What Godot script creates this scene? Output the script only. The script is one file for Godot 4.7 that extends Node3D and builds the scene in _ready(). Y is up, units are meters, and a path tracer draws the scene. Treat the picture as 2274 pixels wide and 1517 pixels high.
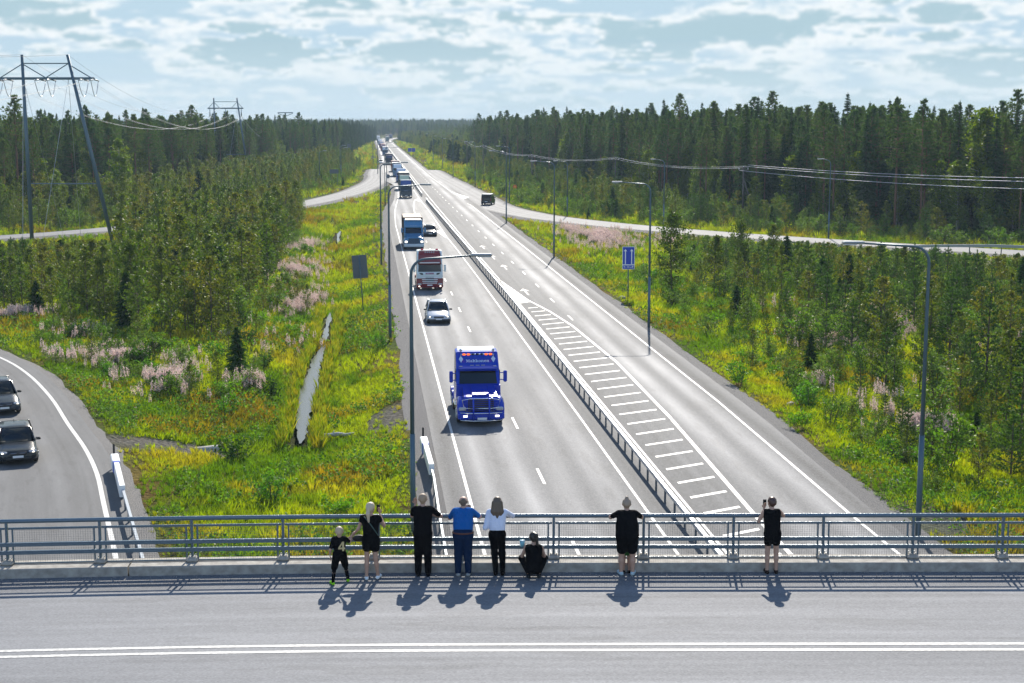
extends Node3D
# A bridge over a dual carriageway in a forest: y up, metres, road level at y = 0.
# "d" is the distance ahead of the bridge's lookout (z = -d); the main road runs at a slight slant: x = o - S * d.

const S := 0.0955
const DECK := 6.2
var M := {}
var taken := {}
var rng := RandomNumberGenerator.new()
var nz := FastNoiseLite.new()

# ---------------------------------------------------------------- naming and adding
func numbered(called: String) -> String:
	if not taken.has(called):
		taken[called] = 0
		return called
	taken[called] += 1
	return "%s_%03d" % [called, taken[called]]

func tag(o: Node, label: String, category: String, group := "", kind := "") -> Node:
	if label: o.set_meta("label", label)
	if category: o.set_meta("category", category)
	if group: o.set_meta("group", group)
	if kind: o.set_meta("kind", kind)
	return o

func thing(called: String, label: String, category: String, at := Vector3.ZERO, turn := 0.0, group := "") -> Node3D:
	var o := Node3D.new()
	o.name = numbered(called)
	add_child(o)
	o.position = at
	o.rotation.y = turn
	tag(o, label, category, group)
	return o

func part(called: String, mesh: Mesh, m: Material, parent: Node, at := Vector3.ZERO, rot := Vector3.ZERO) -> MeshInstance3D:
	var o := MeshInstance3D.new()
	o.name = called
	o.mesh = mesh
	if m: o.material_override = m
	o.position = at
	o.rotation = rot
	o.cast_shadow = GeometryInstance3D.SHADOW_CASTING_SETTING_ON
	parent.add_child(o, true)
	return o

func single(called: String, mesh: Mesh, m: Material, label: String, category: String, group := "", kind := "") -> MeshInstance3D:
	var o := part(numbered(called), mesh, m, self)
	tag(o, label, category, group, kind)
	return o

func structure(called: String, mesh: Mesh, m: Material) -> MeshInstance3D:
	var o := part(numbered(called), mesh, m, self)
	o.set_meta("kind", "structure")
	return o

# ---------------------------------------------------------------- shapes
func begin(smooth := false) -> SurfaceTool:
	var st := SurfaceTool.new()
	st.begin(Mesh.PRIMITIVE_TRIANGLES)
	st.set_smooth_group(0 if smooth else -1)
	return st

func finish(st: SurfaceTool) -> ArrayMesh:
	st.generate_normals()
	return st.commit()

func tri(st: SurfaceTool, a: Vector3, b: Vector3, c: Vector3) -> void:
	st.add_vertex(a); st.add_vertex(b); st.add_vertex(c)

func quad(st: SurfaceTool, a: Vector3, b: Vector3, c: Vector3, d: Vector3) -> void:
	# seen from the front a b c d run clockwise
	st.add_vertex(a); st.add_vertex(b); st.add_vertex(c)
	st.add_vertex(a); st.add_vertex(c); st.add_vertex(d)

func hexa(st: SurfaceTool, p: Array) -> void:
	# p: four bottom corners, four top corners, both counter-clockwise seen from above
	quad(st, p[0], p[1], p[2], p[3])
	quad(st, p[7], p[6], p[5], p[4])
	for i in 4:
		var j := (i + 1) % 4
		quad(st, p[i], p[i + 4], p[j + 4], p[j])

func box(st: SurfaceTool, c: Vector3, s: Vector3, b := Basis.IDENTITY) -> void:
	var h := s / 2
	var p := []
	for y in [-1, 1]:
		for q in [[-1, 1], [1, 1], [1, -1], [-1, -1]]:
			p.append(c + b * Vector3(q[0] * h.x, y * h.y, q[1] * h.z))
	hexa(st, p)

func bevel_box(st: SurfaceTool, c: Vector3, s: Vector3, r: float, b := Basis.IDENTITY) -> void:
	# box with chamfered edges all round: three stacked octagon rings
	var h := s / 2
	var rings := []
	for lv in [[-h.y, r], [-h.y + r, 0.0], [h.y - r, 0.0], [h.y, r]]:
		var i: float = lv[1]
		var ring := []
		for q in [[h.x - i, h.z - r - i], [h.x - r - i, h.z - i], [-h.x + r + i, h.z - i], [-h.x + i, h.z - r - i], [-h.x + i, -h.z + r + i], [-h.x + r + i, -h.z + i], [h.x - r - i, -h.z + i], [h.x - i, -h.z + r + i]]:
			ring.append(c + b * Vector3(q[0], lv[0], q[1]))
		rings.append(ring)
	loft(st, rings, true)

func loft(st: SurfaceTool, rings: Array, caps := true) -> void:
	# rings of equal size, each clockwise seen from the side the loft grows towards
	for i in rings.size() - 1:
		var a: Array = rings[i]
		var b: Array = rings[i + 1]
		var n := a.size()
		for k in n:
			var l := (k + 1) % n
			quad(st, a[k], b[k], b[l], a[l])
	if caps:
		var f: Array = rings[0]
		var g: Array = rings[-1]
		for k in range(1, f.size() - 1):
			tri(st, f[0], f[k], f[k + 1])
			tri(st, g[0], g[k + 1], g[k])

func tube(st: SurfaceTool, pts: Array, radii: Array, sides := 6, caps := true) -> void:
	var rings := []
	var up := Vector3.UP
	for i in pts.size():
		var t: Vector3 = (pts[mini(i + 1, pts.size() - 1)] - pts[maxi(i - 1, 0)]).normalized()
		if absf(t.dot(up)) > 0.95: up = Vector3.RIGHT
		var u := t.cross(up).normalized()
		up = u.cross(t).normalized()
		var ring := []
		var r: float = radii[mini(i, radii.size() - 1)]
		for k in sides:
			var a := -TAU * k / sides
			ring.append(pts[i] + (u * cos(a) + up * sin(a)) * r)
		rings.append(ring)
	loft(st, rings, caps)

func rod(st: SurfaceTool, a: Vector3, b: Vector3, r: float, sides := 6) -> void:
	tube(st, [a, b], [r, r], sides)

func bar(st: SurfaceTool, a: Vector3, b: Vector3, w: float, h: float) -> void:
	# a square bar from a to b, w wide sideways, h high
	var t := (b - a).normalized()
	var s := t.cross(Vector3.UP)
	s = Vector3.RIGHT if s.length() < 0.01 else s.normalized()
	box(st, (a + b) / 2, Vector3(w, h, a.distance_to(b)), Basis(s, s.cross(t).normalized(), -t))

func ellipsoid(st: SurfaceTool, c: Vector3, r: Vector3, n := 8, m := 6) -> void:
	var rings := []
	for i in range(1, m):
		var a := PI * i / m - PI / 2
		var ring := []
		for k in n:
			var f := -TAU * k / n
			ring.append(c + Vector3(cos(a) * cos(f) * r.x, sin(a) * r.y, -cos(a) * sin(f) * r.z))
		rings.append(ring)
	loft(st, rings, true)

func extrude(st: SurfaceTool, poly: PackedVector2Array, depth: float, xf := Transform3D.IDENTITY) -> void:
	# poly in the xy plane, thickness along z from -depth/2 to depth/2
	var p := poly
	if Geometry2D.is_polygon_clockwise(p): p.reverse()
	var ids := Geometry2D.triangulate_polygon(p)
	for i in range(0, ids.size(), 3):
		var a := p[ids[i]]; var b := p[ids[i + 1]]; var c := p[ids[i + 2]]
		if (b - a).cross(c - a) < 0:
			var s := b; b = c; c = s
		tri(st, xf * Vector3(a.x, a.y, depth / 2), xf * Vector3(c.x, c.y, depth / 2), xf * Vector3(b.x, b.y, depth / 2))
		tri(st, xf * Vector3(a.x, a.y, -depth / 2), xf * Vector3(b.x, b.y, -depth / 2), xf * Vector3(c.x, c.y, -depth / 2))
	for i in p.size():
		var a := p[i]; var b := p[(i + 1) % p.size()]
		quad(st, xf * Vector3(a.x, a.y, depth / 2), xf * Vector3(b.x, b.y, depth / 2), xf * Vector3(b.x, b.y, -depth / 2), xf * Vector3(a.x, a.y, -depth / 2))

func lettering(words: String, height: float, m: Material, parent: Node, at: Vector3, turn := 0.0, tilt := 0.0, serif := false) -> void:
	var t := TextMesh.new()
	var f := SystemFont.new()
	f.font_names = PackedStringArray(["Droid Serif" if serif else "Droid Sans"])
	f.font_italic = serif
	f.font_weight = 700
	t.font = f
	t.text = words
	t.font_size = 64
	t.pixel_size = height / 46.0
	t.depth = 0.012
	part("lettering", t, m, parent, at, Vector3(tilt, turn, 0))

# ---------------------------------------------------------------- materials
func mat(c: Color, rough := 0.8, metal := 0.0) -> StandardMaterial3D:
	# c holds linear (real-world) base colours
	var m := StandardMaterial3D.new()
	m.albedo_color = c.linear_to_srgb()
	m.roughness = rough
	m.metallic = metal
	return m

func noise_tex(freq: float, lo: Color, hi: Color, size := 512, sd := 1, mid := Color(-1, 0, 0)) -> ImageTexture:
	# tiling noise between colours given linear; worked out at once
	var n := FastNoiseLite.new()
	n.seed = sd
	n.noise_type = FastNoiseLite.TYPE_SIMPLEX_SMOOTH
	n.frequency = freq
	n.fractal_octaves = 5
	var im := n.get_seamless_image(size, size)
	im.convert(Image.FORMAT_L8)
	var src := im.get_data()
	var lut := []
	for i in 256:
		var t := i / 255.0
		var c := lo.lerp(hi, t)
		if mid.r >= 0: c = lo.lerp(mid, t * 2) if t < 0.5 else mid.lerp(hi, t * 2 - 1)
		lut.append(c.linear_to_srgb())
	var out := PackedByteArray()
	out.resize(size * size * 3)
	var bytes := PackedByteArray()
	for c: Color in lut:
		bytes.append_array(PackedByteArray([c.r8, c.g8, c.b8]))
	for i in src.size():
		var k := src[i] * 3
		out[i * 3] = bytes[k]; out[i * 3 + 1] = bytes[k + 1]; out[i * 3 + 2] = bytes[k + 2]
	return ImageTexture.create_from_image(Image.create_from_data(size, size, false, Image.FORMAT_RGB8, out))

func bump(freq: float, strength: float, size := 256, sd := 3) -> ImageTexture:
	var n := FastNoiseLite.new()
	n.seed = sd
	n.noise_type = FastNoiseLite.TYPE_SIMPLEX_SMOOTH
	n.frequency = freq
	n.fractal_octaves = 4
	var im := n.get_seamless_image(size, size)
	im.convert(Image.FORMAT_L8)
	im.bump_map_to_normal_map(strength)
	return ImageTexture.create_from_image(im)

func world_mapped(m: StandardMaterial3D, scale: float) -> StandardMaterial3D:
	m.uv1_triplanar = true
	m.uv1_world_triplanar = true
	m.uv1_scale = Vector3.ONE * scale
	return m

func leaf(c: Color, through: Color, rough := 0.55) -> StandardMaterial3D:
	var m := mat(Color.WHITE, rough)
	m.vertex_color_use_as_albedo = true
	m.albedo_color = c.linear_to_srgb()
	m.metallic_specular = 0.3
	m.backlight_enabled = true
	m.backlight = through.linear_to_srgb()
	m.cull_mode = BaseMaterial3D.CULL_DISABLED
	return m

func asphalt(width_m: float, length_m: float, tracks: Array, base: float, sd: int, patches := 0.0) -> StandardMaterial3D:
	# u runs over the whole width, v repeats along the road; tracks: where tyres have polished the stone lighter (share of width)
	var w := 512; var h := 1024
	var n := FastNoiseLite.new(); n.seed = sd; n.frequency = 0.011; n.fractal_octaves = 4
	var fine := FastNoiseLite.new(); fine.seed = sd + 7; fine.frequency = 0.35; fine.fractal_octaves = 2
	var band := FastNoiseLite.new(); band.seed = sd + 3; band.frequency = 0.02; band.fractal_octaves = 3
	var col := PackedByteArray(); col.resize(w * h * 3)
	var rgh := PackedByteArray(); rgh.resize(w * h)
	var prof := PackedFloat32Array()
	for x in w:
		var t := 0.0
		for c: Array in tracks:
			var e: float = (float(x) / w - c[0]) * width_m / c[1]
			t += exp(-e * e) * c[2]
		prof.append(t + band.get_noise_1d(x * 1.6) * 0.25)
	for y in h:
		var a := TAU * y / h
		for x in w:
			var soft := n.get_noise_3d(x * 0.9, cos(a) * 45.0, sin(a) * 45.0)
			var gr := fine.get_noise_2d(x * 3.1, y * 3.1)
			var streak := band.get_noise_3d(x * 2.2, cos(a) * 9.0, sin(a) * 9.0)
			var t := prof[x] * (0.8 + 0.6 * soft) + soft * 0.22 + streak * 0.3
			var v := base * (1.0 + 0.55 * t + 0.34 * gr)
			# oil stains and lighter repairs
			var stain := n.get_noise_3d(x * 2.6 + 400, cos(a) * 120.0, sin(a) * 120.0)
			v *= 1.0 - 0.13 * smoothstep(0.24, 0.42, stain) + 0.06 * smoothstep(0.28, 0.4, -stain)
			v = clampf(v, 0.02, 0.5)
			var s := pow(v, 1 / 2.2)
			var i := (y * w + x) * 3
			col[i] = clampi(int(s * 250), 0, 255)
			col[i + 1] = clampi(int(s * 255), 0, 255)
			col[i + 2] = clampi(int(s * 264), 0, 255)
			rgh[y * w + x] = clampi(int((0.8 - 0.05 * t - 0.05 * gr) * 255), 60, 255)
	var m := StandardMaterial3D.new()
	m.albedo_texture = ImageTexture.create_from_image(Image.create_from_data(w, h, false, Image.FORMAT_RGB8, col))
	m.roughness_texture = ImageTexture.create_from_image(Image.create_from_data(w, h, false, Image.FORMAT_L8, rgh))
	m.roughness = 1.0
	m.metallic_specular = 0.4
	return m

func make_materials() -> void:
	M.steel = mat(Color(0.42, 0.44, 0.46), 0.38, 0.75)
	M.rail = mat(Color(0.36, 0.39, 0.43), 0.36, 0.45)
	M.post = mat(Color(0.09, 0.11, 0.13), 0.5, 0.3)
	M.bridge_steel = mat(Color(0.1, 0.145, 0.185), 0.3, 0.25)
	M.bridge_steel.normal_enabled = true
	M.bridge_steel.normal_texture = bump(0.04, 2.0)
	world_mapped(M.bridge_steel, 1.5)
	M.lamp = mat(Color(0.075, 0.125, 0.155), 0.42, 0.3)
	M.lamp_head = mat(Color(0.3, 0.32, 0.33), 0.35, 0.5)
	M.diffuser = mat(Color(0.75, 0.77, 0.78), 0.2)
	M.concrete = mat(Color.WHITE, 0.85)
	M.concrete.albedo_texture = noise_tex(0.02, Color(0.20, 0.185, 0.165), Color(0.42, 0.40, 0.36), 512, 5)
	world_mapped(M.concrete, 0.35)
	M.paint = mat(Color.WHITE, 0.6)
	M.paint.albedo_texture = noise_tex(0.05, Color(0.26, 0.26, 0.255), Color(0.68, 0.68, 0.66), 256, 9)
	world_mapped(M.paint, 0.6)
	M.worn_paint = mat(Color.WHITE, 0.6)
	M.worn_paint.albedo_texture = noise_tex(0.03, Color(0.1, 0.1, 0.1), Color(0.3, 0.3, 0.295), 256, 19)
	world_mapped(M.worn_paint, 0.5)
	M.gravel = mat(Color.WHITE, 0.9)
	M.gravel.albedo_texture = noise_tex(0.09, Color(0.03, 0.03, 0.034), Color(0.17, 0.165, 0.165), 512, 11)
	M.gravel.normal_enabled = true
	M.gravel.normal_texture = bump(0.12, 6.0)
	world_mapped(M.gravel, 0.45)
	M.soil = mat(Color.WHITE, 0.95)
	M.soil.metallic_specular = 0.12
	M.soil.vertex_color_use_as_albedo = true
	M.soil.albedo_texture = noise_tex(0.045, Color(0.25, 0.25, 0.22), Color(1.0, 1.0, 0.92), 512, 13)
	M.soil.normal_enabled = true
	M.soil.normal_texture = bump(0.06, 8.0, 512)
	world_mapped(M.soil, 0.11)
	M.water = mat(Color(0.012, 0.018, 0.02), 0.2)
	M.water.metallic_specular = 1.0
	M.water.normal_enabled = true
	M.water.normal_texture = bump(0.03, 1.5)
	M.water.normal_scale = 0.35
	world_mapped(M.water, 0.6)
	M.bark = mat(Color.WHITE, 0.9)
	M.bark.albedo_texture = noise_tex(0.06, Color(0.03, 0.024, 0.02), Color(0.16, 0.11, 0.08), 256, 15)
	world_mapped(M.bark, 0.8)
	M.pine_bark = mat(Color.WHITE, 0.9)
	M.pine_bark.albedo_texture = noise_tex(0.05, Color(0.06, 0.035, 0.025), Color(0.3, 0.15, 0.08), 256, 16)
	world_mapped(M.pine_bark, 0.8)
	M.birch_bark = mat(Color.WHITE, 0.8)
	M.birch_bark.albedo_texture = noise_tex(0.05, Color(0.1, 0.09, 0.08), Color(0.62, 0.6, 0.55), 256, 17)
	world_mapped(M.birch_bark, 1.2)
	# light that passes through leaves comes out yellower
	M.spruce = leaf(Color(1, 1, 1), Color(0.6, 0.7, 0.25), 0.7)
	M.pine = leaf(Color(1, 1, 1), Color(0.8, 0.9, 0.3), 0.65)
	M.birch = leaf(Color(1, 1, 1), Color(0.86, 0.95, 0.2), 0.55)
	M.willow = leaf(Color(1, 1, 1), Color(0.8, 1.0, 0.22), 0.55)
	M.grass = leaf(Color(1, 1, 1), Color(0.95, 1.0, 0.12), 0.65)
	M.plume = leaf(Color(1, 1, 1), Color(0.8, 0.7, 0.66), 0.85)
	M.wood = mat(Color(0.11, 0.09, 0.075), 0.9)
	M.wire = mat(Color(0.6, 0.6, 0.61), 0.6, 0.0)
	M.dark = mat(Color(0.012, 0.013, 0.015), 0.6)
	M.rubber = mat(Color(0.018, 0.018, 0.019), 0.85)
	M.chrome = mat(Color(0.75, 0.76, 0.78), 0.12, 1.0)
	M.glass = mat(Color(0.008, 0.011, 0.013), 0.05)
	M.glass.metallic_specular = 0.42
	M.plate = mat(Color(0.7, 0.71, 0.72), 0.4)
	M.amber = mat(Color(0.9, 0.28, 0.02), 0.25)
	M.amber.emission_enabled = true; M.amber.emission = Color(1.0, 0.42, 0.08); M.amber.emission_energy_multiplier = 0.6
	M.head = mat(Color(0.8, 0.82, 0.85), 0.1)
	M.head.emission_enabled = true; M.head.emission = Color(1.0, 0.95, 0.85); M.head.emission_energy_multiplier = 1.6
	M.lens = mat(Color(0.45, 0.47, 0.5), 0.08, 0.3)
	M.white = mat(Color(0.78, 0.79, 0.8), 0.35)
	M.sign_blue = mat(Color(0.004, 0.045, 0.42), 0.4)
	M.sign_back = mat(Color(0.1, 0.12, 0.14), 0.5, 0.4)
	M.rock = mat(Color.WHITE, 0.85)
	M.rock.albedo_texture = noise_tex(0.04, Color(0.09, 0.09, 0.1), Color(0.34, 0.33, 0.33), 256, 23)
	world_mapped(M.rock, 0.9)

func paint_mat(c: Color, rough := 0.28, metal := 0.0) -> StandardMaterial3D:
	var m := mat(c, rough, metal)
	m.clearcoat_enabled = true
	m.metallic_specular = 0.4
	m.clearcoat = 0.3
	m.clearcoat_roughness = 0.06
	return m

# ---------------------------------------------------------------- sky
func sky_panorama() -> ImageTexture:
	# broken cloud all round: pale blue gaps, white rims, blue-grey cloud bases
	var w := 4096; var h := 2048
	var big := FastNoiseLite.new(); big.seed = 41; big.frequency = 1.0; big.fractal_octaves = 6; big.fractal_gain = 0.46
	var sm := FastNoiseLite.new(); sm.seed = 77; sm.frequency = 1.0; sm.fractal_octaves = 4
	var bil := FastNoiseLite.new(); bil.seed = 15; bil.frequency = 1.0; bil.fractal_type = FastNoiseLite.FRACTAL_RIDGED; bil.fractal_octaves = 5
	var rows := {}
	# thin cloud glows round the sun, which stands five degrees right of straight ahead
	var sun_az := PI + deg_to_rad(5.0)
	var top := Color(0.27, 0.46, 0.72)
	var low := Color(0.74, 0.84, 0.905)
	var rim := Color(0.955, 0.975, 0.985)
	var base := Color(0.68, 0.79, 0.84)
	var pale := Color(0.83, 0.90, 0.935)
	for y in h / 2:
		var el := (0.5 - (y + 0.5) / h) * 180.0
		var step := 1 if el < 13.0 else 4
		if step == 4 and y % 4 != 0:
			continue
		# cloud layers lie flat: seen near the horizon they close up into bands
		var v := 7.2 * log(1.0 + el * 0.42)
		var haze := clampf(1.0 - el / 3.0, 0, 1)
		# the cover thins overhead into clear blue, as the blue shadows tell
		var air := low.lerp(top, smoothstep(3.0, 45.0, el))
		var thin := 0.34 * smoothstep(7.0, 38.0, el)
		var row := PackedByteArray()
		row.resize(w * 3)
		var spread := 12.5 / (1.0 + el * 0.07)
		for x in range(0, w, step):
			var az := TAU * ((x + 0.5) / w)
			var px := cos(az) * spread
			var pz := sin(az) * spread
			var wx := sm.get_noise_3d(px * 1.6, v * 0.8, pz * 1.6) * 0.45
			var d := big.get_noise_3d(px * 0.62 + wx, v * 0.22 + wx, pz * 0.62 + wx) + 0.25 * sm.get_noise_3d(px * 0.22, v * 0.16 + 4.0, pz * 0.22)
			var puff := 0.25 - 0.6 * bil.get_noise_3d(px * 1.7 + wx, v * 0.45 + 9.0, pz * 1.7)
			var t := d + 0.2 * puff + 0.08 - thin
			var c := air.lerp(rim, smoothstep(-0.22, 0.13, t))
			c = c.lerp(base, smoothstep(0.09, 0.3, t) * 0.95)
			c = c.lerp(pale, haze * 0.85)
			var lin := c.srgb_to_linear()
			var ca := cos(deg_to_rad(el)) * 0.8192 * cos(az - sun_az) + sin(deg_to_rad(el)) * 0.5736
			var off := rad_to_deg(acos(clampf(ca, -1, 1)))
			lin = lin * (0.42 * (1.0 + 1.15 * exp(-off * off / 800.0)))
			lin = lin.clamp()
			c = lin.linear_to_srgb()
			var r := c.r8; var g := c.g8; var b := c.b8
			for k in step:
				var i := (x + k) * 3
				row[i] = r; row[i + 1] = g; row[i + 2] = b
		for k in step:
			if y + k < h / 2: rows[y + k] = row
	var full := PackedByteArray()
	var last: PackedByteArray
	for y in h / 2:
		last = rows[y]
		full.append_array(last)
	var ground := PackedByteArray(); ground.resize(w * 3)
	for x in w:
		ground[x * 3] = 55; ground[x * 3 + 1] = 62; ground[x * 3 + 2] = 55
	for y in h / 2:
		full.append_array(ground)
	return ImageTexture.create_from_image(Image.create_from_data(w, h, false, Image.FORMAT_RGB8, full))

func camera_sky_sun() -> void:
	var cam := Camera3D.new()
	cam.name = "camera"
	add_child(cam)
	cam.position = Vector3(0, 16, 0)
	cam.rotation_degrees = Vector3(-8.396, 0, 0)
	cam.fov = 25.6636
	cam.near = 0.5
	cam.far = 9000
	cam.current = true
	var env := Environment.new()
	env.background_mode = Environment.BG_SKY
	var pm := PanoramaSkyMaterial.new()
	pm.panorama = sky_panorama()
	pm.energy_multiplier = 1.52
	var sky := Sky.new()
	sky.sky_material = pm
	env.sky = sky
	env.ambient_light_source = Environment.AMBIENT_SOURCE_SKY
	env.tonemap_mode = Environment.TONE_MAPPER_LINEAR
	env.tonemap_exposure = 1.65
	env.sdfgi_enabled = true
	env.ssao_enabled = true
	env.ssil_enabled = true
	env.fog_enabled = true
	env.fog_density = 0.00017
	env.fog_light_color = Color(0.80, 0.89, 0.97)
	var we := WorldEnvironment.new()
	we.name = "world"
	we.environment = env
	add_child(we)
	var sun := DirectionalLight3D.new()
	sun.name = "sun"
	sun.light_color = Color(1.0, 0.965, 0.91)
	sun.light_energy = 1.6
	sun.light_angular_distance = 0.55
	sun.shadow_enabled = true
	add_child(sun)
	# high ahead of the lookout, a little to the right: shadows fall back towards it
	sun.rotation_degrees = Vector3(-35.0, 180.0 - 5.0, 0)

# ---------------------------------------------------------------- lie of the land
const LEFT_EDGE := [[3.05, -60], [3.05, 200], [3.1, 231], [3.5, 266], [4.2, 283], [5.2, 305], [6.1, 340], [6.4, 373], [5.7, 387], [4.6, 398], [4.2, 455], [4.6, 540], [5.4, 570], [6.0, 860], [6.0, 1700]]
const RIGHT_EDGE := [[20.6, -60], [20.7, 60], [21.3, 80], [21.3, 280], [20.8, 300], [19.6, 380], [19.0, 430], [18.8, 553], [18.2, 900], [18.0, 1700]]
const LEFT_RAMP := [[-44.0, 500], [-40.5, 455], [-37.6, 425], [-35.7, 387], [-35.6, 345], [-37.5, 315], [-41, 288], [-47.5, 258], [-58.5, 226], [-71, 207], [-90, 190], [-125, 172]]
const RIGHT_RAMP := [[-27.5, 490], [-21, 430], [-15.8, 386.5], [-10.4, 340], [-4.2, 287], [1.0, 264], [6.4, 248.5], [16.5, 230.5], [27, 216.5], [37.5, 205], [48.5, 194.5], [62.5, 182], [80, 166], [115, 134]]
const LOOP := [[-88, 140], [-70, 130], [-56, 120], [-46, 109.5], [-38.4, 99.5], [-34.4, 93.0], [-30.4, 84.8], [-27.1, 77.0], [-24.5, 71.0], [-22.5, 65.8], [-20.7, 60.3], [-18.0, 52.0], [-14.2, 40.0], [-8.5, 20.0], [1, -15]]
const DITCH := [[-30.5, 250], [-27.1, 233.4], [-20.5, 172], [-16.5, 136], [-14.6, 118], [-14.1, 107.3], [-12.9, 94.5], [-11.6, 81.0], [-11.2, 77.0]]

func at_o(table: Array, d: float) -> float:
	for i in table.size() - 1:
		if d <= table[i + 1][1]:
			var t: float = clampf((d - table[i][1]) / (table[i + 1][1] - table[i][1]), 0, 1)
			return lerpf(table[i][0], table[i + 1][0], t)
	return table[-1][0]

func bend(d: float) -> float:
	return 0.00017 * pow(maxf(d - 1140.0, 0), 2)

func road(o: float, d: float, y := 0.0) -> Vector3:
	return Vector3(o - S * d + bend(d), y, -d)

func line_distance(line: Array, x: float, d: float) -> float:
	var best := 1e9
	for i in line.size() - 1:
		var ax: float = line[i][0]; var ay: float = line[i][1]
		var bx: float = line[i + 1][0] - ax; var by: float = line[i + 1][1] - ay
		var t := clampf(((x - ax) * bx + (d - ay) * by) / (bx * bx + by * by), 0, 1)
		var ex := x - ax - bx * t; var ey := d - ay - by * t
		best = minf(best, ex * ex + ey * ey)
	return sqrt(best)

const GX0 := -112.0
const GX1 := 122.0
const GD0 := 14.0
const GD1 := 520.0
const GS := 1.3
var gw := 0
var gh := 0
var clear := PackedFloat32Array()    # metres to the nearest road edge
var wet := PackedFloat32Array()      # metres to the ditch

func survey() -> void:
	gw = int((GX1 - GX0) / GS) + 1
	gh = int((GD1 - GD0) / GS) + 1
	clear.resize(gw * gh); wet.resize(gw * gh)
	for j in gh:
		var d := GD0 + j * GS
		var lo := at_o(LEFT_EDGE, d); var ro := at_o(RIGHT_EDGE, d)
		for i in gw:
			var x := GX0 + i * GS
			var o := x + S * d
			var c := maxf(lo - o, o - ro)
			if d > 120: c = minf(c, line_distance(LEFT_RAMP, x, d) - 3.4)
			if d > 100: c = minf(c, line_distance(RIGHT_RAMP, x, d) - 3.9)
			if d < 150 and x < 30: c = minf(c, line_distance(LOOP, x, d) - 4.3)
			clear[j * gw + i] = c
			wet[j * gw + i] = line_distance(DITCH, x, d) if x < 5 else 60.0

func look(field: PackedFloat32Array, x: float, d: float) -> float:
	var fx := clampf((x - GX0) / GS, 0, gw - 1.001)
	var fy := clampf((d - GD0) / GS, 0, gh - 1.001)
	var i := int(fx); var j := int(fy)
	var u := fx - i; var v := fy - j
	var k := j * gw + i
	return lerpf(lerpf(field[k], field[k + 1], u), lerpf(field[k + gw], field[k + gw + 1], u), v)

func off_road(x: float, d: float) -> float:
	if d > GD1 or x < GX0 or x > GX1 or d < GD0:
		var o := x + S * d - bend(d)
		return maxf(at_o(LEFT_EDGE, d) - o, o - at_o(RIGHT_EDGE, d))
	return look(clear, x, d)

func ground_at(x: float, d: float) -> float:
	var c := off_road(x, d)
	var y := -0.24 - 0.42 * smoothstep(0.5, 6.5, c)
	y += nz.get_noise_2d(x * 1.0, d * 1.0) * 0.38 * smoothstep(1.0, 8.0, c)
	if d < GD1 and d > GD0 and x > GX0 and x < 5:
		var w := look(wet, x, d)
		if w < 7: y = lerpf(-1.62, y, smoothstep(0.45, 6.0, w))
	return y + 4.5 * smoothstep(1350.0, 1700.0, d)

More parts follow.
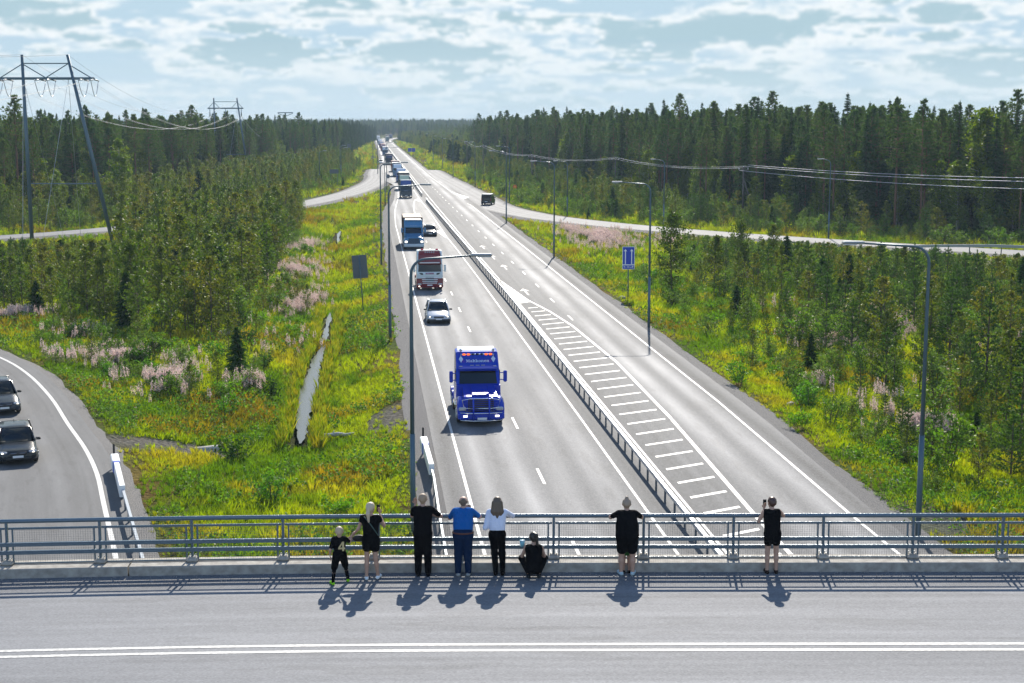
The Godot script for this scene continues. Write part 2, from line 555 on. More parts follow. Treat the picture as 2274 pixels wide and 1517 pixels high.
func build_ground() -> void:
	var xs := [-1700.0, -1000.0, -500.0, -280.0, -180.0, -140.0]
	var x := GX0
	while x <= GX1: xs.append(x); x += GS
	xs.append_array([140.0, 180.0, 280.0, 500.0, 1000.0, 1700.0])
	var ds := [-400.0, -150.0, -50.0, 0.0]
	var d := GD0
	while d <= GD1: ds.append(d); d += GS if d < 260 else GS * 2
	while d < 1700: ds.append(d); d += 12.0
	ds.append_array([2000.0, 2600.0])
	var st := SurfaceTool.new()
	st.begin(Mesh.PRIMITIVE_TRIANGLES)
	st.set_smooth_group(0)
	var n := FastNoiseLite.new(); n.seed = 5; n.frequency = 0.05; n.fractal_octaves = 4
	var lush := Color(0.085, 0.125, 0.022)
	var dry := Color(0.20, 0.155, 0.045)
	var rust := Color(0.15, 0.085, 0.03)
	var floor_c := Color(0.05, 0.055, 0.022)
	var stone := Color(0.17, 0.16, 0.15)
	for dd: float in ds:
		for xx: float in xs:
			var t := n.get_noise_2d(xx, dd)
			var u := n.get_noise_2d(xx * 2.3 + 300, dd * 2.3)
			var c := lush.lerp(dry, smoothstep(0.0, 0.4, t))
			c = c.lerp(rust, smoothstep(0.15, 0.45, u) * 0.7)
			if dd > GD0 and dd < GD1 and xx > GX0 and xx < 5: c = c.lerp(floor_c, smoothstep(2.2, 0.9, look(wet, xx, dd)))
			# bare stony ground by the culvert and along the verge
			var e := Vector2((xx + 18.0) / 4.6, (dd - 75.2) / 1.7).length()
			if e < 1.5: c = c.lerp(stone, smoothstep(1.35, 0.85, e + u * 0.5))
			e = Vector2((xx + 6.6) / 1.6, (dd - 83.0) / 3.5).length()
			if e < 1.5: c = c.lerp(stone, smoothstep(1.3, 0.8, e + u * 0.5))
			e = Vector2((xx - 17.5) / 2.6, (dd - 60.0) / 5.0).length()
			if e < 1.5: c = c.lerp(stone, 0.7 * smoothstep(1.3, 0.5, e + u))
			st.set_color(c)
			st.add_vertex(Vector3(xx, ground_at(xx, dd), -dd))
	var nx := xs.size()
	for j in ds.size() - 1:
		for i in nx - 1:
			var a := j * nx + i
			st.add_index(a); st.add_index(a + nx); st.add_index(a + nx + 1)
			st.add_index(a); st.add_index(a + nx + 1); st.add_index(a + 1)
	st.generate_normals()
	structure("ground", st.commit(), M.soil)
	# standing water in the ditch
	var w := begin(true)
	var left := []
	var right := []
	var pool := []
	for i in 112:
		var d_ := 79.0 + i * 0.5
		var half := at_o([[0.06, 79], [0.3, 82], [0.42, 87], [0.66, 93], [0.62, 97], [0.42, 102], [0.36, 107], [0.3, 110], [0.14, 114], [0.24, 121], [0.12, 125], [0.24, 130], [0.05, 134]], d_)
		pool.append([at_o([[-11.4, 79], [-12.3, 87], [-13.0, 94], [-13.7, 102], [-14.1, 107], [-14.5, 114], [-15.2, 121], [-16.4, 134]], d_), d_, half])
	for q in pool:
		left.append(Vector3(q[0] - q[2] * (1.0 + 0.7 * nz.get_noise_1d(q[1] * 11.0)), -1.2, -q[1]))
		right.append(Vector3(q[0] + q[2] * (1.0 + 0.7 * nz.get_noise_1d(q[1] * 11.0 + 300)), -1.2, -q[1]))
	for i in left.size() - 1: quad(w, left[i], left[i + 1], right[i + 1], right[i])
	structure("ditch_water", finish(w), M.water)
	for s in [[[-24.6, 212.0, 0.1], [-25.4, 219.0, 0.22], [-25.9, 223.0, 0.14], [-26.6, 230.0, 0.26], [-27.0, 236.0, 0.1]]]:
		w = begin(true)
		for i in s.size() - 1:
			var p: Array = s[i]; var q: Array = s[i + 1]
			quad(w, Vector3(p[0] - p[2], -1.28, -p[1]), Vector3(q[0] - q[2], -1.28, -q[1]), Vector3(q[0] + q[2], -1.28, -q[1]), Vector3(p[0] + p[2], -1.28, -p[1]))
		structure("ditch_water", finish(w), M.water)

# ---------------------------------------------------------------- roads
func ribbon(st: SurfaceTool, left: Array, right: Array, v_len: float, u0 := 0.0, u1 := 1.0) -> void:
	var run := 0.0
	for i in left.size() - 1:
		var nxt: float = run + left[i].distance_to(left[i + 1])
		for q in [[left[i], u0, run], [left[i + 1], u0, nxt], [right[i + 1], u1, nxt], [left[i], u0, run], [right[i + 1], u1, nxt], [right[i], u1, run]]:
			st.set_uv(Vector2(q[1], q[2] / v_len))
			st.add_vertex(q[0])
		run = nxt

func shoulder(edge: Array, out: float, drop: float, flip: bool, called: String) -> void:
	# a sloping gravel verge along an edge
	var st := begin(true)
	var outer := []
	for i in edge.size():
		var t: Vector3 = (edge[mini(i + 1, edge.size() - 1)] - edge[maxi(i - 1, 0)]).normalized()
		var s := Vector3(-t.z, 0, t.x) * (1.0 if flip else -1.0)
		outer.append(edge[i] + s * (out + nz.get_noise_1d(i * 37.0) * 0.35) + Vector3(0, -drop, 0))
	for i in edge.size() - 1:
		var a: Vector3 = edge[i] - Vector3(0, 0.012, 0)
		var b: Vector3 = edge[i + 1] - Vector3(0, 0.012, 0)
		if flip: quad(st, a, b, outer[i + 1], outer[i])
		else: quad(st, outer[i], outer[i + 1], b, a)
	structure(called, finish(st), M.gravel)

func offset_line(line: Array, side: float, y: float) -> Array:
	var out := []
	for i in line.size():
		var a := Vector2(line[maxi(i - 1, 0)][0], line[maxi(i - 1, 0)][1])
		var b := Vector2(line[mini(i + 1, line.size() - 1)][0], line[mini(i + 1, line.size() - 1)][1])
		var t := (b - a).normalized()
		var n := Vector2(t.y, -t.x)
		out.append(Vector3(line[i][0] + n.x * side, y, -(line[i][1] + n.y * side)))
	return out

func smooth_line(line: Array, steps := 4) -> Array:
	var out := []
	for i in line.size() - 1:
		var p0 := Vector2(line[maxi(i - 1, 0)][0], line[maxi(i - 1, 0)][1])
		var p1 := Vector2(line[i][0], line[i][1])
		var p2 := Vector2(line[i + 1][0], line[i + 1][1])
		var p3 := Vector2(line[mini(i + 2, line.size() - 1)][0], line[mini(i + 2, line.size() - 1)][1])
		for k in steps:
			var q := p1.cubic_interpolate(p2, p0, p3, float(k) / steps)
			out.append([q.x, q.y])
	out.append(line[-1])
	return out

func side_road(line: Array, half: float, called: String, y: float, m: Material, verge := 1.3) -> void:
	# line given so that the right-hand side (+) lies to the right when walking along it in map view
	var l := smooth_line(line)
	var a := offset_line(l, -half, y)
	var b := offset_line(l, half, y)
	var st := begin(true)
	ribbon(st, a, b, 24.0)
	structure(called, finish(st), m)
	shoulder(a, verge, 0.28, false, called + "_verge")
	shoulder(b, verge, 0.28, true, called + "_verge")

func paint_line(st: SurfaceTool, pts: Array, w: float) -> void:
	for i in pts.size() - 1:
		var a: Vector3 = pts[i]; var b: Vector3 = pts[i + 1]
		var t := (b - a).normalized()
		var s := Vector3(-t.z, 0, t.x) * w / 2
		quad(st, a - s, b - s, b + s, a + s)

func main_line(table: Array, w: float, y := 0.006) -> Array:
	var out := []
	for i in table.size() - 1:
		var n := maxi(1, int((table[i + 1][1] - table[i][1]) / 40.0))
		for k in n: out.append(road(lerpf(table[i][0], table[i + 1][0], float(k) / n), lerpf(table[i][1], table[i + 1][1], float(k) / n), y))
	out.append(road(table[-1][0], table[-1][1], y))
	return out

func build_roads() -> void:
	var tracks := []
	for o in [[5.0, 0.42, 0.9], [6.75, 0.42, 0.95], [8.6, 0.45, 0.7], [10.3, 0.45, 0.6], [17.1, 0.5, 1.25], [18.9, 0.5, 1.2], [5.9, 0.25, -0.3], [18.0, 0.3, -0.3], [13.6, 0.9, -0.55], [15.2, 0.9, -0.35], [12.0, 0.7, -0.75], [3.6, 0.5, -0.8], [20.4, 0.5, -0.9]]:
		tracks.append([(o[0] - 3.0) / 18.5, o[1], o[2]])
	M.asphalt = asphalt(18.5, 60.0, tracks, 0.115, 2)
	var l := []
	var r := []
	var d := -60.0
	while d <= 1650:
		l.append(road(at_o(LEFT_EDGE, d), d)); r.append(road(at_o(RIGHT_EDGE, d), d))
		d += 6.0 if d < 600 else 15.0
	var st := begin(true)
	var run := 0.0
	for i in l.size() - 1:
		var dd: float = -l[i].z; var de: float = -l[i + 1].z
		var u := [at_o(LEFT_EDGE, dd), at_o(LEFT_EDGE, de), at_o(RIGHT_EDGE, de), at_o(RIGHT_EDGE, dd)]
		for k in 4: u[k] = clampf((u[k] - 3.0) / 18.5, 0.003, 0.997)
		for q in [[l[i], u[0], dd], [l[i + 1], u[1], de], [r[i + 1], u[2], de], [l[i], u[0], dd], [r[i + 1], u[2], de], [r[i], u[3], dd]]:
			st.set_uv(Vector2(q[1], q[2] / 60.0)); st.add_vertex(q[0])
	structure("main_road", finish(st), M.asphalt)
	var near_l := l.filter(func(p): return -p.z < 384)
	shoulder(near_l, 1.2, 0.3, false, "gravel_shoulder")
	shoulder(l.filter(func(p): return -p.z > 470), 1.0, 0.3, false, "gravel_shoulder")
	shoulder(r.filter(func(p): return -p.z < 286), 1.5, 0.32, true, "gravel_shoulder")
	shoulder(r.filter(func(p): return -p.z > 480), 1.2, 0.3, true, "gravel_shoulder")
	var plain := asphalt(8.0, 24.0, [[0.2, 0.5, 0.6], [0.38, 0.5, 0.6], [0.62, 0.5, 0.6], [0.8, 0.5, 0.6], [0.03, 0.5, -0.6], [0.97, 0.5, -0.6]], 0.115, 31)
	M.side_asphalt = plain
	side_road(LEFT_RAMP, 3.1, "slip_road", -0.006, plain)
	side_road(RIGHT_RAMP, 3.7, "side_road", -0.010, plain)
	side_road(LOOP, 4.6, "loop_road", -0.004, asphalt(9.2, 24.0, [[0.3, 0.5, 0.35], [0.55, 0.5, 0.35], [0.97, 0.7, -0.7]], 0.085, 57), 0.8)
	# painted lines
	st = begin()
	paint_line(st, main_line([[4.15, -60], [4.15, 231], [4.6, 264.5], [5.3, 287], [6.2, 312], [6.9, 345], [6.9, 372]], 0.15), 0.13)
	paint_line(st, main_line([[5.6, 470], [6.3, 570], [6.8, 900], [6.8, 1600]], 0.2), 0.16)
	structure("edge_line", finish(st), M.paint)
	st = begin()
	paint_line(st, main_line([[11.35, -60], [11.35, 80], [11.2, 150], [10.98, 191], [10.8, 206], [10.8, 262], [10.5, 311], [10.6, 440], [10.2, 600], [10.2, 1600]], 0.15), 0.12)
	structure("edge_line", finish(st), M.paint)
	st = begin()
	paint_line(st, main_line([[13.2, -60], [13.2, 150], [13.0, 200], [12.8, 300], [12.6, 600], [12.4, 1600]], 0.15), 0.12)
	structure("edge_line", finish(st), M.paint)
	st = begin()
	paint_line(st, main_line([[19.5, -60], [19.6, 60], [19.95, 85], [19.8, 200], [19.5, 287], [19.2, 292]], 0.15), 0.14)
	paint_line(st, main_line([[18.8, 336], [17.8, 430], [17.6, 600], [17.2, 1600]], 0.15), 0.14)
	structure("edge_line", finish(st), M.paint)
	# lane dashes, three metres long every twelve
	var dash := begin()
	paint_line(dash, [Vector3(0, 0.006, 1.5), Vector3(0, 0.006, -1.5)], 0.13)
	var dash_mesh := finish(dash)
	for side in 2:
		var k := 0
		var dd := 42.3 if side == 0 else 121.7
		while dd < (205.0 if side == 0 else 520.0):
			var o := 7.66 if side == 0 else lerpf(16.4, 15.6, clampf((dd - 150) / 140.0, 0, 1))
			var p := part(numbered("lane_dash"), dash_mesh, M.paint, self, road(o, dd), Vector3(0, atan(S), 0))
			p.set_meta("kind", "structure")
			dd += 12.1
	# hatched island beside the median
	st = begin()
	paint_line(st, main_line([[15.3, 40], [15.65, 60], [16.25, 80], [16.45, 99], [15.9, 117], [15.2, 126], [14.2, 134], [13.15, 151]], 0.15), 0.2)
	structure("hatch_line", finish(st), M.paint)
	st = begin()
	tri(st, road(13.35, 131.5, 0.007), road(13.2, 150, 0.007), road(14.3, 132.5, 0.007))
	structure("hatch_tip", finish(st), M.paint)
	var dh := 36.0
	while dh < 130:
		var a := 13.62
		var b := at_o([[15.3, 40], [15.65, 60], [16.25, 80], [16.45, 99], [15.9, 117], [15.2, 126], [14.2, 134]], dh + 1) - 0.32
		st = begin()
		var th := 0.32
		quad(st, road(a, dh, 0.006), road(a, dh + th, 0.006), road(b, dh + th + (b - a) * 0.62, 0.006), road(b, dh + (b - a) * 0.62, 0.006))
		structure("hatch_bar", finish(st), M.paint)
		dh += 2.62 if dh > 58 else 3.4
	# hatched wedge between the convoy lane and the lane that starts beside it
	st = begin()
	paint_line(st, main_line([[10.5, 310.5], [9.4, 305], [8.5, 283], [8.0, 260], [8.3, 240], [9.2, 223.5], [10.06, 216], [10.7, 206]], 0.15), 0.2)
	structure("hatch_line", finish(st), M.paint)
	st = begin()
	tri(st, road(9.75, 218, 0.007), road(10.7, 222, 0.007), road(10.75, 206, 0.007))
	structure("hatch_tip", finish(st), M.paint)
	st = begin()
	tri(st, road(9.4, 304, 0.007), road(10.45, 311, 0.007), road(10.6, 297, 0.007))
	structure("hatch_tip", finish(st), M.paint)
	dh = 224.0
	while dh < 300:
		var a := at_o([[9.2, 223.5], [8.3, 240], [8.0, 260], [8.5, 283], [9.4, 305]], dh) + 0.25
		st = begin()
		quad(st, road(a, dh + (10.5 - a) * 0.62, 0.006), road(a, dh + (10.5 - a) * 0.62 + 0.5, 0.006), road(10.5, dh + 0.5, 0.006), road(10.5, dh, 0.006))
		structure("hatch_bar", finish(st), M.worn_paint)
		dh += 3.2
	# nose between the main road and the side road
	st = begin()
	tri(st, road(19.0, 336, 0.007), road(21.2, 316, 0.007), road(19.4, 308, 0.007))
	structure("hatch_tip", finish(st), M.paint)
	st = begin()
	paint_line(st, offset_line(smooth_line(LOOP), -3.7, 0.004), 0.2)
	structure("edge_line", finish(st), M.paint)
	# worn turn arrows
	for q in [[14.6, 176.0], [14.5, 190.0], [14.9, 164.0], [14.7, 140.0]]:
		st = begin()
		quad(st, road(q[0] - 0.08, q[1] - 2.2, 0.006), road(q[0] - 0.08, q[1] + 1.2, 0.006), road(q[0] + 0.08, q[1] + 1.2, 0.006), road(q[0] + 0.08, q[1] - 2.2, 0.006))
		tri(st, road(q[0] - 0.45, q[1] + 1.2, 0.006), road(q[0], q[1] + 3.2, 0.006), road(q[0] + 0.45, q[1] + 1.2, 0.006))
		structure("turn_arrow", finish(st), M.worn_paint)

# ---------------------------------------------------------------- bridge
func rail_d(x: float) -> float:
	# the parapet follows the gentle curve of the road over the bridge
	if x >= 0: return 32.12 + 0.004 * x
	if x > -13: return 32.12 + 0.004 * x - 0.0036 * x * x
	return rail_d(-12.999) + 0.0976 * (x + 13)

func on_bridge(x: float, back: float, y: float) -> Vector3:
	return Vector3(x, y, -(rail_d(x) - back))

func along(x0: float, x1: float, back: float, y: float, step := 2.0) -> Array:
	var out := []
	var x := x0
	while x < x1:
		out.append(on_bridge(x, back, y)); x += step
	out.append(on_bridge(x1, back, y))
	return out

func swept_bar(st: SurfaceTool, pts: Array, w: float, h: float, c := 0.012) -> void:
	# chamfered box section along a line; w sideways, h high
	var rings := []
	for i in pts.size():
		var t: Vector3 = (pts[mini(i + 1, pts.size() - 1)] - pts[maxi(i - 1, 0)]).normalized()
		var s := t.cross(Vector3.UP).normalized()
		var u := s.cross(t).normalized()
		var ring := []
		for q in [[-w + c, -h], [-w, -h + c], [-w, h - c], [-w + c, h], [w - c, h], [w, h - c], [w, -h + c], [w - c, -h]]:
			ring.append(pts[i] + s * (q[0] if absf(q[0]) == w else q[0]) * 0.5 + u * q[1] * 0.5)
		rings.append(ring)
	loft(st, rings, true)

func build_bridge() -> void:
	var x0 := -48.0
	var x1 := 62.0
	# carriageway
	M.deck = asphalt(10.2, 30.0, [[0.28, 0.6, 0.25], [0.47, 0.7, 0.2], [0.05, 0.6, -0.7], [0.95, 0.6, -0.7], [0.12, 0.35, 0.25], [0.72, 0.6, 0.25]], 0.17, 83)
	var st := begin(true)
	ribbon(st, along(x0, x1, 0.36, DECK), along(x0, x1, 9.9, DECK), 30.0)
	structure("bridge_road", finish(st), M.deck)
	st = begin()
	paint_line(st, along(x0, x1, 4.93, DECK + 0.006), 0.115)
	structure("centre_line", finish(st), M.paint)
	st = begin()
	paint_line(st, along(x0, x1, 5.25, DECK + 0.006), 0.115)
	structure("centre_line", finish(st), M.paint)
	# slab with edge beams
	var b := thing("road_bridge", "concrete bridge slab with raised edge beams carrying the road", "bridge")
	st = begin()
	var rings := []
	for x in range(int(x0), int(x1) + 1, 2):
		var ring := []
		for q in [[-0.35, 6.1], [9.0 + 1.6, 6.1], [9.0 + 1.6, 5.4], [8.0, 5.1], [2.0, 5.1], [-0.35, 5.4]]:
			ring.append(on_bridge(x, q[0], q[1]))
		rings.append(ring)
	loft(st, rings, true)
	part("deck_slab", finish(st), M.concrete, b)
	for k in 2:
		var joint := x0
		for stop in [-8.35, 14.2, x1]:
			st = begin()
			swept_bar(st, along(joint + 0.02, stop - 0.02, 0.03 if k == 0 else 10.25, 6.2), 0.66, 0.42, 0.03)
			part("edge_beam", finish(st), M.concrete, b)
			joint = stop
	# loose grit lying in the gutter
	st = begin()
	for i in 900:
		var x := rng.randf_range(-13, 13)
		var back := 0.4 + 0.55 * pow(rng.randf(), 2.0)
		var s := rng.randf_range(0.006, 0.02)
		box(st, on_bridge(x, back, DECK + s * 0.4), Vector3(s * rng.randf_range(1, 2), s, s), Basis(Vector3.UP, rng.randf() * TAU))
	tag(part(numbered("gutter_grit"), finish(st), M.rock, self), "loose grit and small stones in the gutter below the parapet", "grit", "", "stuff")
	# parapets
	for k in 2:
		parapet(k, 0.0 if k == 0 else 10.25)

func parapet(k: int, back: float) -> void:
	var far := k == 0
	var name_ := "far" if far else "near"
	var rp := thing("bridge_railing", "grey steel bridge railing with mesh panels that the onlookers lean on" if far else "grey steel bridge railing along the kerb without onlookers", "railing")
	var dir := 1.0 if far else -1.0
	var x0 := -14.96 - 4 * 1.985
	var n := 22
	var xe := x0 + 1.985 * (n - 1)
	var st := begin(true)
	tube(st, along(x0 - 3, xe + 3, back - 0.0, 7.38, 1.0), [0.048], 10)
	part("top_rail", finish(st), M.bridge_steel, rp)
	for y in [6.88, 6.70]:
		st = begin()
		swept_bar(st, along(x0 - 3, xe + 3, back + 0.085 * dir, y, 1.985), 0.07, 0.085)
		part("guard_rail", finish(st), M.bridge_steel, rp)
	# one post with its foot
	st = begin()
	bevel_box(st, Vector3(0, 0.49, 0), Vector3(0.055, 0.94, 0.075), 0.008)
	var post := finish(st)
	st = begin()
	bevel_box(st, Vector3(0, 0.045, 0), Vector3(0.26, 0.09, 0.26), 0.03)
	bevel_box(st, Vector3(0, 0.10, 0), Vector3(0.17, 0.03, 0.17), 0.008)
	var foot := finish(st)
	st = begin()
	for q in [[-1, -1], [1, -1], [1, 1], [-1, 1]]: rod(st, Vector3(q[0] * 0.062, 0.11, q[1] * 0.062), Vector3(q[0] * 0.062, 0.145, q[1] * 0.062), 0.012, 6)
	var bolts := finish(st)
	# one mesh panel: frame and wires
	var span := 1.985 - 0.24
	st = begin()
	bevel_box(st, Vector3(0, 0.39, 0), Vector3(0.036, 0.78, 0.03), 0.005)
	var sides := finish(st)
	st = begin()
	bevel_box(st, Vector3(0, 0.0, 0), Vector3(span + 0.2, 0.036, 0.03), 0.005)
	var sill := finish(st)
	st = begin()
	bevel_box(st, Vector3(0, 0.78, 0), Vector3(1.985 - 0.07, 0.05, 0.04), 0.008)
	var header := finish(st)
	st = begin()
	var wx := -span / 2 + 0.05
	while wx < span / 2 - 0.02:
		rod(st, Vector3(wx, 0.02, 0), Vector3(wx, 0.755, 0), 0.0022, 3); wx += 0.052
	var wy := 0.06
	while wy < 0.75:
		rod(st, Vector3(-span / 2, wy, 0.004), Vector3(span / 2, wy, 0.004), 0.0022, 3); wy += 0.052
	var wires := finish(st)
	for i in n:
		var x := x0 + 1.985 * i
		var here := on_bridge(x, back, 6.41)
		var turn := atan2(rail_d(x + 0.5) - rail_d(x - 0.5), 1.0)
		var p := part("post", post, M.bridge_steel, rp, here, Vector3(0, turn, 0))
		var f := part("foot", foot, M.concrete, p)
		part("bolts", bolts, M.steel, f).set_meta("kind", "stuff")
		if i < n - 1:
			var xm := x + 1.985 / 2
			var h2 := on_bridge(xm, back, 6.435)
			turn = atan2(rail_d(xm + 0.5) - rail_d(xm - 0.5), 1.0)
			part("mesh_top", header, M.bridge_steel, rp, h2, Vector3(0, turn, 0))
			if not far: continue
			var fr := part("mesh_sill", sill, M.bridge_steel, rp, h2, Vector3(0, turn, 0))
			for sx in [-1, 1]: part("mesh_upright", sides, M.bridge_steel, fr, Vector3(sx * span / 2, 0, 0))
			part("wire_mesh", wires, M.post, fr)

# ---------------------------------------------------------------- barriers, lamps, signs
func road_barrier(label: String, pts: Array, every: float, called := "crash_barrier", rail_w := 0.17, rail_h := 0.16, top := 0.72) -> void:
	var t := thing(called, label, "barrier")
	var st := begin()
	var up := []
	for p: Vector3 in pts: up.append(p + Vector3(0, top - rail_h / 2, 0))
	swept_bar(st, up, rail_w, rail_h, 0.02)
	part("rail", finish(st), M.rail, t)
	st = begin()
	bevel_box(st, Vector3(0, (top - rail_h) / 2 - 0.14, 0), Vector3(0.075, top - rail_h + 0.28, 0.11), 0.008)
	var post := finish(st)
	var carry := 0.0
	var made := 0
	for i in pts.size() - 1:
		var a: Vector3 = pts[i]; var b: Vector3 = pts[i + 1]
		var len := a.distance_to(b)
		var s := carry
		while s < len and made < 300:
			var p := a.lerp(b, s / len)
			part("post", post, M.post, t, p, Vector3(0, atan2(b.x - a.x, b.z - a.z), 0))
			made += 1
			s += every
		carry = s - len

func build_barriers() -> void:
	var a := []
	var d := 18.0
	while d <= 300:
		a.append(road(lerpf(12.38, 11.5, clampf((d - 130) / 160.0, 0, 1)), d)); d += 6.0
	road_barrier("long grey steel median barrier beside the painted hatching", a, 2.0)
	a = []
	d = 319.0
	while d <= 840:
		a.append(road(at_o([[11.4, 319], [11.6, 439], [11.5, 1000]], d), d)); d += 8.0
	road_barrier("median barrier with a rounded white end, beyond the gap by the convoy", a, 3.0)
	# barrier beside the loop road, with its blunt end box
	a = []
	for q in [[-17.9, 66.2], [-16.2, 61.0], [-14.5, 55.8], [-12.9, 50.9], [-10.4, 43.0], [-7.6, 34.0]]: a.append(Vector3(q[0], -0.15, -q[1]))
	road_barrier("crash barrier with a thick end box beside the loop road", a, 2.0, "crash_barrier", 0.12, 0.16, 0.78)
	end_box(Vector3(-18.35, 0.52, -67.7), Vector3(-16.4, 0.55, -61.5))
	a = []
	for q in [[-4.05, 69.5], [-3.4, 63.8], [-2.9, 58.0], [-2.3, 51.4], [-1.6, 44.0], [-0.9, 36.0]]: a.append(Vector3(q[0], -0.12, -q[1]))
	road_barrier("crash barrier at the gravel edge of the convoy lane", a, 2.0, "crash_barrier", 0.1, 0.16, 0.74)
	end_box(Vector3(-4.3, 0.52, -71.5), Vector3(-3.6, 0.55, -65.5))
	a = []
	for q in [[50.0, 188.2, -0.55], [53.0, 185.3, -0.2], [58.0, 181.0, 0.15], [63.0, 176.7, 0.3], [72.0, 168.5, 0.35], [84.0, 157.5, 0.35]]: a.append(Vector3(q[0], q[2], -q[1]))
	road_barrier("crash barrier rising out of the grass beside the side road", a, 4.0, "crash_barrier", 0.16, 0.34, 1.0)

func end_box(a: Vector3, b: Vector3) -> void:
	var t := thing("barrier_end_box", "white ribbed end box of the barrier beside the loop road" if a.x < -10 else "white ribbed end box of the barrier at the convoy lane", "end box", Vector3.ZERO)
	var st := begin()
	var m := a.lerp(b, 0.24)
	swept_bar(st, [a, m], 0.36, 0.52, 0.08)
	part("nose", finish(st), M.white, t)
	st = begin()
	swept_bar(st, [m, m.lerp(b, 0.06)], 0.3, 0.5, 0.03)
	part("collar", finish(st), M.sign_blue, t)
	st = begin()
	swept_bar(st, [m.lerp(b, 0.06), b], 0.24, 0.5, 0.04)
	part("box_beam", finish(st), M.white, t)
	st = begin()
	for i in 3:
		var p := a.lerp(b, 0.25 + 0.3 * i)
		box(st, Vector3(p.x, 0.0, p.z), Vector3(0.09, 1.0, 0.09))
	part("legs", finish(st), M.post, t)
	st = begin()
	var f := (a - b).normalized()
	var q := a + f * 0.5
	bevel_box(st, Vector3(q.x, 0.42, q.z), Vector3(0.1, 1.4, 0.05), 0.02)
	part("marker_post", finish(st), M.dark, t)

func lamp_post(at: Vector3, h: float, arm: float, toward: float, label: String, group := "") -> void:
	# arm reaches sideways along x with sign of "arm"; toward turns it round
	var t := thing("street_lamp", label, "street lamp", at, toward, group)
	var st := begin(true)
	var s := signf(arm)
	tube(st, [Vector3(0, -0.3, 0), Vector3(0, h * 0.36, 0)], [0.115, 0.105], 10)
	part("base_tube", finish(st), M.lamp, t)
	st = begin(true)
	var pts := [Vector3(0, h * 0.36, 0), Vector3(0, h * 0.7, 0)]
	var rad := [0.088, 0.075]
	for i in 7:
		var a := PI / 2 * i / 6.0 * 0.96
		pts.append(Vector3(s * 0.62 * (1 - cos(a)), h - 0.62 - 0.15 + 0.62 * sin(a), 0))
		rad.append(0.062 - 0.003 * i)
	pts.append(Vector3(arm * 0.75, h - 0.03, 0)); rad.append(0.035)
	tube(st, pts, rad, 8)
	part("pole", finish(st), M.lamp, t)
	st = begin()
	var hd := Vector3(arm * 0.75 + s * 0.36, h - 0.01, 0)
	bevel_box(st, hd, Vector3(0.85, 0.12, 0.26), 0.04)
	var head := part("lamp_head", finish(st), M.lamp_head, t)
	st = begin()
	bevel_box(st, hd + Vector3(s * 0.12, -0.068, 0), Vector3(0.5, 0.03, 0.2), 0.01)
	part("diffuser", finish(st), M.diffuser, head)

func build_lamps() -> void:
	lamp_post(Vector3(-3.95, -0.3, -58.3), 11.1, 3.2, 0.05, "tall steel street lamp at the barrier end box, its arm over the convoy lane")
	lamp_post(Vector3(15.9, -0.3, -57.0), 11.7, -3.4, 0.0, "tall steel street lamp in the dry grass nearest the bridge")
	lamp_post(Vector3(-9.15, -0.4, -111.5), 11.7, 3.2, 0.06, "street lamp on the grass bank between the ditch water and the white car")
	lamp_post(Vector3(-14.9, -0.4, -170.5), 11.7, 3.2, 0.06, "street lamp on the grass bank level with the red and white lorry")
	lamp_post(Vector3(10.8, -0.35, -117.3), 11.6, -3.0, -0.05, "street lamp whose shadow crosses the edge line beside the two-arrow sign")
	lamp_post(Vector3(5.0, -0.35, -178.0), 11.6, -2.8, -0.05, "street lamp at the edge of the pink fireweed field")
	lamp_post(Vector3(-0.9, -0.3, -236.4), 11.6, -2.6, -0.05, "street lamp on the grass nose between main road and side road")
	var g := "street lamps far along the main road"
	for q in [[-24.5, 290.5, 1], [-29.7, 357.0, 1], [-40.5, 455.0, 1], [-51.5, 560.0, 1], [-60.8, 660.0, 1], [-0.5, 302.0, -1], [-9.0, 368.0, -1], [-16.6, 425.0, -1], [-23.0, 500.0, -1], [-30.0, 575.0, -1]]:
		lamp_post(Vector3(q[0], -0.3, -q[1]), 11.2, 2.6 * q[2], 0.0, "grey street lamp far along the main road beside the convoy" if q[2] > 0 else "grey street lamp far along the main road on the side without lorries", g)
	lamp_post(Vector3(9.4, -0.4, -255.6), 9.6, -2.2, 0.0, "street lamp behind the side road, next after the dark van")
	lamp_post(Vector3(21.5, -0.4, -223.6) + Vector3(1.5, 0, -4), 10.6, -1.8, 0.0, "street lamp behind the side road, above the blue two-arrow sign")
	lamp_post(Vector3(43.5, -0.4, -206.0), 11.2, -1.4, 0.0, "street lamp standing in the bushes behind the middle of the side road")
	lamp_post(Vector3(72.0, -0.4, -226.0), 9.9, -1.2, 0.0, "street lamp before the forest at the end of the side road")
	for q in [[-47.5, 372.0], [-47.0, 415.0], [-51.5, 452.0]]:
		lamp_post(Vector3(q[0], -0.4, -q[1]), 9.0, 1.4, 0.0, "slim street lamp in the meadow beyond the slip road", "street lamps beyond the slip road")

func arrow_shape(st: SurfaceTool, x: float, y0: float, y1: float, w: float, head: float, z: float) -> void:
	box(st, Vector3(x, (y0 + y1 - head) / 2, z), Vector3(w, y1 - head - y0, 0.008))
	extrude(st, PackedVector2Array([Vector2(x - head * 0.8, y1 - head), Vector2(x + head * 0.8, y1 - head), Vector2(x, y1)]), 0.008, Transform3D(Basis.IDENTITY, Vector3(0, 0, z)))

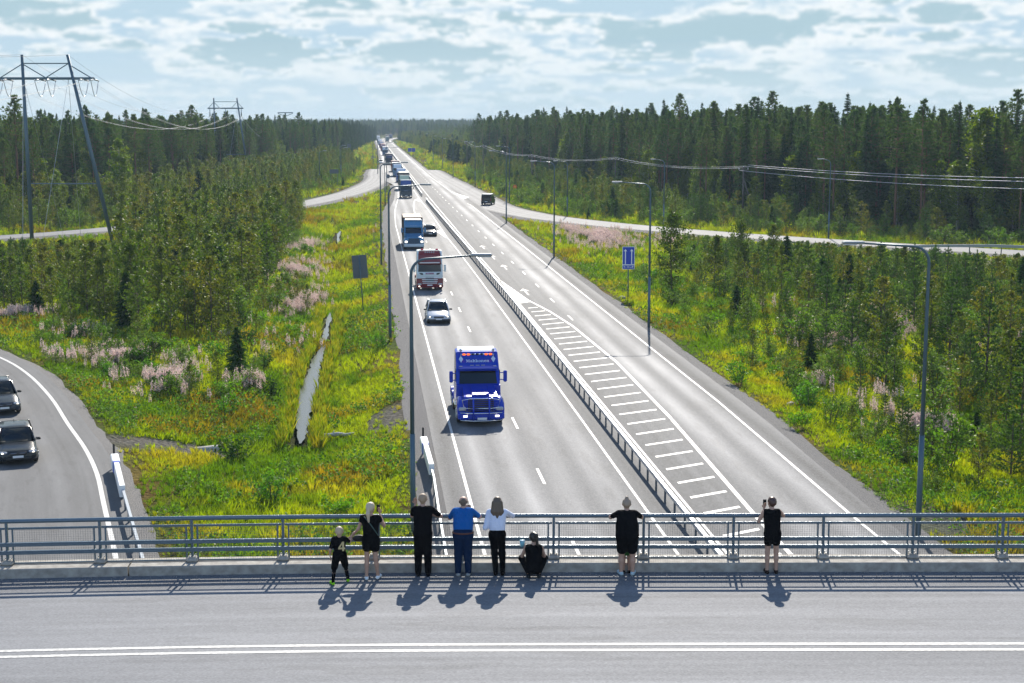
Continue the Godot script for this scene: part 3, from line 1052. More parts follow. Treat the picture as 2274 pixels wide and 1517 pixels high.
func build_signs() -> void:
	# blue lane sign with two arrows
	var t := thing("road_sign", "blue road sign with two white arrows pointing up", "road sign", Vector3(10.75, -0.3, -138.0), 0.06)
	var st := begin(true)
	rod(st, Vector3(0, -0.2, -0.06), Vector3(0, 4.7, -0.06), 0.05, 8)
	part("post", finish(st), M.lamp, t)
	st = begin()
	bevel_box(st, Vector3(0, 3.72, 0), Vector3(1.14, 2.1, 0.03), 0.012)
	part("border", finish(st), M.white, t)
	st = begin()
	bevel_box(st, Vector3(0, 3.93, 0.008), Vector3(1.06, 1.6, 0.03), 0.012)
	part("panel", finish(st), M.sign_blue, t)
	st = begin()
	bevel_box(st, Vector3(0, 2.88, 0.008), Vector3(1.06, 0.34, 0.03), 0.012)
	part("distance_plate", finish(st), M.sign_blue, t)
	for x in [-0.29, 0.29]:
		st = begin()
		arrow_shape(st, x, 3.15, 4.55, 0.09, 0.2, 0.028)
		part("arrow", finish(st), M.white, t)
		st = begin()
		arrow_shape(st, x * 1.35, 2.77, 3.0, 0.035, 0.1, 0.028)
		part("small_arrow", finish(st), M.white, t)
	lettering("1 270 m", 0.12, M.white, t, Vector3(0, 2.88, 0.03))
	# the same kind of sign seen from behind
	t = thing("road_sign", "back of a road sign on a leaning post on the grass bank", "road sign", Vector3(-13.2, -0.55, -132.0), 0.06)
	t.rotation.z = 0.065
	st = begin(true)
	rod(st, Vector3(0, -0.2, 0), Vector3(0, 4.75, 0), 0.045, 8)
	part("post", finish(st), M.lamp, t)
	for sx in [-1, 1]:
		st = begin()
		bevel_box(st, Vector3(sx * 0.33, 3.75, -0.07), Vector3(0.64, 2.05, 0.025), 0.008)
		part("panel", finish(st), M.sign_back, t)
	st = begin()
	for y in [3.0, 3.75, 4.5]: box(st, Vector3(0, y, -0.045), Vector3(1.2, 0.05, 0.03))
	part("rib", finish(st), M.sign_back, t)
	# far sign boards seen from behind and before
	for q in [[-43.9, 372.0, 2.2, 1.0, 4.0, "broad dark back of a direction board beside the slip road"], [-69.0, 640.0, 1.6, 1.6, 5.8, "square dark back of a board far along the convoy"]]:
		t = thing("direction_board", q[5], "road sign", Vector3(q[0], -0.5, -q[1]))
		st = begin()
		bevel_box(st, Vector3(0, q[4], 0), Vector3(q[2], q[3], 0.06), 0.02)
		part("panel", finish(st), M.sign_back, t)
		for sx in [-1, 1]:
			st = begin()
			rod(st, Vector3(sx * q[2] * 0.36, -0.2, 0.06), Vector3(sx * q[2] * 0.36, q[4] + q[3] / 2, 0.06), 0.05, 6)
			part("post", finish(st), M.lamp, t)
	for q in [[-46.5, 700.0, 3.4, 1.7, "blue direction board on the verge far along the main road"]]:
		t = thing("direction_board", q[4], "road sign", Vector3(q[0], -0.5, -q[1]))
		for sx in [-1, 1]:
			st = begin()
			bevel_box(st, Vector3(sx * q[2] * 0.26, 2.9, 0), Vector3(q[2] * 0.48, q[3], 0.06), 0.02)
			part("panel", finish(st), M.sign_blue, t)
			st = begin()
			rod(st, Vector3(sx * q[2] * 0.3, -0.2, -0.08), Vector3(sx * q[2] * 0.3, 3.6, -0.08), 0.05, 6)
			part("post", finish(st), M.lamp, t)
	# small orange warning sign in the bushes by the side road
	t = thing("warning_sign", "small round red and orange sign in the bushes by the dark van", "road sign", Vector3(0.6, -0.4, -318.0))
	st = begin(true)
	rod(st, Vector3(0, -0.2, -0.05), Vector3(0, 2.7, -0.05), 0.04, 6)
	part("post", finish(st), M.lamp, t)
	for q in [[0.42, 0.0, Color(0.6, 0.04, 0.02)], [0.27, 0.02, Color(0.8, 0.3, 0.03)]]:
		st = begin()
		tube(st, [Vector3(0, 2.5, q[1] - 0.015), Vector3(0, 2.5, q[1] + 0.015)], [q[0]], 16)
		part("disc", finish(st), mat(q[2], 0.5), t)
	t = thing("round_sign", "small oval back of a sign at the slip road mouth", "road sign", Vector3(-30.6, -0.3, -372.0))
	st = begin(true)
	rod(st, Vector3(0, -0.2, 0.05), Vector3(0, 2.6, 0.05), 0.04, 6)
	part("post", finish(st), M.lamp, t)
	st = begin()
	tube(st, [Vector3(0, 2.6, -0.015), Vector3(0, 2.6, 0.015)], [0.5], 16)
	part("disc", finish(st), M.sign_back, t)

# ---------------------------------------------------------------- power lines
func wire_run(st: SurfaceTool, a: Vector3, b: Vector3, sag: float, r: float, n := 18) -> void:
	var pts := []
	for i in n + 1:
		var t := float(i) / n
		pts.append(a.lerp(b, t) - Vector3(0, sag * 4 * t * (1 - t), 0))
	tube(st, pts, [r], 4, false)

func portal_pylon(label: String, at: Vector3, turn: float, h: float, spread: float, foot: float, beam: float, thick: float, strain: bool) -> Array:
	# two tubular legs, one leaning, a crossbeam, a top tie and braces; gives back the three places for conductors
	var t := thing("power_pylon", label, "pylon", at, turn)
	var yb := h * 0.875
	var yt := h * 0.96
	var la := Vector3(-spread / 2, h, 0)
	var lb := Vector3(spread / 2, h, 0)
	var fa := Vector3(-spread / 2 + 0.2, -0.5, 0)
	var fb := Vector3(-spread / 2 + foot, -0.5, 0)
	for q in [[fa, la], [fb, lb]]:
		var st := begin(true)
		tube(st, [q[0], q[0].lerp(q[1], 0.5), q[1]], [thick, thick, thick * 0.75], 8)
		var leg := part("leg", finish(st), M.lamp, t)
		st = begin()
		for i in 40:
			var p: Vector3 = q[0].lerp(q[1], 0.08 + i * 0.02)
			rod(st, p + Vector3(thick, 0, 0.0), p + Vector3(thick + 0.16, 0, 0), 0.02, 4)
		part("climbing_pegs", finish(st), M.lamp, leg)
	var st2 := begin()
	bevel_box(st2, Vector3(0, yb, 0), Vector3(beam, 0.34, 0.34), 0.05)
	part("crossbeam", finish(st2), M.lamp, t)
	st2 = begin()
	bar(st2, fa.lerp(la, 0.955), fb.lerp(lb, 0.955), 0.14, 0.14)
	part("top_tie", finish(st2), M.lamp, t)
	for q in [[-1, -1], [-1, 1], [1, -1], [1, 1]]:
		st2 = begin()
		rod(st2, Vector3(q[0] * spread / 2, yt - 0.2, 0), Vector3(q[0] * spread / 2 + q[1] * (beam - spread) / 2 * 0.86, yb + 0.1, 0), 0.07, 5)
		part("brace", finish(st2), M.lamp, t)
	st2 = begin()
	bar(st2, fa.lerp(la, 0.33), fb.lerp(lb, 0.33), 0.14, 0.14)
	part("low_tie", finish(st2), M.lamp, t)
	# guy ropes
	for q in [[-1, -9.0], [1, -9.0], [-1, 9.0], [1, 9.0]]:
		st2 = begin()
		rod(st2, Vector3(q[0] * spread / 2, yb, 0), Vector3(q[0] * spread / 2 * 0.4, 0, -absf(q[1]) * signf(q[1])), 0.025, 4)
		part("guy_rope", finish(st2), M.steel, t)
	var ends := []
	for k in 3:
		var x := (k - 1) * beam * 0.44
		st2 = begin(true)
		if strain:
			for sx in [-1, 1]:
				var pts := []
				for i in 9: pts.append(Vector3(x + sx * 0.75 + sx * 0.08 * cos(i * PI / 8) * -1.0, yb - 0.2 - 2.2 * sin(i * PI / 8), (i - 4) * 0.55))
				tube(st2, pts, [0.045], 5)
				for zz in [-1.0, 1.0]: tube(st2, [Vector3(x + sx * 0.7, yb - 0.15, zz * 0.2), Vector3(x + sx * 0.7, yb - 0.25, zz * 2.2)], [0.1], 6)
		else:
			for sx in [-1, 1]: tube(st2, [Vector3(x, yb - 0.1, 0), Vector3(x + sx * 0.1, yb - 2.2, 0)], [0.08], 5)
			tube(st2, [Vector3(x - 0.5, yb - 2.5, 0), Vector3(x, yb - 2.1, 0), Vector3(x + 0.5, yb - 2.5, 0)], [0.06], 4)
		part("insulator", finish(st2), M.steel, t)
		ends.append(t.transform * Vector3(x, yb - (0.25 if strain else 2.4), 0))
	ends.append(t.transform * la)
	ends.append(t.transform * lb)
	return ends

func cable(label: String, a: Vector3, b: Vector3, sag: float, r: float, m: Material, twin := 0.0, n := 18) -> void:
	var st := begin(true)
	if twin > 0:
		wire_run(st, a + Vector3(-twin / 2, 0, 0), b + Vector3(-twin / 2, 0, 0), sag, r, n)
		wire_run(st, a + Vector3(twin / 2, 0, 0), b + Vector3(twin / 2, 0, 0), sag, r, n)
	else:
		wire_run(st, a, b, sag, r, n)
	single("power_cable", finish(st), m, label, "cable", label)

func build_power() -> void:
	var p1 := portal_pylon("tall portal pylon with a leaning leg above the saplings", Vector3(-62.7, -0.5, -204.6), 0.0, 25.2, 6.1, 11.3, 13.2, 0.27, true)
	var p2 := portal_pylon("second portal pylon with hanging insulators, half as big against the trees", Vector3(-79.3, -0.5, -420.0), 0.0, 22.6, 6.4, 9.3, 9.9, 0.24, false)
	# lattice pylon far off
	var t := thing("power_pylon", "far lattice pylon with a T-shaped head above the tree tops", "pylon", Vector3(-97.6, -0.5, -653.0))
	var st := begin()
	for q in [[-1, -1], [1, -1], [1, 1], [-1, 1]]:
		rod(st, Vector3(q[0] * 2.4, 0, q[1] * 2.4), Vector3(q[0] * 0.35, 14.5, q[1] * 0.35), 0.13, 4)
	for i in 9:
		var y0 := i * 1.6; var y1 := y0 + 1.6
		var w0 := 2.4 - 2.05 * y0 / 14.5; var w1 := 2.4 - 2.05 * y1 / 14.5
		for z in [-1, 1]:
			rod(st, Vector3(-w0, y0, z * w0), Vector3(w1, y1, z * w1), 0.07, 4)
			rod(st, Vector3(w0, y0, z * w0), Vector3(-w1, y1, z * w1), 0.07, 4)
	part("lattice_tower", finish(st), M.steel, t)
	st = begin()
	rod(st, Vector3(0, 14.0, 0), Vector3(0, 19.5, 0), 0.3, 6)
	rod(st, Vector3(-3.3, 19.7, 0), Vector3(3.3, 19.7, 0), 0.2, 6)
	rod(st, Vector3(-3.2, 19.4, 0), Vector3(0, 18.2, 0), 0.12, 4)
	rod(st, Vector3(3.2, 19.4, 0), Vector3(0, 18.2, 0), 0.12, 4)
	part("head_frame", finish(st), M.lamp, t)
	var p3 := []
	for x in [-4.4, 0.0, 4.4]: p3.append(Vector3(-97.6 + x, 13.0, -653.0))
	for k in 3:
		cable("twin power cable between the two portal pylons", p1[k], p2[k], 4.8, 0.016, M.wire, 0.45)
		cable("sagging power cable between the second portal pylon and the lattice pylon", p2[k], p3[k], 7.0, 0.04, M.wire, 0.3)
		cable("power cable leading away behind the tall portal pylon", p1[k], p1[k] + Vector3(-30, 3.0, 170), 7.0, 0.014, M.post, 0.45)
	for k in [3, 4]:
		cable("thin earth wire between the tops of the portal pylons", p1[k], p2[k], 6.0, 0.02, M.post)
		cable("thin earth wire leading away behind the tall portal pylon", p1[k], p1[k] + Vector3(-60, 4, 90), 3.0, 0.02, M.post)
	# timber poles of the local line along the forest
	var tops := []
	var spots := [[88.0, 175.0, 9.4], [38.6, 251.5, 8.9], [22.6, 330.0, 8.5], [4.9, 372.0, 8.1], [-8.6, 450.0, 9.2], [-15.5, 520.0, 9.2]]
	for i in spots.size():
		var q: Array = spots[i]
		var u := thing("utility_pole", "weathered timber utility pole with a slanting stay before the dark spruces" if i == 1 else "weathered timber utility pole of the wire line along the forest", "utility pole", Vector3(q[0], -0.6, -q[1]), 0.0, "timber poles of the wire line" if i != 1 else "")
		st = begin(true)
		rod(st, Vector3(0, -0.4, 0), Vector3(0, q[2], 0), 0.14, 8)
		part("pole", finish(st), M.wood, u)
		st = begin()
		box(st, Vector3(0, q[2] - 0.5, 0.0), Vector3(1.7, 0.14, 0.14))
		part("crossarm", finish(st), M.wood, u)
		for x in [-0.75, 0.0, 0.75]:
			st = begin(true)
			rod(st, Vector3(x, q[2] - 0.45, 0), Vector3(x, q[2] - 0.12 + (0.25 if x == 0 else 0.0), 0), 0.06, 6)
			part("insulator", finish(st), M.white, u)
		if i in [1, 3]:
			st = begin(true)
			rod(st, Vector3(0.1, q[2] - 2.0, 0), Vector3(2.2, -0.2, 0.4), 0.1, 6)
			part("stay", finish(st), M.wood, u)
		tops.append(Vector3(q[0], q[2] - 0.6, -q[1]))
	for i in tops.size() - 1:
		for k in 3:
			var off := Vector3((k - 1) * 0.75, -0.12 + (0.25 if k == 1 else 0.0), 0)
			var rise := Vector3(0, (k - 1) * 0.9, 0) if i == 0 else Vector3.ZERO
			cable("thick pale overhead wire on the timber poles before the forest" if i == 0 else "overhead wire between the timber poles along the forest", tops[i] + off + rise, tops[i + 1] + off + rise * 0.5, 1.0 if i == 0 else 0.9, 0.034 if i == 0 else 0.018, M.wire)

# ---------------------------------------------------------------- vegetation
func rv(s := 1.0) -> Vector3:
	return Vector3(rng.randf_range(-s, s), rng.randf_range(-s, s), rng.randf_range(-s, s))

func tint(c: Color, v: float) -> Color:
	var k := 1.0 + rng.randf_range(-v, v)
	return Color(c.r * k * (1.0 + rng.randf_range(-v, v) * 0.4), c.g * k, c.b * k)

func blade(st: SurfaceTool, p: Vector3, dir: Vector3, side: Vector3, w: float) -> void:
	tri(st, p - side * w, p + dir, p + side * w)

func leaf_quad(st: SurfaceTool, p: Vector3, size: float) -> void:
	var a := rv().normalized()
	var b := a.cross(rv().normalized()).normalized()
	a *= size; b *= size * 0.62
	quad(st, p - a, p + b, p + a, p - b)

func trunk_mesh(pts: Array, radii: Array, limbs: Array) -> ArrayMesh:
	var st := begin(true)
	tube(st, pts, radii, 6, false)
	for l in limbs: tube(st, [l[0], l[1]], [l[2], l[2] * 0.35], 4, false)
	return finish(st)

func kind_of(trunk: ArrayMesh, crown: ArrayMesh, bark: Material, foliage: Material) -> Dictionary:
	var both := ArrayMesh.new()
	for m in [[trunk, bark], [crown, foliage]]:
		both.add_surface_from_arrays(Mesh.PRIMITIVE_TRIANGLES, m[0].surface_get_arrays(0))
		both.surface_set_material(both.get_surface_count() - 1, m[1])
	return {"trunk": trunk, "crown": crown, "bark": bark, "foliage": foliage, "both": both}

func make_spruce(h: float, girth: float, c: Color, levels: int, per: int, from := 0.05) -> Dictionary:
	levels = int(levels * 1.35)
	var st := begin()
	var limbs := []
	for i in levels:
		var f := from + (0.985 - from) * (1.0 - pow(1.0 - float(i) / levels, 1.35))
		var r := girth * pow(1.0 - f, 0.8) * rng.randf_range(0.8, 1.12) + 0.12
		for k in per:
			if rng.randf() < 0.16: continue
			var y := h * clampf(f + rng.randf_range(-0.5, 0.5) / levels, 0.01, 0.985)
			var az := TAU * (k + rng.randf_range(-0.35, 0.35)) / per + i * 1.3
			var out := Vector3(cos(az), 0, sin(az))
			var rr := r * rng.randf_range(0.72, 1.12)
			var tip := Vector3(0, y, 0) + out * rr + Vector3(0, -rr * rng.randf_range(0.22, 0.45) + (0.3 * f * rr), 0)
			var root := Vector3(0, y + rr * 0.08, 0)
			if i % 3 == 0 and k % 3 == 0: limbs.append([root, tip.lerp(root, 0.2), 0.02 * h / 10])
			var side := out.cross(Vector3.UP)
			var n := 6
			for j in n:
				var t := (j + 0.6) / n
				var p := root.lerp(tip, t)
				var s := rr * 0.42 * (1.15 - t * 0.55) + 0.1
				for sgn in [-1, 1]:
					st.set_color(tint(c, 0.28))
					var d: Vector3 = (out * 0.65 + side * sgn * rng.randf_range(0.4, 0.9) + Vector3(0, rng.randf_range(-0.6, 0.12), 0)) * s
					blade(st, p, d, (side * rng.randf_range(-0.3, 0.3) + Vector3.UP * 0.9 + out * rng.randf_range(-.3, .3)).normalized(), s * 0.2)
				st.set_color(tint(c, 0.28))
				blade(st, p, (out * 0.5 + Vector3(0, -0.75, 0) + side * rng.randf_range(-0.4, 0.4)) * s * 0.8, side, s * 0.18)
			st.set_color(tint(c, 0.28))
			blade(st, tip - out * 0.1, out * 0.2 * rr + Vector3(0, 0.06 * rr, 0), Vector3.UP, 0.05 * rr + 0.02)
	st.set_color(c)
	for k in 5: blade(st, Vector3(0, h * 0.955, 0), Vector3(cos(k * 1.3) * 0.12, h * 0.055, sin(k * 1.3) * 0.12), Vector3(cos(k * 1.3 + 1.5), 0, sin(k * 1.3 + 1.5)), 0.06)
	return kind_of(trunk_mesh([Vector3(0, -0.4, 0), Vector3(0, h * 0.5, 0), Vector3(0, h * 0.97, 0)], [h * 0.011, h * 0.008, 0.02], limbs), finish(st), M.bark, M.spruce)

func pine_tuft(st: SurfaceTool, p: Vector3, grow: Vector3, s: float, c: Color, n: int) -> void:
	for j in n:
		st.set_color(tint(c, 0.3))
		var d := (grow * 0.7 + rv(0.9)).normalized() * s * rng.randf_range(0.7, 1.2)
		blade(st, p - d * 0.25, d, d.cross(rv()).normalized(), s * 0.16)

func make_tall_pine(h: float, c: Color, bare: float, width: float) -> Dictionary:
	var st := begin()
	var limbs := []
	var lean := Vector3(rng.randf_range(-0.4, 0.4), 0, rng.randf_range(-0.4, 0.4))
	for i in 52:
		var f := bare + (1.0 - bare) * (i + rng.randf()) / 52.0
		var g := (f - bare) / (1.0 - bare)
		var r := width * (sin(PI * minf(g * 0.82 + 0.2, 1.0)) * 0.85 + 0.2) * rng.randf_range(0.6, 1.15)
		if f > 0.97: r = 0.4
		var az := i * 2.4 + rng.randf_range(-0.5, 0.5)
		var out := Vector3(cos(az), 0, sin(az))
		var root := Vector3(0, h * f, 0) + lean * f
		var tip := root + out * r + Vector3(0, r * rng.randf_range(0.0, 0.4), 0)
		limbs.append([root, tip, 0.045])
		for j in 9:
			var p := root.lerp(tip, 0.3 + 0.75 * rng.randf()) + rv(0.26 * r + 0.08)
			pine_tuft(st, p, out * 0.4 + Vector3.UP * 0.6, 0.5, c, 7)
	for k in 5: pine_tuft(st, Vector3(0, h * (0.95 + k * 0.012), 0) + lean, Vector3.UP, 0.45, c, 6)
	return kind_of(trunk_mesh([Vector3(0, -0.4, 0), Vector3(0, h * 0.5, 0) + lean * 0.5, Vector3(0, h * 0.98, 0) + lean], [h * 0.0105, h * 0.008, 0.03], limbs), finish(st), M.pine_bark, M.pine)

func make_young_pine(h: float, c: Color, width: float) -> Dictionary:
	var st := begin()
	var limbs := []
	var whorls := int(h / 0.34)
	for i in whorls:
		var f := 0.07 + 0.9 * i / whorls
		var y := h * f
		var r := width * pow(1.0 - f, 0.65) * rng.randf_range(0.85, 1.15) + 0.08
		for k in 6:
			var az := TAU * (k + rng.randf_range(-0.3, 0.3)) / 6 + i * 0.7
			var out := Vector3(cos(az), 0, sin(az))
			var rr := r * rng.randf_range(0.75, 1.15)
			var root := Vector3(0, y, 0)
			var tip := root + out * rr + Vector3(0, rr * rng.randf_range(0.3, 0.65), 0)
			if i % 2 == 0: limbs.append([root, tip, 0.014])
			var n := 3 + int(rr * 5)
			for j in n:
				pine_tuft(st, root.lerp(tip, 0.25 + 0.75 * (j + 0.5) / n) + rv(0.05), (tip - root).normalized(), 0.2, c, 5)
	for k in 4: pine_tuft(st, Vector3(0, h * (0.93 + 0.02 * k), 0), Vector3.UP, 0.22, c, 5)
	return kind_of(trunk_mesh([Vector3(0, -0.3, 0), Vector3(0, h * 0.97, 0)], [0.05 + h * 0.006, 0.012], limbs), finish(st), M.bark, M.pine)

func make_leafy(h: float, width: float, c: Color, c2: Color, branches: int, leaves: int, size: float, bare: float, m: Material, bark: Material, stems := 1, pointed := 0.7) -> Dictionary:
	var st := begin()
	var limbs := []
	var pts := [Vector3(0, -0.3, 0)]
	for s in stems:
		var foot := Vector3.ZERO if stems == 1 else Vector3(cos(s * 2.4), 0, sin(s * 2.4)) * width * 0.12
		var lean := rv(width * (0.12 if stems == 1 else 0.55)); lean.y = 0
		if stems > 1: lean += foot * 3.0
		var hh := h * (1.0 if s == 0 else rng.randf_range(0.65, 1.0))
		limbs.append([foot + Vector3(0, -0.2, 0), foot + lean + Vector3(0, hh * 0.97, 0), 0.016 + h * 0.0062])
		for i in branches / stems:
			var f := bare + (1.0 - bare) * pow(rng.randf(), 0.85)
			var g := (f - bare) / (1.0 - bare)
			var r := width * (pow(sin(PI * clampf(0.16 + 0.84 * g, 0, 1)), pointed) * 0.92 + 0.06) * rng.randf_range(0.55, 1.15)
			var az := rng.randf() * TAU
			var root := foot + lean * f + Vector3(0, hh * f * 0.93, 0)
			var tip := root + Vector3(cos(az) * r, r * rng.randf_range(0.25, 0.95), sin(az) * r)
			if i % 2 == 0: limbs.append([root, tip, 0.006 + h * 0.0016])
			var tone := c.lerp(c2, clampf(rng.randf_range(-0.25, 1.1), 0, 1))
			for j in leaves / branches:
				st.set_color(tint(tone, 0.28))
				var t := 0.25 + 0.8 * rng.randf()
				leaf_quad(st, root.lerp(tip, t) + rv(size * 1.9), size * rng.randf_range(0.65, 1.25))
	var first: Array = limbs.pop_front()
	return kind_of(trunk_mesh([first[0], first[0].lerp(first[1], 0.5) + rv(0.03 * h), first[1]], [first[2], first[2] * 0.7, 0.01], limbs), finish(st), bark, m)

var kinds := {}

func make_kinds() -> void:
	var sp := Color(0.046, 0.088, 0.026)
	var pi := Color(0.092, 0.150, 0.040)
	kinds.spruce_tree = [make_spruce(18, 2.5, sp, 30, 8), make_spruce(19, 2.1, Color(0.06, 0.10, 0.03), 32, 8, 0.1), make_spruce(17, 2.8, Color(0.038, 0.078, 0.028), 28, 8)]
	kinds.pine_tree = [make_tall_pine(18, pi, 0.5, 2.4), make_tall_pine(19, Color(0.115, 0.165, 0.045), 0.56, 2.1), make_tall_pine(17.5, Color(0.075, 0.135, 0.045), 0.42, 2.6), make_tall_pine(18.5, pi, 0.36, 2.2)]
	kinds.birch_tree = [make_leafy(15, 2.6, Color(0.137, 0.201, 0.019), Color(0.198, 0.236, 0.021), 90, 2600, 0.24, 0.18, M.birch, M.birch_bark), make_leafy(14, 2.3, Color(0.114, 0.183, 0.021), Color(0.167, 0.210, 0.021), 80, 2300, 0.23, 0.12, M.birch, M.birch_bark)]
	kinds.young_birch = []
	for i in 4: kinds.young_birch.append(make_leafy(5.2, [1.15, 0.95, 1.3, 1.05][i], [Color(0.114, 0.154, 0.025), Color(0.094, 0.136, 0.023), Color(0.134, 0.154, 0.025), Color(0.088, 0.145, 0.025)][i], [Color(0.167, 0.201, 0.037), Color(0.144, 0.175, 0.031), Color(0.198, 0.183, 0.031), Color(0.130, 0.192, 0.029)][i], 46, 1250, 0.085, 0.1, M.birch, M.bark))
	kinds.bushy_birch = [make_leafy(8.0, 1.75, Color(0.075, 0.125, 0.018), Color(0.12, 0.16, 0.022), 110, 3300, 0.11, 0.06, M.birch, M.bark), make_leafy(7.0, 1.45, Color(0.09, 0.14, 0.02), Color(0.15, 0.165, 0.025), 95, 2700, 0.105, 0.1, M.birch, M.bark)]
	kinds.young_pine = [make_young_pine(3.6, Color(0.070, 0.136, 0.031), 1.05), make_young_pine(3.2, Color(0.076, 0.144, 0.037), 1.15), make_young_pine(4.0, Color(0.064, 0.122, 0.031), 0.95)]
	kinds.young_spruce = [make_spruce(4.5, 1.25, Color(0.039, 0.087, 0.021), 17, 8, 0.02), make_spruce(5.0, 1.4, Color(0.037, 0.077, 0.021), 18, 8, 0.02)]
	kinds.willow_shrub = []
	for i in 3: kinds.willow_shrub.append(make_leafy(2.3, 1.05, [Color(0.106, 0.175, 0.031), Color(0.130, 0.192, 0.042), Color(0.091, 0.175, 0.026)][i], [Color(0.182, 0.253, 0.063), Color(0.206, 0.270, 0.089), Color(0.152, 0.236, 0.031)][i], 40, 950, 0.075, 0.04, M.willow, M.bark, 5))
	kinds.leafy_bush = [make_leafy(1.2, 0.75, Color(0.106, 0.245, 0.031), Color(0.152, 0.297, 0.031), 30, 620, 0.07, 0.0, M.willow, M.bark, 4), make_leafy(0.9, 0.8, Color(0.137, 0.280, 0.021), Color(0.198, 0.332, 0.021), 30, 560, 0.07, 0.0, M.willow, M.bark, 5)]
	kinds.dark_bush = [make_leafy(1.3, 0.75, Color(0.039, 0.087, 0.021), Color(0.061, 0.113, 0.023), 34, 760, 0.07, 0.0, M.willow, M.bark, 4)]

func plant(kind: String, variant: int, at: Vector3, scale: float, label: String, category: String, group: String) -> void:
	var k: Dictionary = kinds[kind][variant]
	var t := thing(kind, label, category, at, rng.randf() * TAU, group)
	t.scale = Vector3(scale * rng.randf_range(0.88, 1.1), scale, scale * rng.randf_range(0.88, 1.1))
	part("trunk", k.trunk, k.bark, t)
	part("crown", k.crown, k.foliage, t)

func mass(called: String, mesh: Mesh, m: Material, spots: Array, label: String, category: String) -> void:
	# spots: [Transform3D, Color]
	if spots.is_empty(): return
	var mm := MultiMesh.new()
	mm.transform_format = MultiMesh.TRANSFORM_3D
	mm.use_colors = true
	mm.mesh = mesh
	mm.instance_count = spots.size()
	for i in spots.size():
		mm.set_instance_transform(i, spots[i][0])
		mm.set_instance_color(i, spots[i][1])
	var o := MultiMeshInstance3D.new()
	o.name = numbered(called)
	o.multimesh = mm
	if m: o.material_override = m
	add_child(o)
	tag(o, label, category, "", "stuff")

func inside(poly: Array) -> PackedVector2Array:
	var p := PackedVector2Array()
	for q in poly: p.append(Vector2(q[0], q[1]))
	return p

func scatter(poly: Array, spacing: float) -> Array:
	# jittered grid of points within a polygon, nearest first
	var p := inside(poly)
	var box_ := Rect2(p[0], Vector2.ZERO)
	for q in p: box_ = box_.expand(q)
	var out := []
	var y := box_.position.y
	while y < box_.end.y:
		var x := box_.position.x
		while x < box_.end.x:
			var q := Vector2(x, y) + Vector2(rng.randf_range(-0.48, 0.48), rng.randf_range(-0.48, 0.48)) * spacing
			if Geometry2D.is_point_in_polygon(q, p): out.append(q)
			x += spacing
		y += spacing
	out.sort_custom(func(a, b): return a.y < b.y)
	return out

var left_over := {}
var planted := {}

func in_view(x: float, d: float, top := 6.0) -> bool:
	return absf(x) < d * 0.352 + 4.0 and d > 45

const LOOKS := {"pine_tree": ["high-crowned", "bare-stemmed", "broad-crowned", "deep-crowned"], "spruce_tree": ["full", "slim", "broad-skirted"], "birch_tree": ["airy", "dense"], "young_birch": ["olive", "narrow greenish", "yellowing", "fresh green"], "young_pine": ["bluish", "broad", "slim"], "young_spruce": ["slim", "broad"], "willow_shrub": ["olive", "silvery", "green"]}

func sow(kind: String, q: Vector2, h_scale: float, label: String, category: String, group: String, most := 300, seen := true) -> void:
	var at := Vector3(q.x, ground_at(q.x, q.y), -q.y)
	var v := rng.randi() % int(kinds[kind].size())
	if label:
		var full: float = {"pine_tree": 18.2, "spruce_tree": 18.0, "birch_tree": 14.5, "young_birch": 5.2, "young_pine": 3.6, "young_spruce": 4.7, "willow_shrub": 2.3}[kind] * h_scale
		var usual: float = {"pine_tree": 17.0, "spruce_tree": 16.0, "birch_tree": 10.0, "young_birch": 4.4, "young_pine": 3.0, "young_spruce": 3.6, "willow_shrub": 2.4}[kind]
		var size := "towering " if full > usual * 1.13 else ("low " if full < usual * 0.72 else "")
		label = size + LOOKS[kind][v] + " " + label
	if seen and in_view(q.x, q.y) and planted.get(kind, 0) < most:
		planted[kind] = planted.get(kind, 0) + 1
		plant(kind, v, at, h_scale, label, category, group)
	else:
		var key := kind + str(v)
		if not left_over.has(key): left_over[key] = []
		var b := Basis(Vector3.UP, rng.randf() * TAU).scaled(Vector3.ONE * h_scale)
		left_over[key].append([Transform3D(b, at), Color.WHITE])

func edge_gap(line: Array, q: Vector2) -> float:
	return line_distance(line, q.x, q.y)

const RIGHT_WOOD := [[125, 168], [72, 209], [58.6, 226], [37, 266], [18.4, 378], [-2, 530], [-18, 690], [10, 720], [48, 520], [72, 390], [98, 300], [150, 225]]
const LEFT_WOOD := [[-150, 205], [-112, 232], [-86, 253], [-78, 312], [-77, 479], [-76, 690], [-84, 690], [-112, 560], [-122, 400], [-140, 300], [-170, 230]]
const RIGHT_FRONT := [[125, 168], [72, 209], [58.6, 226], [37, 266], [18.4, 378], [-2, 530], [-18, 690]]
const LEFT_FRONT := [[-150, 205], [-112, 232], [-86, 253], [-78, 312], [-77, 479], [-76, 690]]

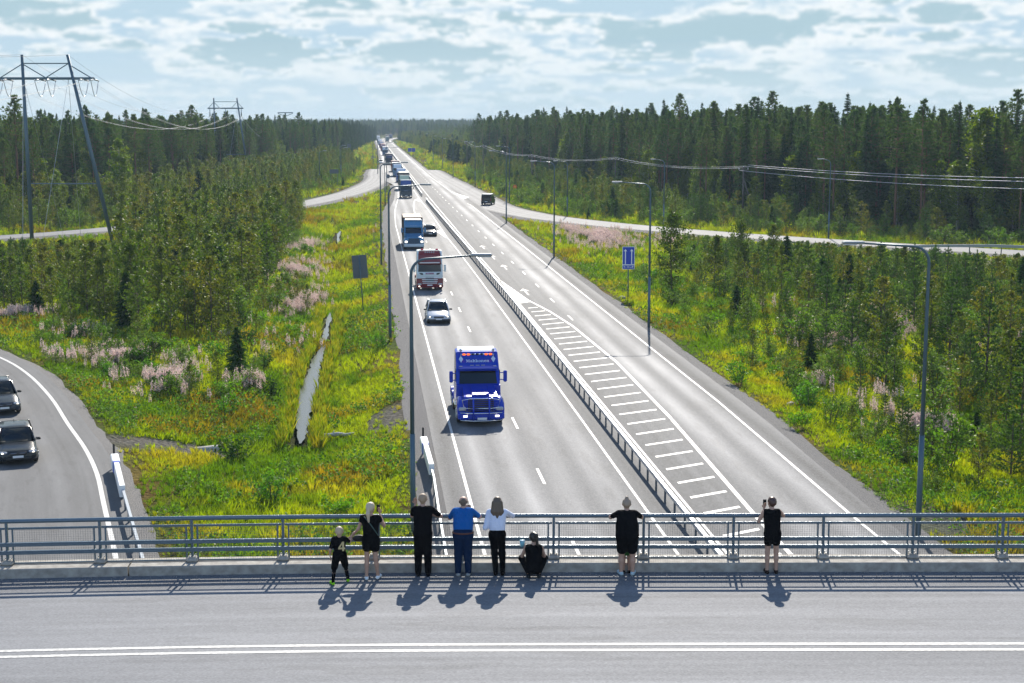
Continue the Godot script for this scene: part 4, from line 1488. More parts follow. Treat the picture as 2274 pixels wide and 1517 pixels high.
func build_woods() -> void:
	var lots := [[scatter(RIGHT_WOOD, 3.4), RIGHT_FRONT, "beyond the side road", 0.52, 1.0], [scatter(LEFT_WOOD, 3.3), LEFT_FRONT, "behind the power line", 0.62, 0.92]]
	var all := []
	for lot in lots:
		for q: Vector2 in lot[0]:
			all.append([edge_gap(lot[1], q), q, lot])
	# rows at the wood's edge show largest; they come first
	all.sort_custom(func(a, b): return a[0] * 6.0 + a[1].y < b[0] * 6.0 + b[1].y)
	for a in all:
		var q: Vector2 = a[1]
		var lot: Array = a[2]
		if a[0] > 50: continue
		var roll := rng.randf()
		var sc := rng.randf_range(0.74, 1.06) * float(lot[4]) * (0.93 if q.y > 450 else 1.0)
		if rng.randf() < 0.1: sc *= rng.randf_range(1.08, 1.2)
		if (a[0] < 7 and rng.randf() < 0.34) or (a[0] < 26 and rng.randf() < 0.05):
			sow("birch_tree", q, sc * rng.randf_range(0.5, 0.9), "birch at the edge of the forest " + lot[2], "birch tree", "birches at the edge of the forest " + lot[2])
		elif roll < lot[3]:
			sow("pine_tree", q, sc, "pine in the dark forest " + lot[2], "pine tree", "pines of the forest " + lot[2])
		else:
			sow("spruce_tree", q, sc * (rng.randf_range(0.35, 0.8) if a[0] < 6 and rng.randf() < 0.45 else 1.0), "dark spruce in the forest " + lot[2], "spruce tree", "spruces of the forest " + lot[2])
	plant("birch_tree", 0, Vector3(70.0, -0.6, -224.0), 1.28, "tall yellow-green birch standing out before the forest beyond the side road", "birch tree", "")
	plant("birch_tree", 1, Vector3(-68.0, -0.6, -262.0), 1.0, "round yellow-green birch before the forest behind the power line", "birch tree", "")
	# the far end of the valley: woods on both sides and across
	for q: Vector2 in scatter([[-420, 1340], [120, 1340], [200, 1780], [-420, 1780]], 8.0):
		if absf(q.x + S * q.y - bend(q.y) - 12) < 20 and q.y < 1480: continue
		sow("pine_tree" if rng.randf() < 0.5 else "spruce_tree", q, rng.randf_range(0.55, 0.78), "", "", "", 0, false)
	for q: Vector2 in scatter([[-84, 690], [-76, 690], [-118, 1330], [-150, 1330], [-160, 900]], 5.5):
		sow("spruce_tree", q, rng.randf_range(0.72, 0.98) * remap(q.y, 690, 1330, 1.0, 0.72), "", "", "", 0, false)
	for q: Vector2 in scatter([[-18, 700], [12, 720], [40, 900], [10, 1330], [-75, 1330], [-40, 1000]], 6.5):
		sow("pine_tree" if rng.randf() < 0.4 else "birch_tree", q, rng.randf_range(0.45, 0.75), "", "", "", 0, false)
	for q: Vector2 in scatter([[-20, 560], [-4, 540], [-20, 700], [-42, 1000], [-78, 1330], [-100, 1330], [-66, 1000], [-42, 760]], 4.6):
		sow("young_birch" if rng.randf() < 0.75 else "young_spruce", q, rng.randf_range(0.8, 1.7), "", "", "", 0, false)

func build_saplings() -> void:
	var near_left := scatter([[-43.8, 127], [-33, 119], [-28, 111.5], [-21.5, 108.5], [-20.0, 121], [-24.5, 160], [-28.5, 195], [-32.5, 238], [-39.5, 278], [-45, 300], [-56, 262], [-64, 236], [-72, 218], [-78, 212], [-62, 170], [-50, 140]], 2.75)
	var behind_left := scatter([[-46, 300], [-40.5, 318], [-40, 350], [-42, 400], [-48, 470], [-56, 560], [-74, 600], [-76, 480], [-77, 315], [-85, 256], [-100, 240], [-84, 205], [-66, 222], [-52, 262]], 2.9)
	var near_right := scatter([[17.2, 168], [17.6, 140], [18.6, 127], [18.2, 105], [19.6, 88], [19.4, 77], [19.9, 68], [24, 58], [40, 90], [66, 170], [62, 172], [40, 192], [26.5, 206], [22.5, 200], [19.5, 180]], 2.5)
	var behind_right := scatter([[-9, 350], [-3, 300], [3, 275], [9, 258], [19, 239], [30, 223], [41, 211], [52, 201], [67, 189], [86, 172], [118, 150], [122, 166], [72, 207], [58, 223], [36, 263], [17.5, 375], [-3, 530], [-14, 530], [-14, 420]], 2.7)
	# low scrub that spills out of the thickets over the banks
	var scrub := [[scatter([[-38, 117], [-33, 117.5], [-27, 109], [-20, 106], [-16.6, 104], [-15.6, 93], [-17, 87.5], [-20, 86.5], [-24, 92], [-29, 98], [-36, 109]], 1.9), "on the weedy bank between the loop road and the ditch"], [scatter([[-16.6, 106], [-21, 108], [-21.5, 125], [-26.5, 165], [-31.5, 215], [-28.3, 215], [-22.3, 165], [-18, 130]], 2.2), "along the bank of the ditch"], [scatter([[16.2, 66], [21, 64], [20, 90], [18.6, 105], [18.2, 130], [17, 162], [13.2, 168], [14.2, 135], [15.0, 110], [16.4, 90]], 2.0), "at the edge of the verge beside the young pines"]]
	for lot in scrub:
		for q: Vector2 in lot[0]:
			if nz.get_noise_2d(q.x * 2.6 + 70, q.y * 2.6) < -0.16 or off_road(q.x, q.y) < 3.5: continue
			var r := rng.randf()
			if r < 0.5: plant("willow_shrub", rng.randi() % 3, Vector3(q.x, ground_at(q.x, q.y) - 0.05, -q.y), rng.randf_range(0.35, 0.85), "knee-high willow shrub " + lot[1], "shrub", "low willows " + lot[1])
			elif r < 0.78: plant("leafy_bush", rng.randi() % 2, Vector3(q.x, ground_at(q.x, q.y) - 0.05, -q.y), rng.randf_range(0.6, 1.25), "leafy green bush " + lot[1], "bush", "leafy bushes " + lot[1])
			elif r < 0.88: plant("dark_bush", 0, Vector3(q.x, ground_at(q.x, q.y) - 0.05, -q.y), rng.randf_range(0.6, 1.3), "dark low bush " + lot[1], "bush", "dark bushes " + lot[1])
			else: plant("young_birch", rng.randi() % 4, Vector3(q.x, ground_at(q.x, q.y) - 0.05, -q.y), rng.randf_range(0.35, 0.7), "knee-to-head-high birch seedling " + lot[1], "birch sapling", "birch seedlings " + lot[1])
	var lots := []
	for q in near_left: lots.append([q, 0])
	for q in near_right: lots.append([q, 1])
	for q in behind_left: lots.append([q, 2])
	for q in behind_right: lots.append([q, 3])
	lots.sort_custom(func(a, b): return a[0].y < b[0].y)
	var where := ["between the loop road and the ditch", "between the main road and the side road", "before the forest under the power line", "before the forest beyond the side road"]
	for l in lots:
		var q: Vector2 = l[0]
		var z: int = l[1]
		if off_road(q.x, q.y) < 3.2: continue
		if z < 2 and not in_view(q.x, q.y): continue
		var patchy := nz.get_noise_2d(q.x * 1.7, q.y * 1.7)
		if patchy < [-0.5, -0.42, -0.45, -0.4][z]: continue
		var r := rng.randf()
		# young growth stands taller further in
		var edge := clampf(off_road(q.x, q.y) / 14.0, 0.45, 1.0)
		# kept low by the road crews where the side road passes behind
		var cap := 99.0
		if z == 1: cap = 15.6 * (1.0 - q.y / lerpf(232.0, 182.0, clampf((q.x - 18.0) / 40.0, 0, 1)))
		if z == 0 and q.x / q.y < -0.262: cap = 15.8 * (1.0 - q.y / 214.0)
		if cap < 0.6: continue
		if z == 1: edge = clampf((q.x - 14.0) / 12.0, 0.5, 1.0)
		if z == 0: edge = clampf((-q.x - 15.0) / 9.0, 0.55, 1.0)
		if z == 0 or z == 2:
			if r < 0.62: sow("young_birch", q, minf(rng.randf_range(0.75, 1.55) * edge, cap / 5.2), "young birch " + where[z], "birch sapling", "young birches " + where[z])
			elif r < 0.72: sow("young_pine", q, minf(rng.randf_range(0.7, 1.4) * edge, cap / 3.7), "young pine " + where[z], "pine sapling", "young pines " + where[z])
			elif r < 0.78: sow("young_spruce", q, minf(rng.randf_range(0.5, 1.15) * edge, cap / 4.8), "young spruce " + where[z], "spruce sapling", "young spruces " + where[z])
			else: sow("willow_shrub", q, minf(rng.randf_range(0.8, 1.5), cap / 2.5), "willow shrub " + where[z], "shrub", "willow shrubs " + where[z])
		else:
			if r < 0.4: sow("young_pine", q, minf(rng.randf_range(0.55, 1.5) * edge, cap / 3.7), "young pine " + where[z], "pine sapling", "young pines " + where[z])
			elif r < 0.7: sow("young_birch", q, minf(rng.randf_range(0.6, 1.15) * edge, cap / 5.2), "young birch " + where[z], "birch sapling", "young birches " + where[z])
			elif r < 0.74: sow("young_spruce", q, minf(rng.randf_range(0.5, 1.2) * edge, cap / 4.8), "young spruce " + where[z], "spruce sapling", "young spruces " + where[z])
			else: sow("willow_shrub", q, minf(rng.randf_range(0.7, 1.4), cap / 2.5), "willow shrub " + where[z], "shrub", "willow shrubs " + where[z])
	# ones that stand out
	for q in [["young_spruce", 0, -18.0, 97.0, 0.75, "small dark spruce alone beside the pink fireweed near the ditch"], ["young_spruce", 1, -54.5, 262.0, 1.6, "dark broad spruce rising from the birch thicket"], ["young_pine", 0, -21.5, 117.0, 0.9, "young pine alone by the grey boulder"], ["bushy_birch", 0, 15.6, 145.0, 1.06, "tall bushy birch beside the lamp near the two-arrow sign"], ["bushy_birch", 1, 19.4, 143.0, 0.86, "bushy birch standing next to the tallest one before the side road"], ["bushy_birch", 0, 24.2, 158.0, 0.82, "broad bushy birch hiding a stretch of the side road"], ["bushy_birch", 1, 28.4, 163.0, 0.82, "bushy birch with its top against the side road"], ["bushy_birch", 1, 40.0, 153.0, 0.6, "rounded birch under the arm of the steel lamp"], ["bushy_birch", 0, -31.5, 123.0, 0.92, "tall bushy birch at the front of the thicket by the faded fireweed"], ["bushy_birch", 1, -36.5, 130.0, 0.95, "tall bushy birch behind the front row of the thicket"], ["bushy_birch", 0, -24.6, 119.0, 0.8, "bushy birch above the grey boulder"], ["bushy_birch", 1, -30.5, 196.0, 0.9, "bushy birch at the corner of the thicket by the slip road"], ["young_spruce", 0, 19.0, 126.0, 0.62, "squat dark spruce at the front of the thicket"]]:
		plant(q[0], q[1], Vector3(q[2], ground_at(q[2], q[3]), -q[3]), q[4], q[5], "tree", "")
	for q in [["dark_bush", 0, -13.6, 72.5, 1.15, "dark glossy bush beside the bare gravel and culvert"], ["leafy_bush", 0, -10.5, 63.5, 1.1, "leafy green bush under the lamp arm near the railing"], ["leafy_bush", 1, -7.3, 61.0, 0.95, "low leafy bush between the lamp post and the railing"], ["leafy_bush", 1, 15.4, 78.5, 1.0, "bright green leafy patch on the verge beside the gravel shoulder"], ["dark_bush", 0, 19.0, 71.0, 0.9, "low dark bush in dry grass near the steel lamp"], ["leafy_bush", 0, 14.2, 92.0, 1.2, "round green bush between the verge and the young pines"], ["dark_bush", 0, 17.0, 261.0, 2.6, "big dark round bush behind the side road"], ["leafy_bush", 0, -9.6, 108.0, 1.0, "round bush on the grass bank beside the lamp"], ["leafy_bush", 0, -16.4, 84.5, 1.2, "green bush at the pink fireweed beside the ditch"], ["dark_bush", 0, -15.2, 93.0, 1.1, "dark bush between the small spruce and the water"]]:
		plant(q[0], q[1], Vector3(q[2], ground_at(q[2], q[3]) - 0.05, -q[3]), q[4], q[5], "bush", "")

func flush_masses() -> void:
	var words := {"pine_tree": ["pine_wood", "mass of pines deeper in the forest", "forest"], "spruce_tree": ["spruce_wood", "mass of dark spruces deeper in the forest", "forest"], "birch_tree": ["birch_wood", "mass of birches among the far trees", "forest"], "young_birch": ["birch_thicket", "thicket of young birches beyond the single ones", "thicket"], "young_pine": ["pine_thicket", "thicket of young pines beyond the single ones", "thicket"], "young_spruce": ["spruce_thicket", "thicket of young spruces far along the road", "thicket"], "willow_shrub": ["willow_thicket", "thicket of willow shrubs beyond the single ones", "thicket"]}
	for key: String in left_over:
		var kind := key.substr(0, key.length() - 1)
		var v := int(key.right(1))
		var w: Array = words[kind]
		mass(w[0], kinds[kind][v].both, null, left_over[key], w[1] if v == 0 else w[1] + ", of another growth", w[2])

func grass_tuft(n: int, h: float, spread: float) -> ArrayMesh:
	var st := begin()
	for i in n:
		var az := rng.randf() * TAU
		var out := Vector3(cos(az), 0, sin(az))
		var p := out * spread * rng.randf()
		var tip := p + out * h * rng.randf_range(0.1, 0.7) + Vector3(0, h * rng.randf_range(0.6, 1.05), 0)
		var mid := p.lerp(tip, 0.5) + Vector3(0, h * 0.12, 0)
		var side := out.cross(Vector3.UP).rotated(Vector3.UP, rng.randf_range(-1, 1)) * h * 0.045
		st.set_color(tint(Color(1, 1, 1), 0.25))
		quad(st, p - side, mid - side * 0.8, mid + side * 0.8, p + side)
		tri(st, mid - side * 0.8, tip, mid + side * 0.8)
	return finish(st)

func herb(n: int, h: float, size: float) -> ArrayMesh:
	var st := begin()
	for i in n:
		var y := h * rng.randf()
		st.set_color(tint(Color(1, 1, 1), 0.3))
		leaf_quad(st, Vector3(rng.randf_range(-1, 1) * h * 0.45, y, rng.randf_range(-1, 1) * h * 0.45), size * rng.randf_range(0.7, 1.3))
	return finish(st)

func fireweed_stalk() -> ArrayMesh:
	var st := begin()
	for s in 3:
		var foot := Vector3(rng.randf_range(-0.16, 0.16), 0, rng.randf_range(-0.16, 0.16))
		var h := rng.randf_range(0.85, 1.25)
		var lean := rv(0.12)
		for i in 9:
			st.set_color(tint(Color(0.17, 0.2, 0.09), 0.3))
			leaf_quad(st, foot + lean * (i / 12.0) + Vector3(0, h * 0.55 * (i + 1) / 9.0, 0) + rv(0.05), 0.06)
		for i in 22:
			var t := 0.55 + 0.45 * i / 22.0
			var c := Color(0.56, 0.43, 0.42).lerp(Color(0.78, 0.72, 0.66), rng.randf())
			st.set_color(tint(c, 0.2))
			leaf_quad(st, foot + lean * t + Vector3(0, h * t, 0) + rv(0.055 * (1.5 - t)), 0.05 * (1.55 - t))
	return finish(st)

const FIREWEED := [[-26.5, 100.0, 5.6, 3.6, 330], [-21.5, 91.5, 3.4, 5.2, 420], [-28.5, 104.0, 3.4, 2.2, 170], [-42.0, 126.0, 4.0, 4.0, 240], [-33.5, 115.0, 3.0, 2.4, 110], [-16.8, 94.0, 1.7, 2.2, 150], [-19.5, 138.0, 1.5, 11.0, 640], [-23.5, 166.0, 2.0, 16.0, 760], [-27.5, 200.0, 2.2, 16.0, 420], [-17.2, 115.0, 1.4, 8.0, 120], [12.6, 210.0, 5.0, 20.0, 2100], [8.5, 222.0, 2.4, 12.0, 400], [21.3, 84.0, 1.4, 3.4, 130], [22.0, 79.0, 1.9, 1.6, 170], [40.0, 160.0, 5.0, 9.0, 300], [53.0, 168.0, 3.0, 5.0, 110], [24.0, 113.0, 3.5, 18.0, 380], [31.0, 120.0, 7.0, 26.0, 420], [-5.4, 77.0, 0.8, 2.0, 40], [19.2, 92.0, 1.2, 5.0, 60], [-19.0, 226.0, 1.4, 8.0, 90], [21.5, 203.0, 4.0, 8.0, 220]]

func build_ground_cover() -> void:
	var tuft := [grass_tuft(15, 0.42, 0.12), grass_tuft(18, 0.34, 0.2), grass_tuft(12, 0.55, 0.1)]
	var green := Color(0.14, 0.25, 0.018)
	var lime := Color(0.37, 0.44, 0.02)
	var straw := Color(0.46, 0.36, 0.05)
	var rust := Color(0.30, 0.16, 0.04)
	var n := FastNoiseLite.new(); n.seed = 21; n.frequency = 0.06; n.fractal_octaves = 4
	var spots := [[], [], []]
	var leaves := []
	var weeds := []
	for zone in [[48, 100, 0.30, 1.0], [100, 170, 0.52, 1.25], [170, 300, 0.95, 1.7], [300, 560, 2.0, 2.6], [560, 1150, 4.2, 3.6]]:
		var d: float = zone[0]
		while d < zone[1]:
			var half := d * 0.352 + 3.0
			var x := -half
			while x < half:
				var px: float = x + rng.randf_range(-0.5, 0.5) * zone[2]
				var pd: float = d + rng.randf_range(-0.5, 0.5) * zone[2]
				x += zone[2]
				var c := off_road(px, pd)
				if c < 1.0: continue
				if c < 1.8 and rng.randf() > c - 0.9: continue
				var deep := 30.0 if pd > 100 else 60.0
				if c > deep and pd > 180: continue
				if pd > 560 and c > 16: continue
				if px < 5 and ((pd > 79 and pd < 114) or (pd > 117 and pd < 134) or (pd > 212 and pd < 236)) and look(wet, px, pd) < 0.85: continue
				# thin on the bare stony ground
				var bare := minf(minf(Vector2((px + 18.0) / 4.6, (pd - 75.2) / 1.7).length(), Vector2((px + 6.6) / 1.6, (pd - 83.0) / 3.5).length()), 0.5 + Vector2((px - 17.5) / 2.6, (pd - 60.0) / 5.0).length())
				if bare < 1.0 and rng.randf() < 0.9: continue
				var t := n.get_noise_2d(px, pd)
				var u := n.get_noise_2d(px * 2.1 + 500, pd * 2.1)
				var w := n.get_noise_2d(px * 0.8 - 900, pd * 0.8)
				if rng.randf() < 0.28 and pd < 170 and w > 0.05:
					leaves.append([Transform3D(Basis(Vector3.UP, rng.randf() * TAU).scaled(Vector3.ONE * rng.randf_range(0.8, 1.7) * zone[3]), Vector3(px, ground_at(px, pd) - 0.03, -pd)), tint(Color(0.10, 0.20, 0.025).lerp(Color(0.2, 0.3, 0.05), rng.randf()), 0.25)])
					continue
				var col := green.lerp(lime, smoothstep(-0.2, 0.12, t))
				col = col.lerp(straw, smoothstep(0.06, 0.42, u) * 0.7)
				col = col.lerp(rust, smoothstep(0.2, 0.46, w + u * 0.3) * 0.6)
				var k := rng.randi() % 3
				var s: float = zone[3] * rng.randf_range(0.65, 1.25) * lerpf(0.55, 1.0, smoothstep(1.0, 5.0, c)) * (1.0 + 0.5 * maxf(w, 0))
				spots[k].append([Transform3D(Basis(Vector3.UP, rng.randf() * TAU).scaled(Vector3(s * 1.1, s, s * 1.1)), Vector3(px, ground_at(px, pd) - 0.03, -pd)), tint(col, 0.18)])
			d += zone[2]
	for i in 700:
		var pd := rng.randf_range(78.0, 136.0)
		var px: float = at_o([[-11.4, 79], [-12.3, 87], [-13.0, 94], [-13.7, 102], [-14.1, 107], [-14.4, 114], [-15.2, 121], [-16.4, 134]], pd) + (0.55 + 0.75 * rng.randf()) * (1.0 if rng.randf() < 0.5 else -1.0)
		var s := rng.randf_range(0.9, 1.7)
		spots[2].append([Transform3D(Basis(Vector3.UP, rng.randf() * TAU).scaled(Vector3(s * 0.8, s, s * 0.8)), Vector3(px, maxf(ground_at(px, pd), -1.25) - 0.03, -pd)), tint(green.lerp(straw, rng.randf() * 0.8), 0.2)])
	for k in 3:
		mass("grass", tuft[k], M.grass, spots[k], ["short yellow-green grass on the verges and banks", "low spreading grass on the verges and banks", "taller grass blades on the verges and banks"][k], "grass")
	mass("herbs", herb(26, 0.42, 0.055), M.willow, leaves, "broad-leaved herbs among the grass", "plants")
	var stalk := fireweed_stalk()
	for f in FIREWEED:
		for i in f[4]:
			var a := rng.randf() * TAU
			var r := absf(rng.randfn(0.0, 0.62))
			var px: float = f[0] + cos(a) * r * f[2]
			var pd: float = f[1] + sin(a) * r * f[3]
			if off_road(px, pd) < 2.0: continue
			if n.get_noise_2d(px * 5.0, pd * 3.0) < -0.04 + 0.12 * (r - 0.6): continue
			weeds.append([Transform3D(Basis(Vector3.UP, rng.randf() * TAU).scaled(Vector3.ONE * rng.randf_range(0.75, 1.25)), Vector3(px, ground_at(px, pd), -pd)), Color.WHITE])
	mass("fireweed", stalk, M.plume, weeds, "pinkish white seed heads of faded fireweed", "plants")
	# stones
	for q in [[-22.0, 114.6, 0.75, "grey boulder in the weeds at the front of the birch thicket"], [17.4, 66.5, 0.3, "small pale stone in the dry grass near the steel lamp"], [16.2, 85.5, 0.35, "flat pale stone at the edge of the verge"], [10.2, 137.6, 0.35, "pale stone at the foot of the two-arrow sign"]]:
		var st := begin(true)
		var rings := []
		for i in range(1, 7):
			var el := PI * i / 7 - PI / 2
			var ring := []
			for k in 9:
				var az := -TAU * k / 9
				var rr: float = q[2] * (1.0 + 0.3 * nz.get_noise_2d(k * 40.0 + q[0] * 9, i * 55.0))
				ring.append(Vector3(cos(el) * cos(az) * rr, sin(el) * rr * 0.62, -cos(el) * sin(az) * rr * 0.85))
			rings.append(ring)
		loft(st, rings, true)
		var o := single("boulder", finish(st), M.rock, q[3], "stone")
		o.position = Vector3(q[0], ground_at(q[0], q[1]) + 0.16 * q[2], -q[1])
	var st2 := begin(true)
	tube(st2, [Vector3(0, -0.1, 0), Vector3(0.3, 0.02, -0.06), Vector3(0.7, 0.07, -0.12), Vector3(1.05, 0.12, -0.06), Vector3(1.5, 0.1, 0.04), Vector3(1.95, 0.2, 0.02)], [0.1, 0.13, 0.105, 0.125, 0.09, 0.05], 9)
	tube(st2, [Vector3(0.7, 0.07, -0.12), Vector3(0.85, 0.32, -0.2)], [0.05, 0.02], 6)
	var log_ := single("driftwood_log", finish(st2), M.birch_bark, "pale log lying at the ditch end", "log")
	log_.position = Vector3(-10.6, ground_at(-10.0, 81) + 0.35, -80.6)
	st2 = begin(true)
	tube(st2, [Vector3(0, -0.12, 0), Vector3(1.3, -0.02, -0.2)], [0.3], 14, false)
	tube(st2, [Vector3(1.3, -0.02, -0.2), Vector3(0, -0.12, 0)], [0.24], 14, false)
	var pipe := single("culvert_pipe", finish(st2), M.concrete, "grey culvert end showing from the gravel beside the dark bush", "pipe")
	pipe.position = Vector3(-16.3, ground_at(-15.4, 75.5) + 0.18, -75.4)

# ---------------------------------------------------------------- vehicles (front towards +z, front bumper at z = 0)
func profile(st: SurfaceTool, pts: Array, hw: float, c: float, shrink := 0.97, top_in := 0.0) -> void:
	# side view polygon (x = z axis, y = height) swept across the width with softened flanks; top_in narrows towards the roof
	var poly := PackedVector2Array()
	for q in pts: poly.append(Vector2(q[0], q[1]))
	if not Geometry2D.is_polygon_clockwise(poly): poly.reverse()
	var mid := Vector2.ZERO
	var lo := 1e9; var hi := -1e9
	for q in poly:
		mid += q / poly.size()
		lo = minf(lo, q.y); hi = maxf(hi, q.y)
	var rings := []
	for s in [[-1.0, 0.0, shrink], [-1.0, c, 1.0], [1.0, c, 1.0], [1.0, 0.0, shrink]]:
		var ring := []
		for q in poly:
			var p: Vector2 = mid + (q - mid) * s[2]
			var w := hw - top_in * clampf((q.y - lo) / (hi - lo), 0, 1)
			ring.append(Vector3(s[0] * (w - s[1]), p.y, p.x))
		rings.append(ring)
	for i in 3:
		for k in poly.size():
			var l := (k + 1) % poly.size()
			quad(st, rings[i][k], rings[i][l], rings[i + 1][l], rings[i + 1][k])
	var ids := Geometry2D.triangulate_polygon(poly)
	for i in range(0, ids.size(), 3):
		tri(st, rings[0][ids[i]], rings[0][ids[i + 1]], rings[0][ids[i + 2]])
		tri(st, rings[3][ids[i]], rings[3][ids[i + 2]], rings[3][ids[i + 1]])

func plate4(st: SurfaceTool, a: Vector3, b: Vector3, c: Vector3, d: Vector3, out: float) -> void:
	# a thin slab on four corners, raised by "out" along its front normal; a b c d clockwise from the front
	var n := (c - a).cross(b - a).normalized() if false else (b - a).cross(c - a).normalized() * -1.0
	var p := [a, b, c, d]
	var f := []
	for q in p: f.append(q + n * out)
	quad(st, f[0], f[1], f[2], f[3])
	for i in 4:
		var j := (i + 1) % 4
		quad(st, p[i], p[j], f[j], f[i])

var wheel_cache := {}

func add_wheel(parent: Node, at: Vector3, r: float, w: float, side: float, rim_m: Material) -> void:
	var key := "%s_%s" % [r, w]
	if not wheel_cache.has(key):
		var st := begin(true)
		tube(st, [Vector3(-w / 2, 0, 0), Vector3(-w / 2 + 0.03, 0, 0), Vector3(w / 2 - 0.03, 0, 0), Vector3(w / 2, 0, 0)], [r * 0.9, r, r, r * 0.9], 18)
		var tyre := finish(st)
		st = begin()
		tube(st, [Vector3(w / 2 - 0.02, 0, 0), Vector3(w / 2 + 0.012, 0, 0)], [r * 0.62, r * 0.58], 14)
		for k in 5:
			var a := TAU * k / 5
			rod(st, Vector3(w / 2 + 0.015, 0, 0), Vector3(w / 2 + 0.015, sin(a) * r * 0.5, cos(a) * r * 0.5), r * 0.07, 4)
		wheel_cache[key] = [tyre, finish(st)]
	var t := part("wheel", wheel_cache[key][0], M.rubber, parent, at, Vector3(0, 0.0 if side > 0 else PI, 0))
	part("rim", wheel_cache[key][1], rim_m, t)

func mirror_pair(t: Node, x: float, y: float, z: float, s: Vector3, m: Material, arm: float) -> void:
	for sx in [-1, 1]:
		var st := begin()
		bevel_box(st, Vector3(sx * x, y, z), s, minf(s.x, s.z) * 0.25)
		var o := part("mirror", finish(st), m, t)
		st = begin()
		rod(st, Vector3(sx * (x - arm), y + s.y * 0.3, z - 0.03), Vector3(sx * x, y + s.y * 0.3, z), 0.025, 4)
		rod(st, Vector3(sx * (x - arm), y - s.y * 0.3, z - 0.03), Vector3(sx * x, y - s.y * 0.3, z), 0.025, 4)
		part("bracket", finish(st), m, o)

func lamp_pair(t: Node, x: float, y: float, z: float, s: Vector3, m: Material, called := "headlight") -> void:
	for sx in [-1, 1]:
		var st := begin()
		bevel_box(st, Vector3(sx * x, y, z), s, minf(minf(s.x, s.y), s.z) * 0.3)
		part(called, finish(st), m, t)

func one(called: String, t: Node, m: Material, c: Vector3, s: Vector3, r := 0.02, tilt := 0.0) -> MeshInstance3D:
	var st := begin()
	bevel_box(st, c, s, minf(r, minf(s.x, minf(s.y, s.z)) * 0.4), Basis(Vector3.RIGHT, tilt))
	return part(called, finish(st), m, t)

func chassis(t: Node, z1: float, axles: Array, m: Material, fender: Material) -> void:
	one("chassis", t, M.dark, Vector3(0, 0.78, (z1 - 0.6) / 2), Vector3(0.95, 0.3, -z1 - 0.6))
	for a: float in axles:
		for sx in [-1, 1]:
			add_wheel(t, Vector3(sx * 1.06, 0.5, a), 0.5, 0.34, sx, M.steel)
			if a < -3.0:
				var st := begin(true)
				var top := []
				for i in 9:
					var g := PI * i / 8
					top.append(Vector3(sx * 1.03, 0.5 + 0.62 * sin(g), a + 0.64 * cos(g)))
				for i in 8:
					quad(st, top[i] + Vector3(-0.24, 0, 0), top[i + 1] + Vector3(-0.24, 0, 0), top[i + 1] + Vector3(0.24, 0, 0), top[i] + Vector3(0.24, 0, 0))
				part("mudguard", finish(st), fender, t)
	for sx in [-1, 1]:
		var st := begin(true)
		tube(st, [Vector3(sx * 0.98, 0.72, -2.4), Vector3(sx * 0.98, 0.72, -3.7)], [0.3], 12)
		part("fuel_tank", finish(st), m, t)

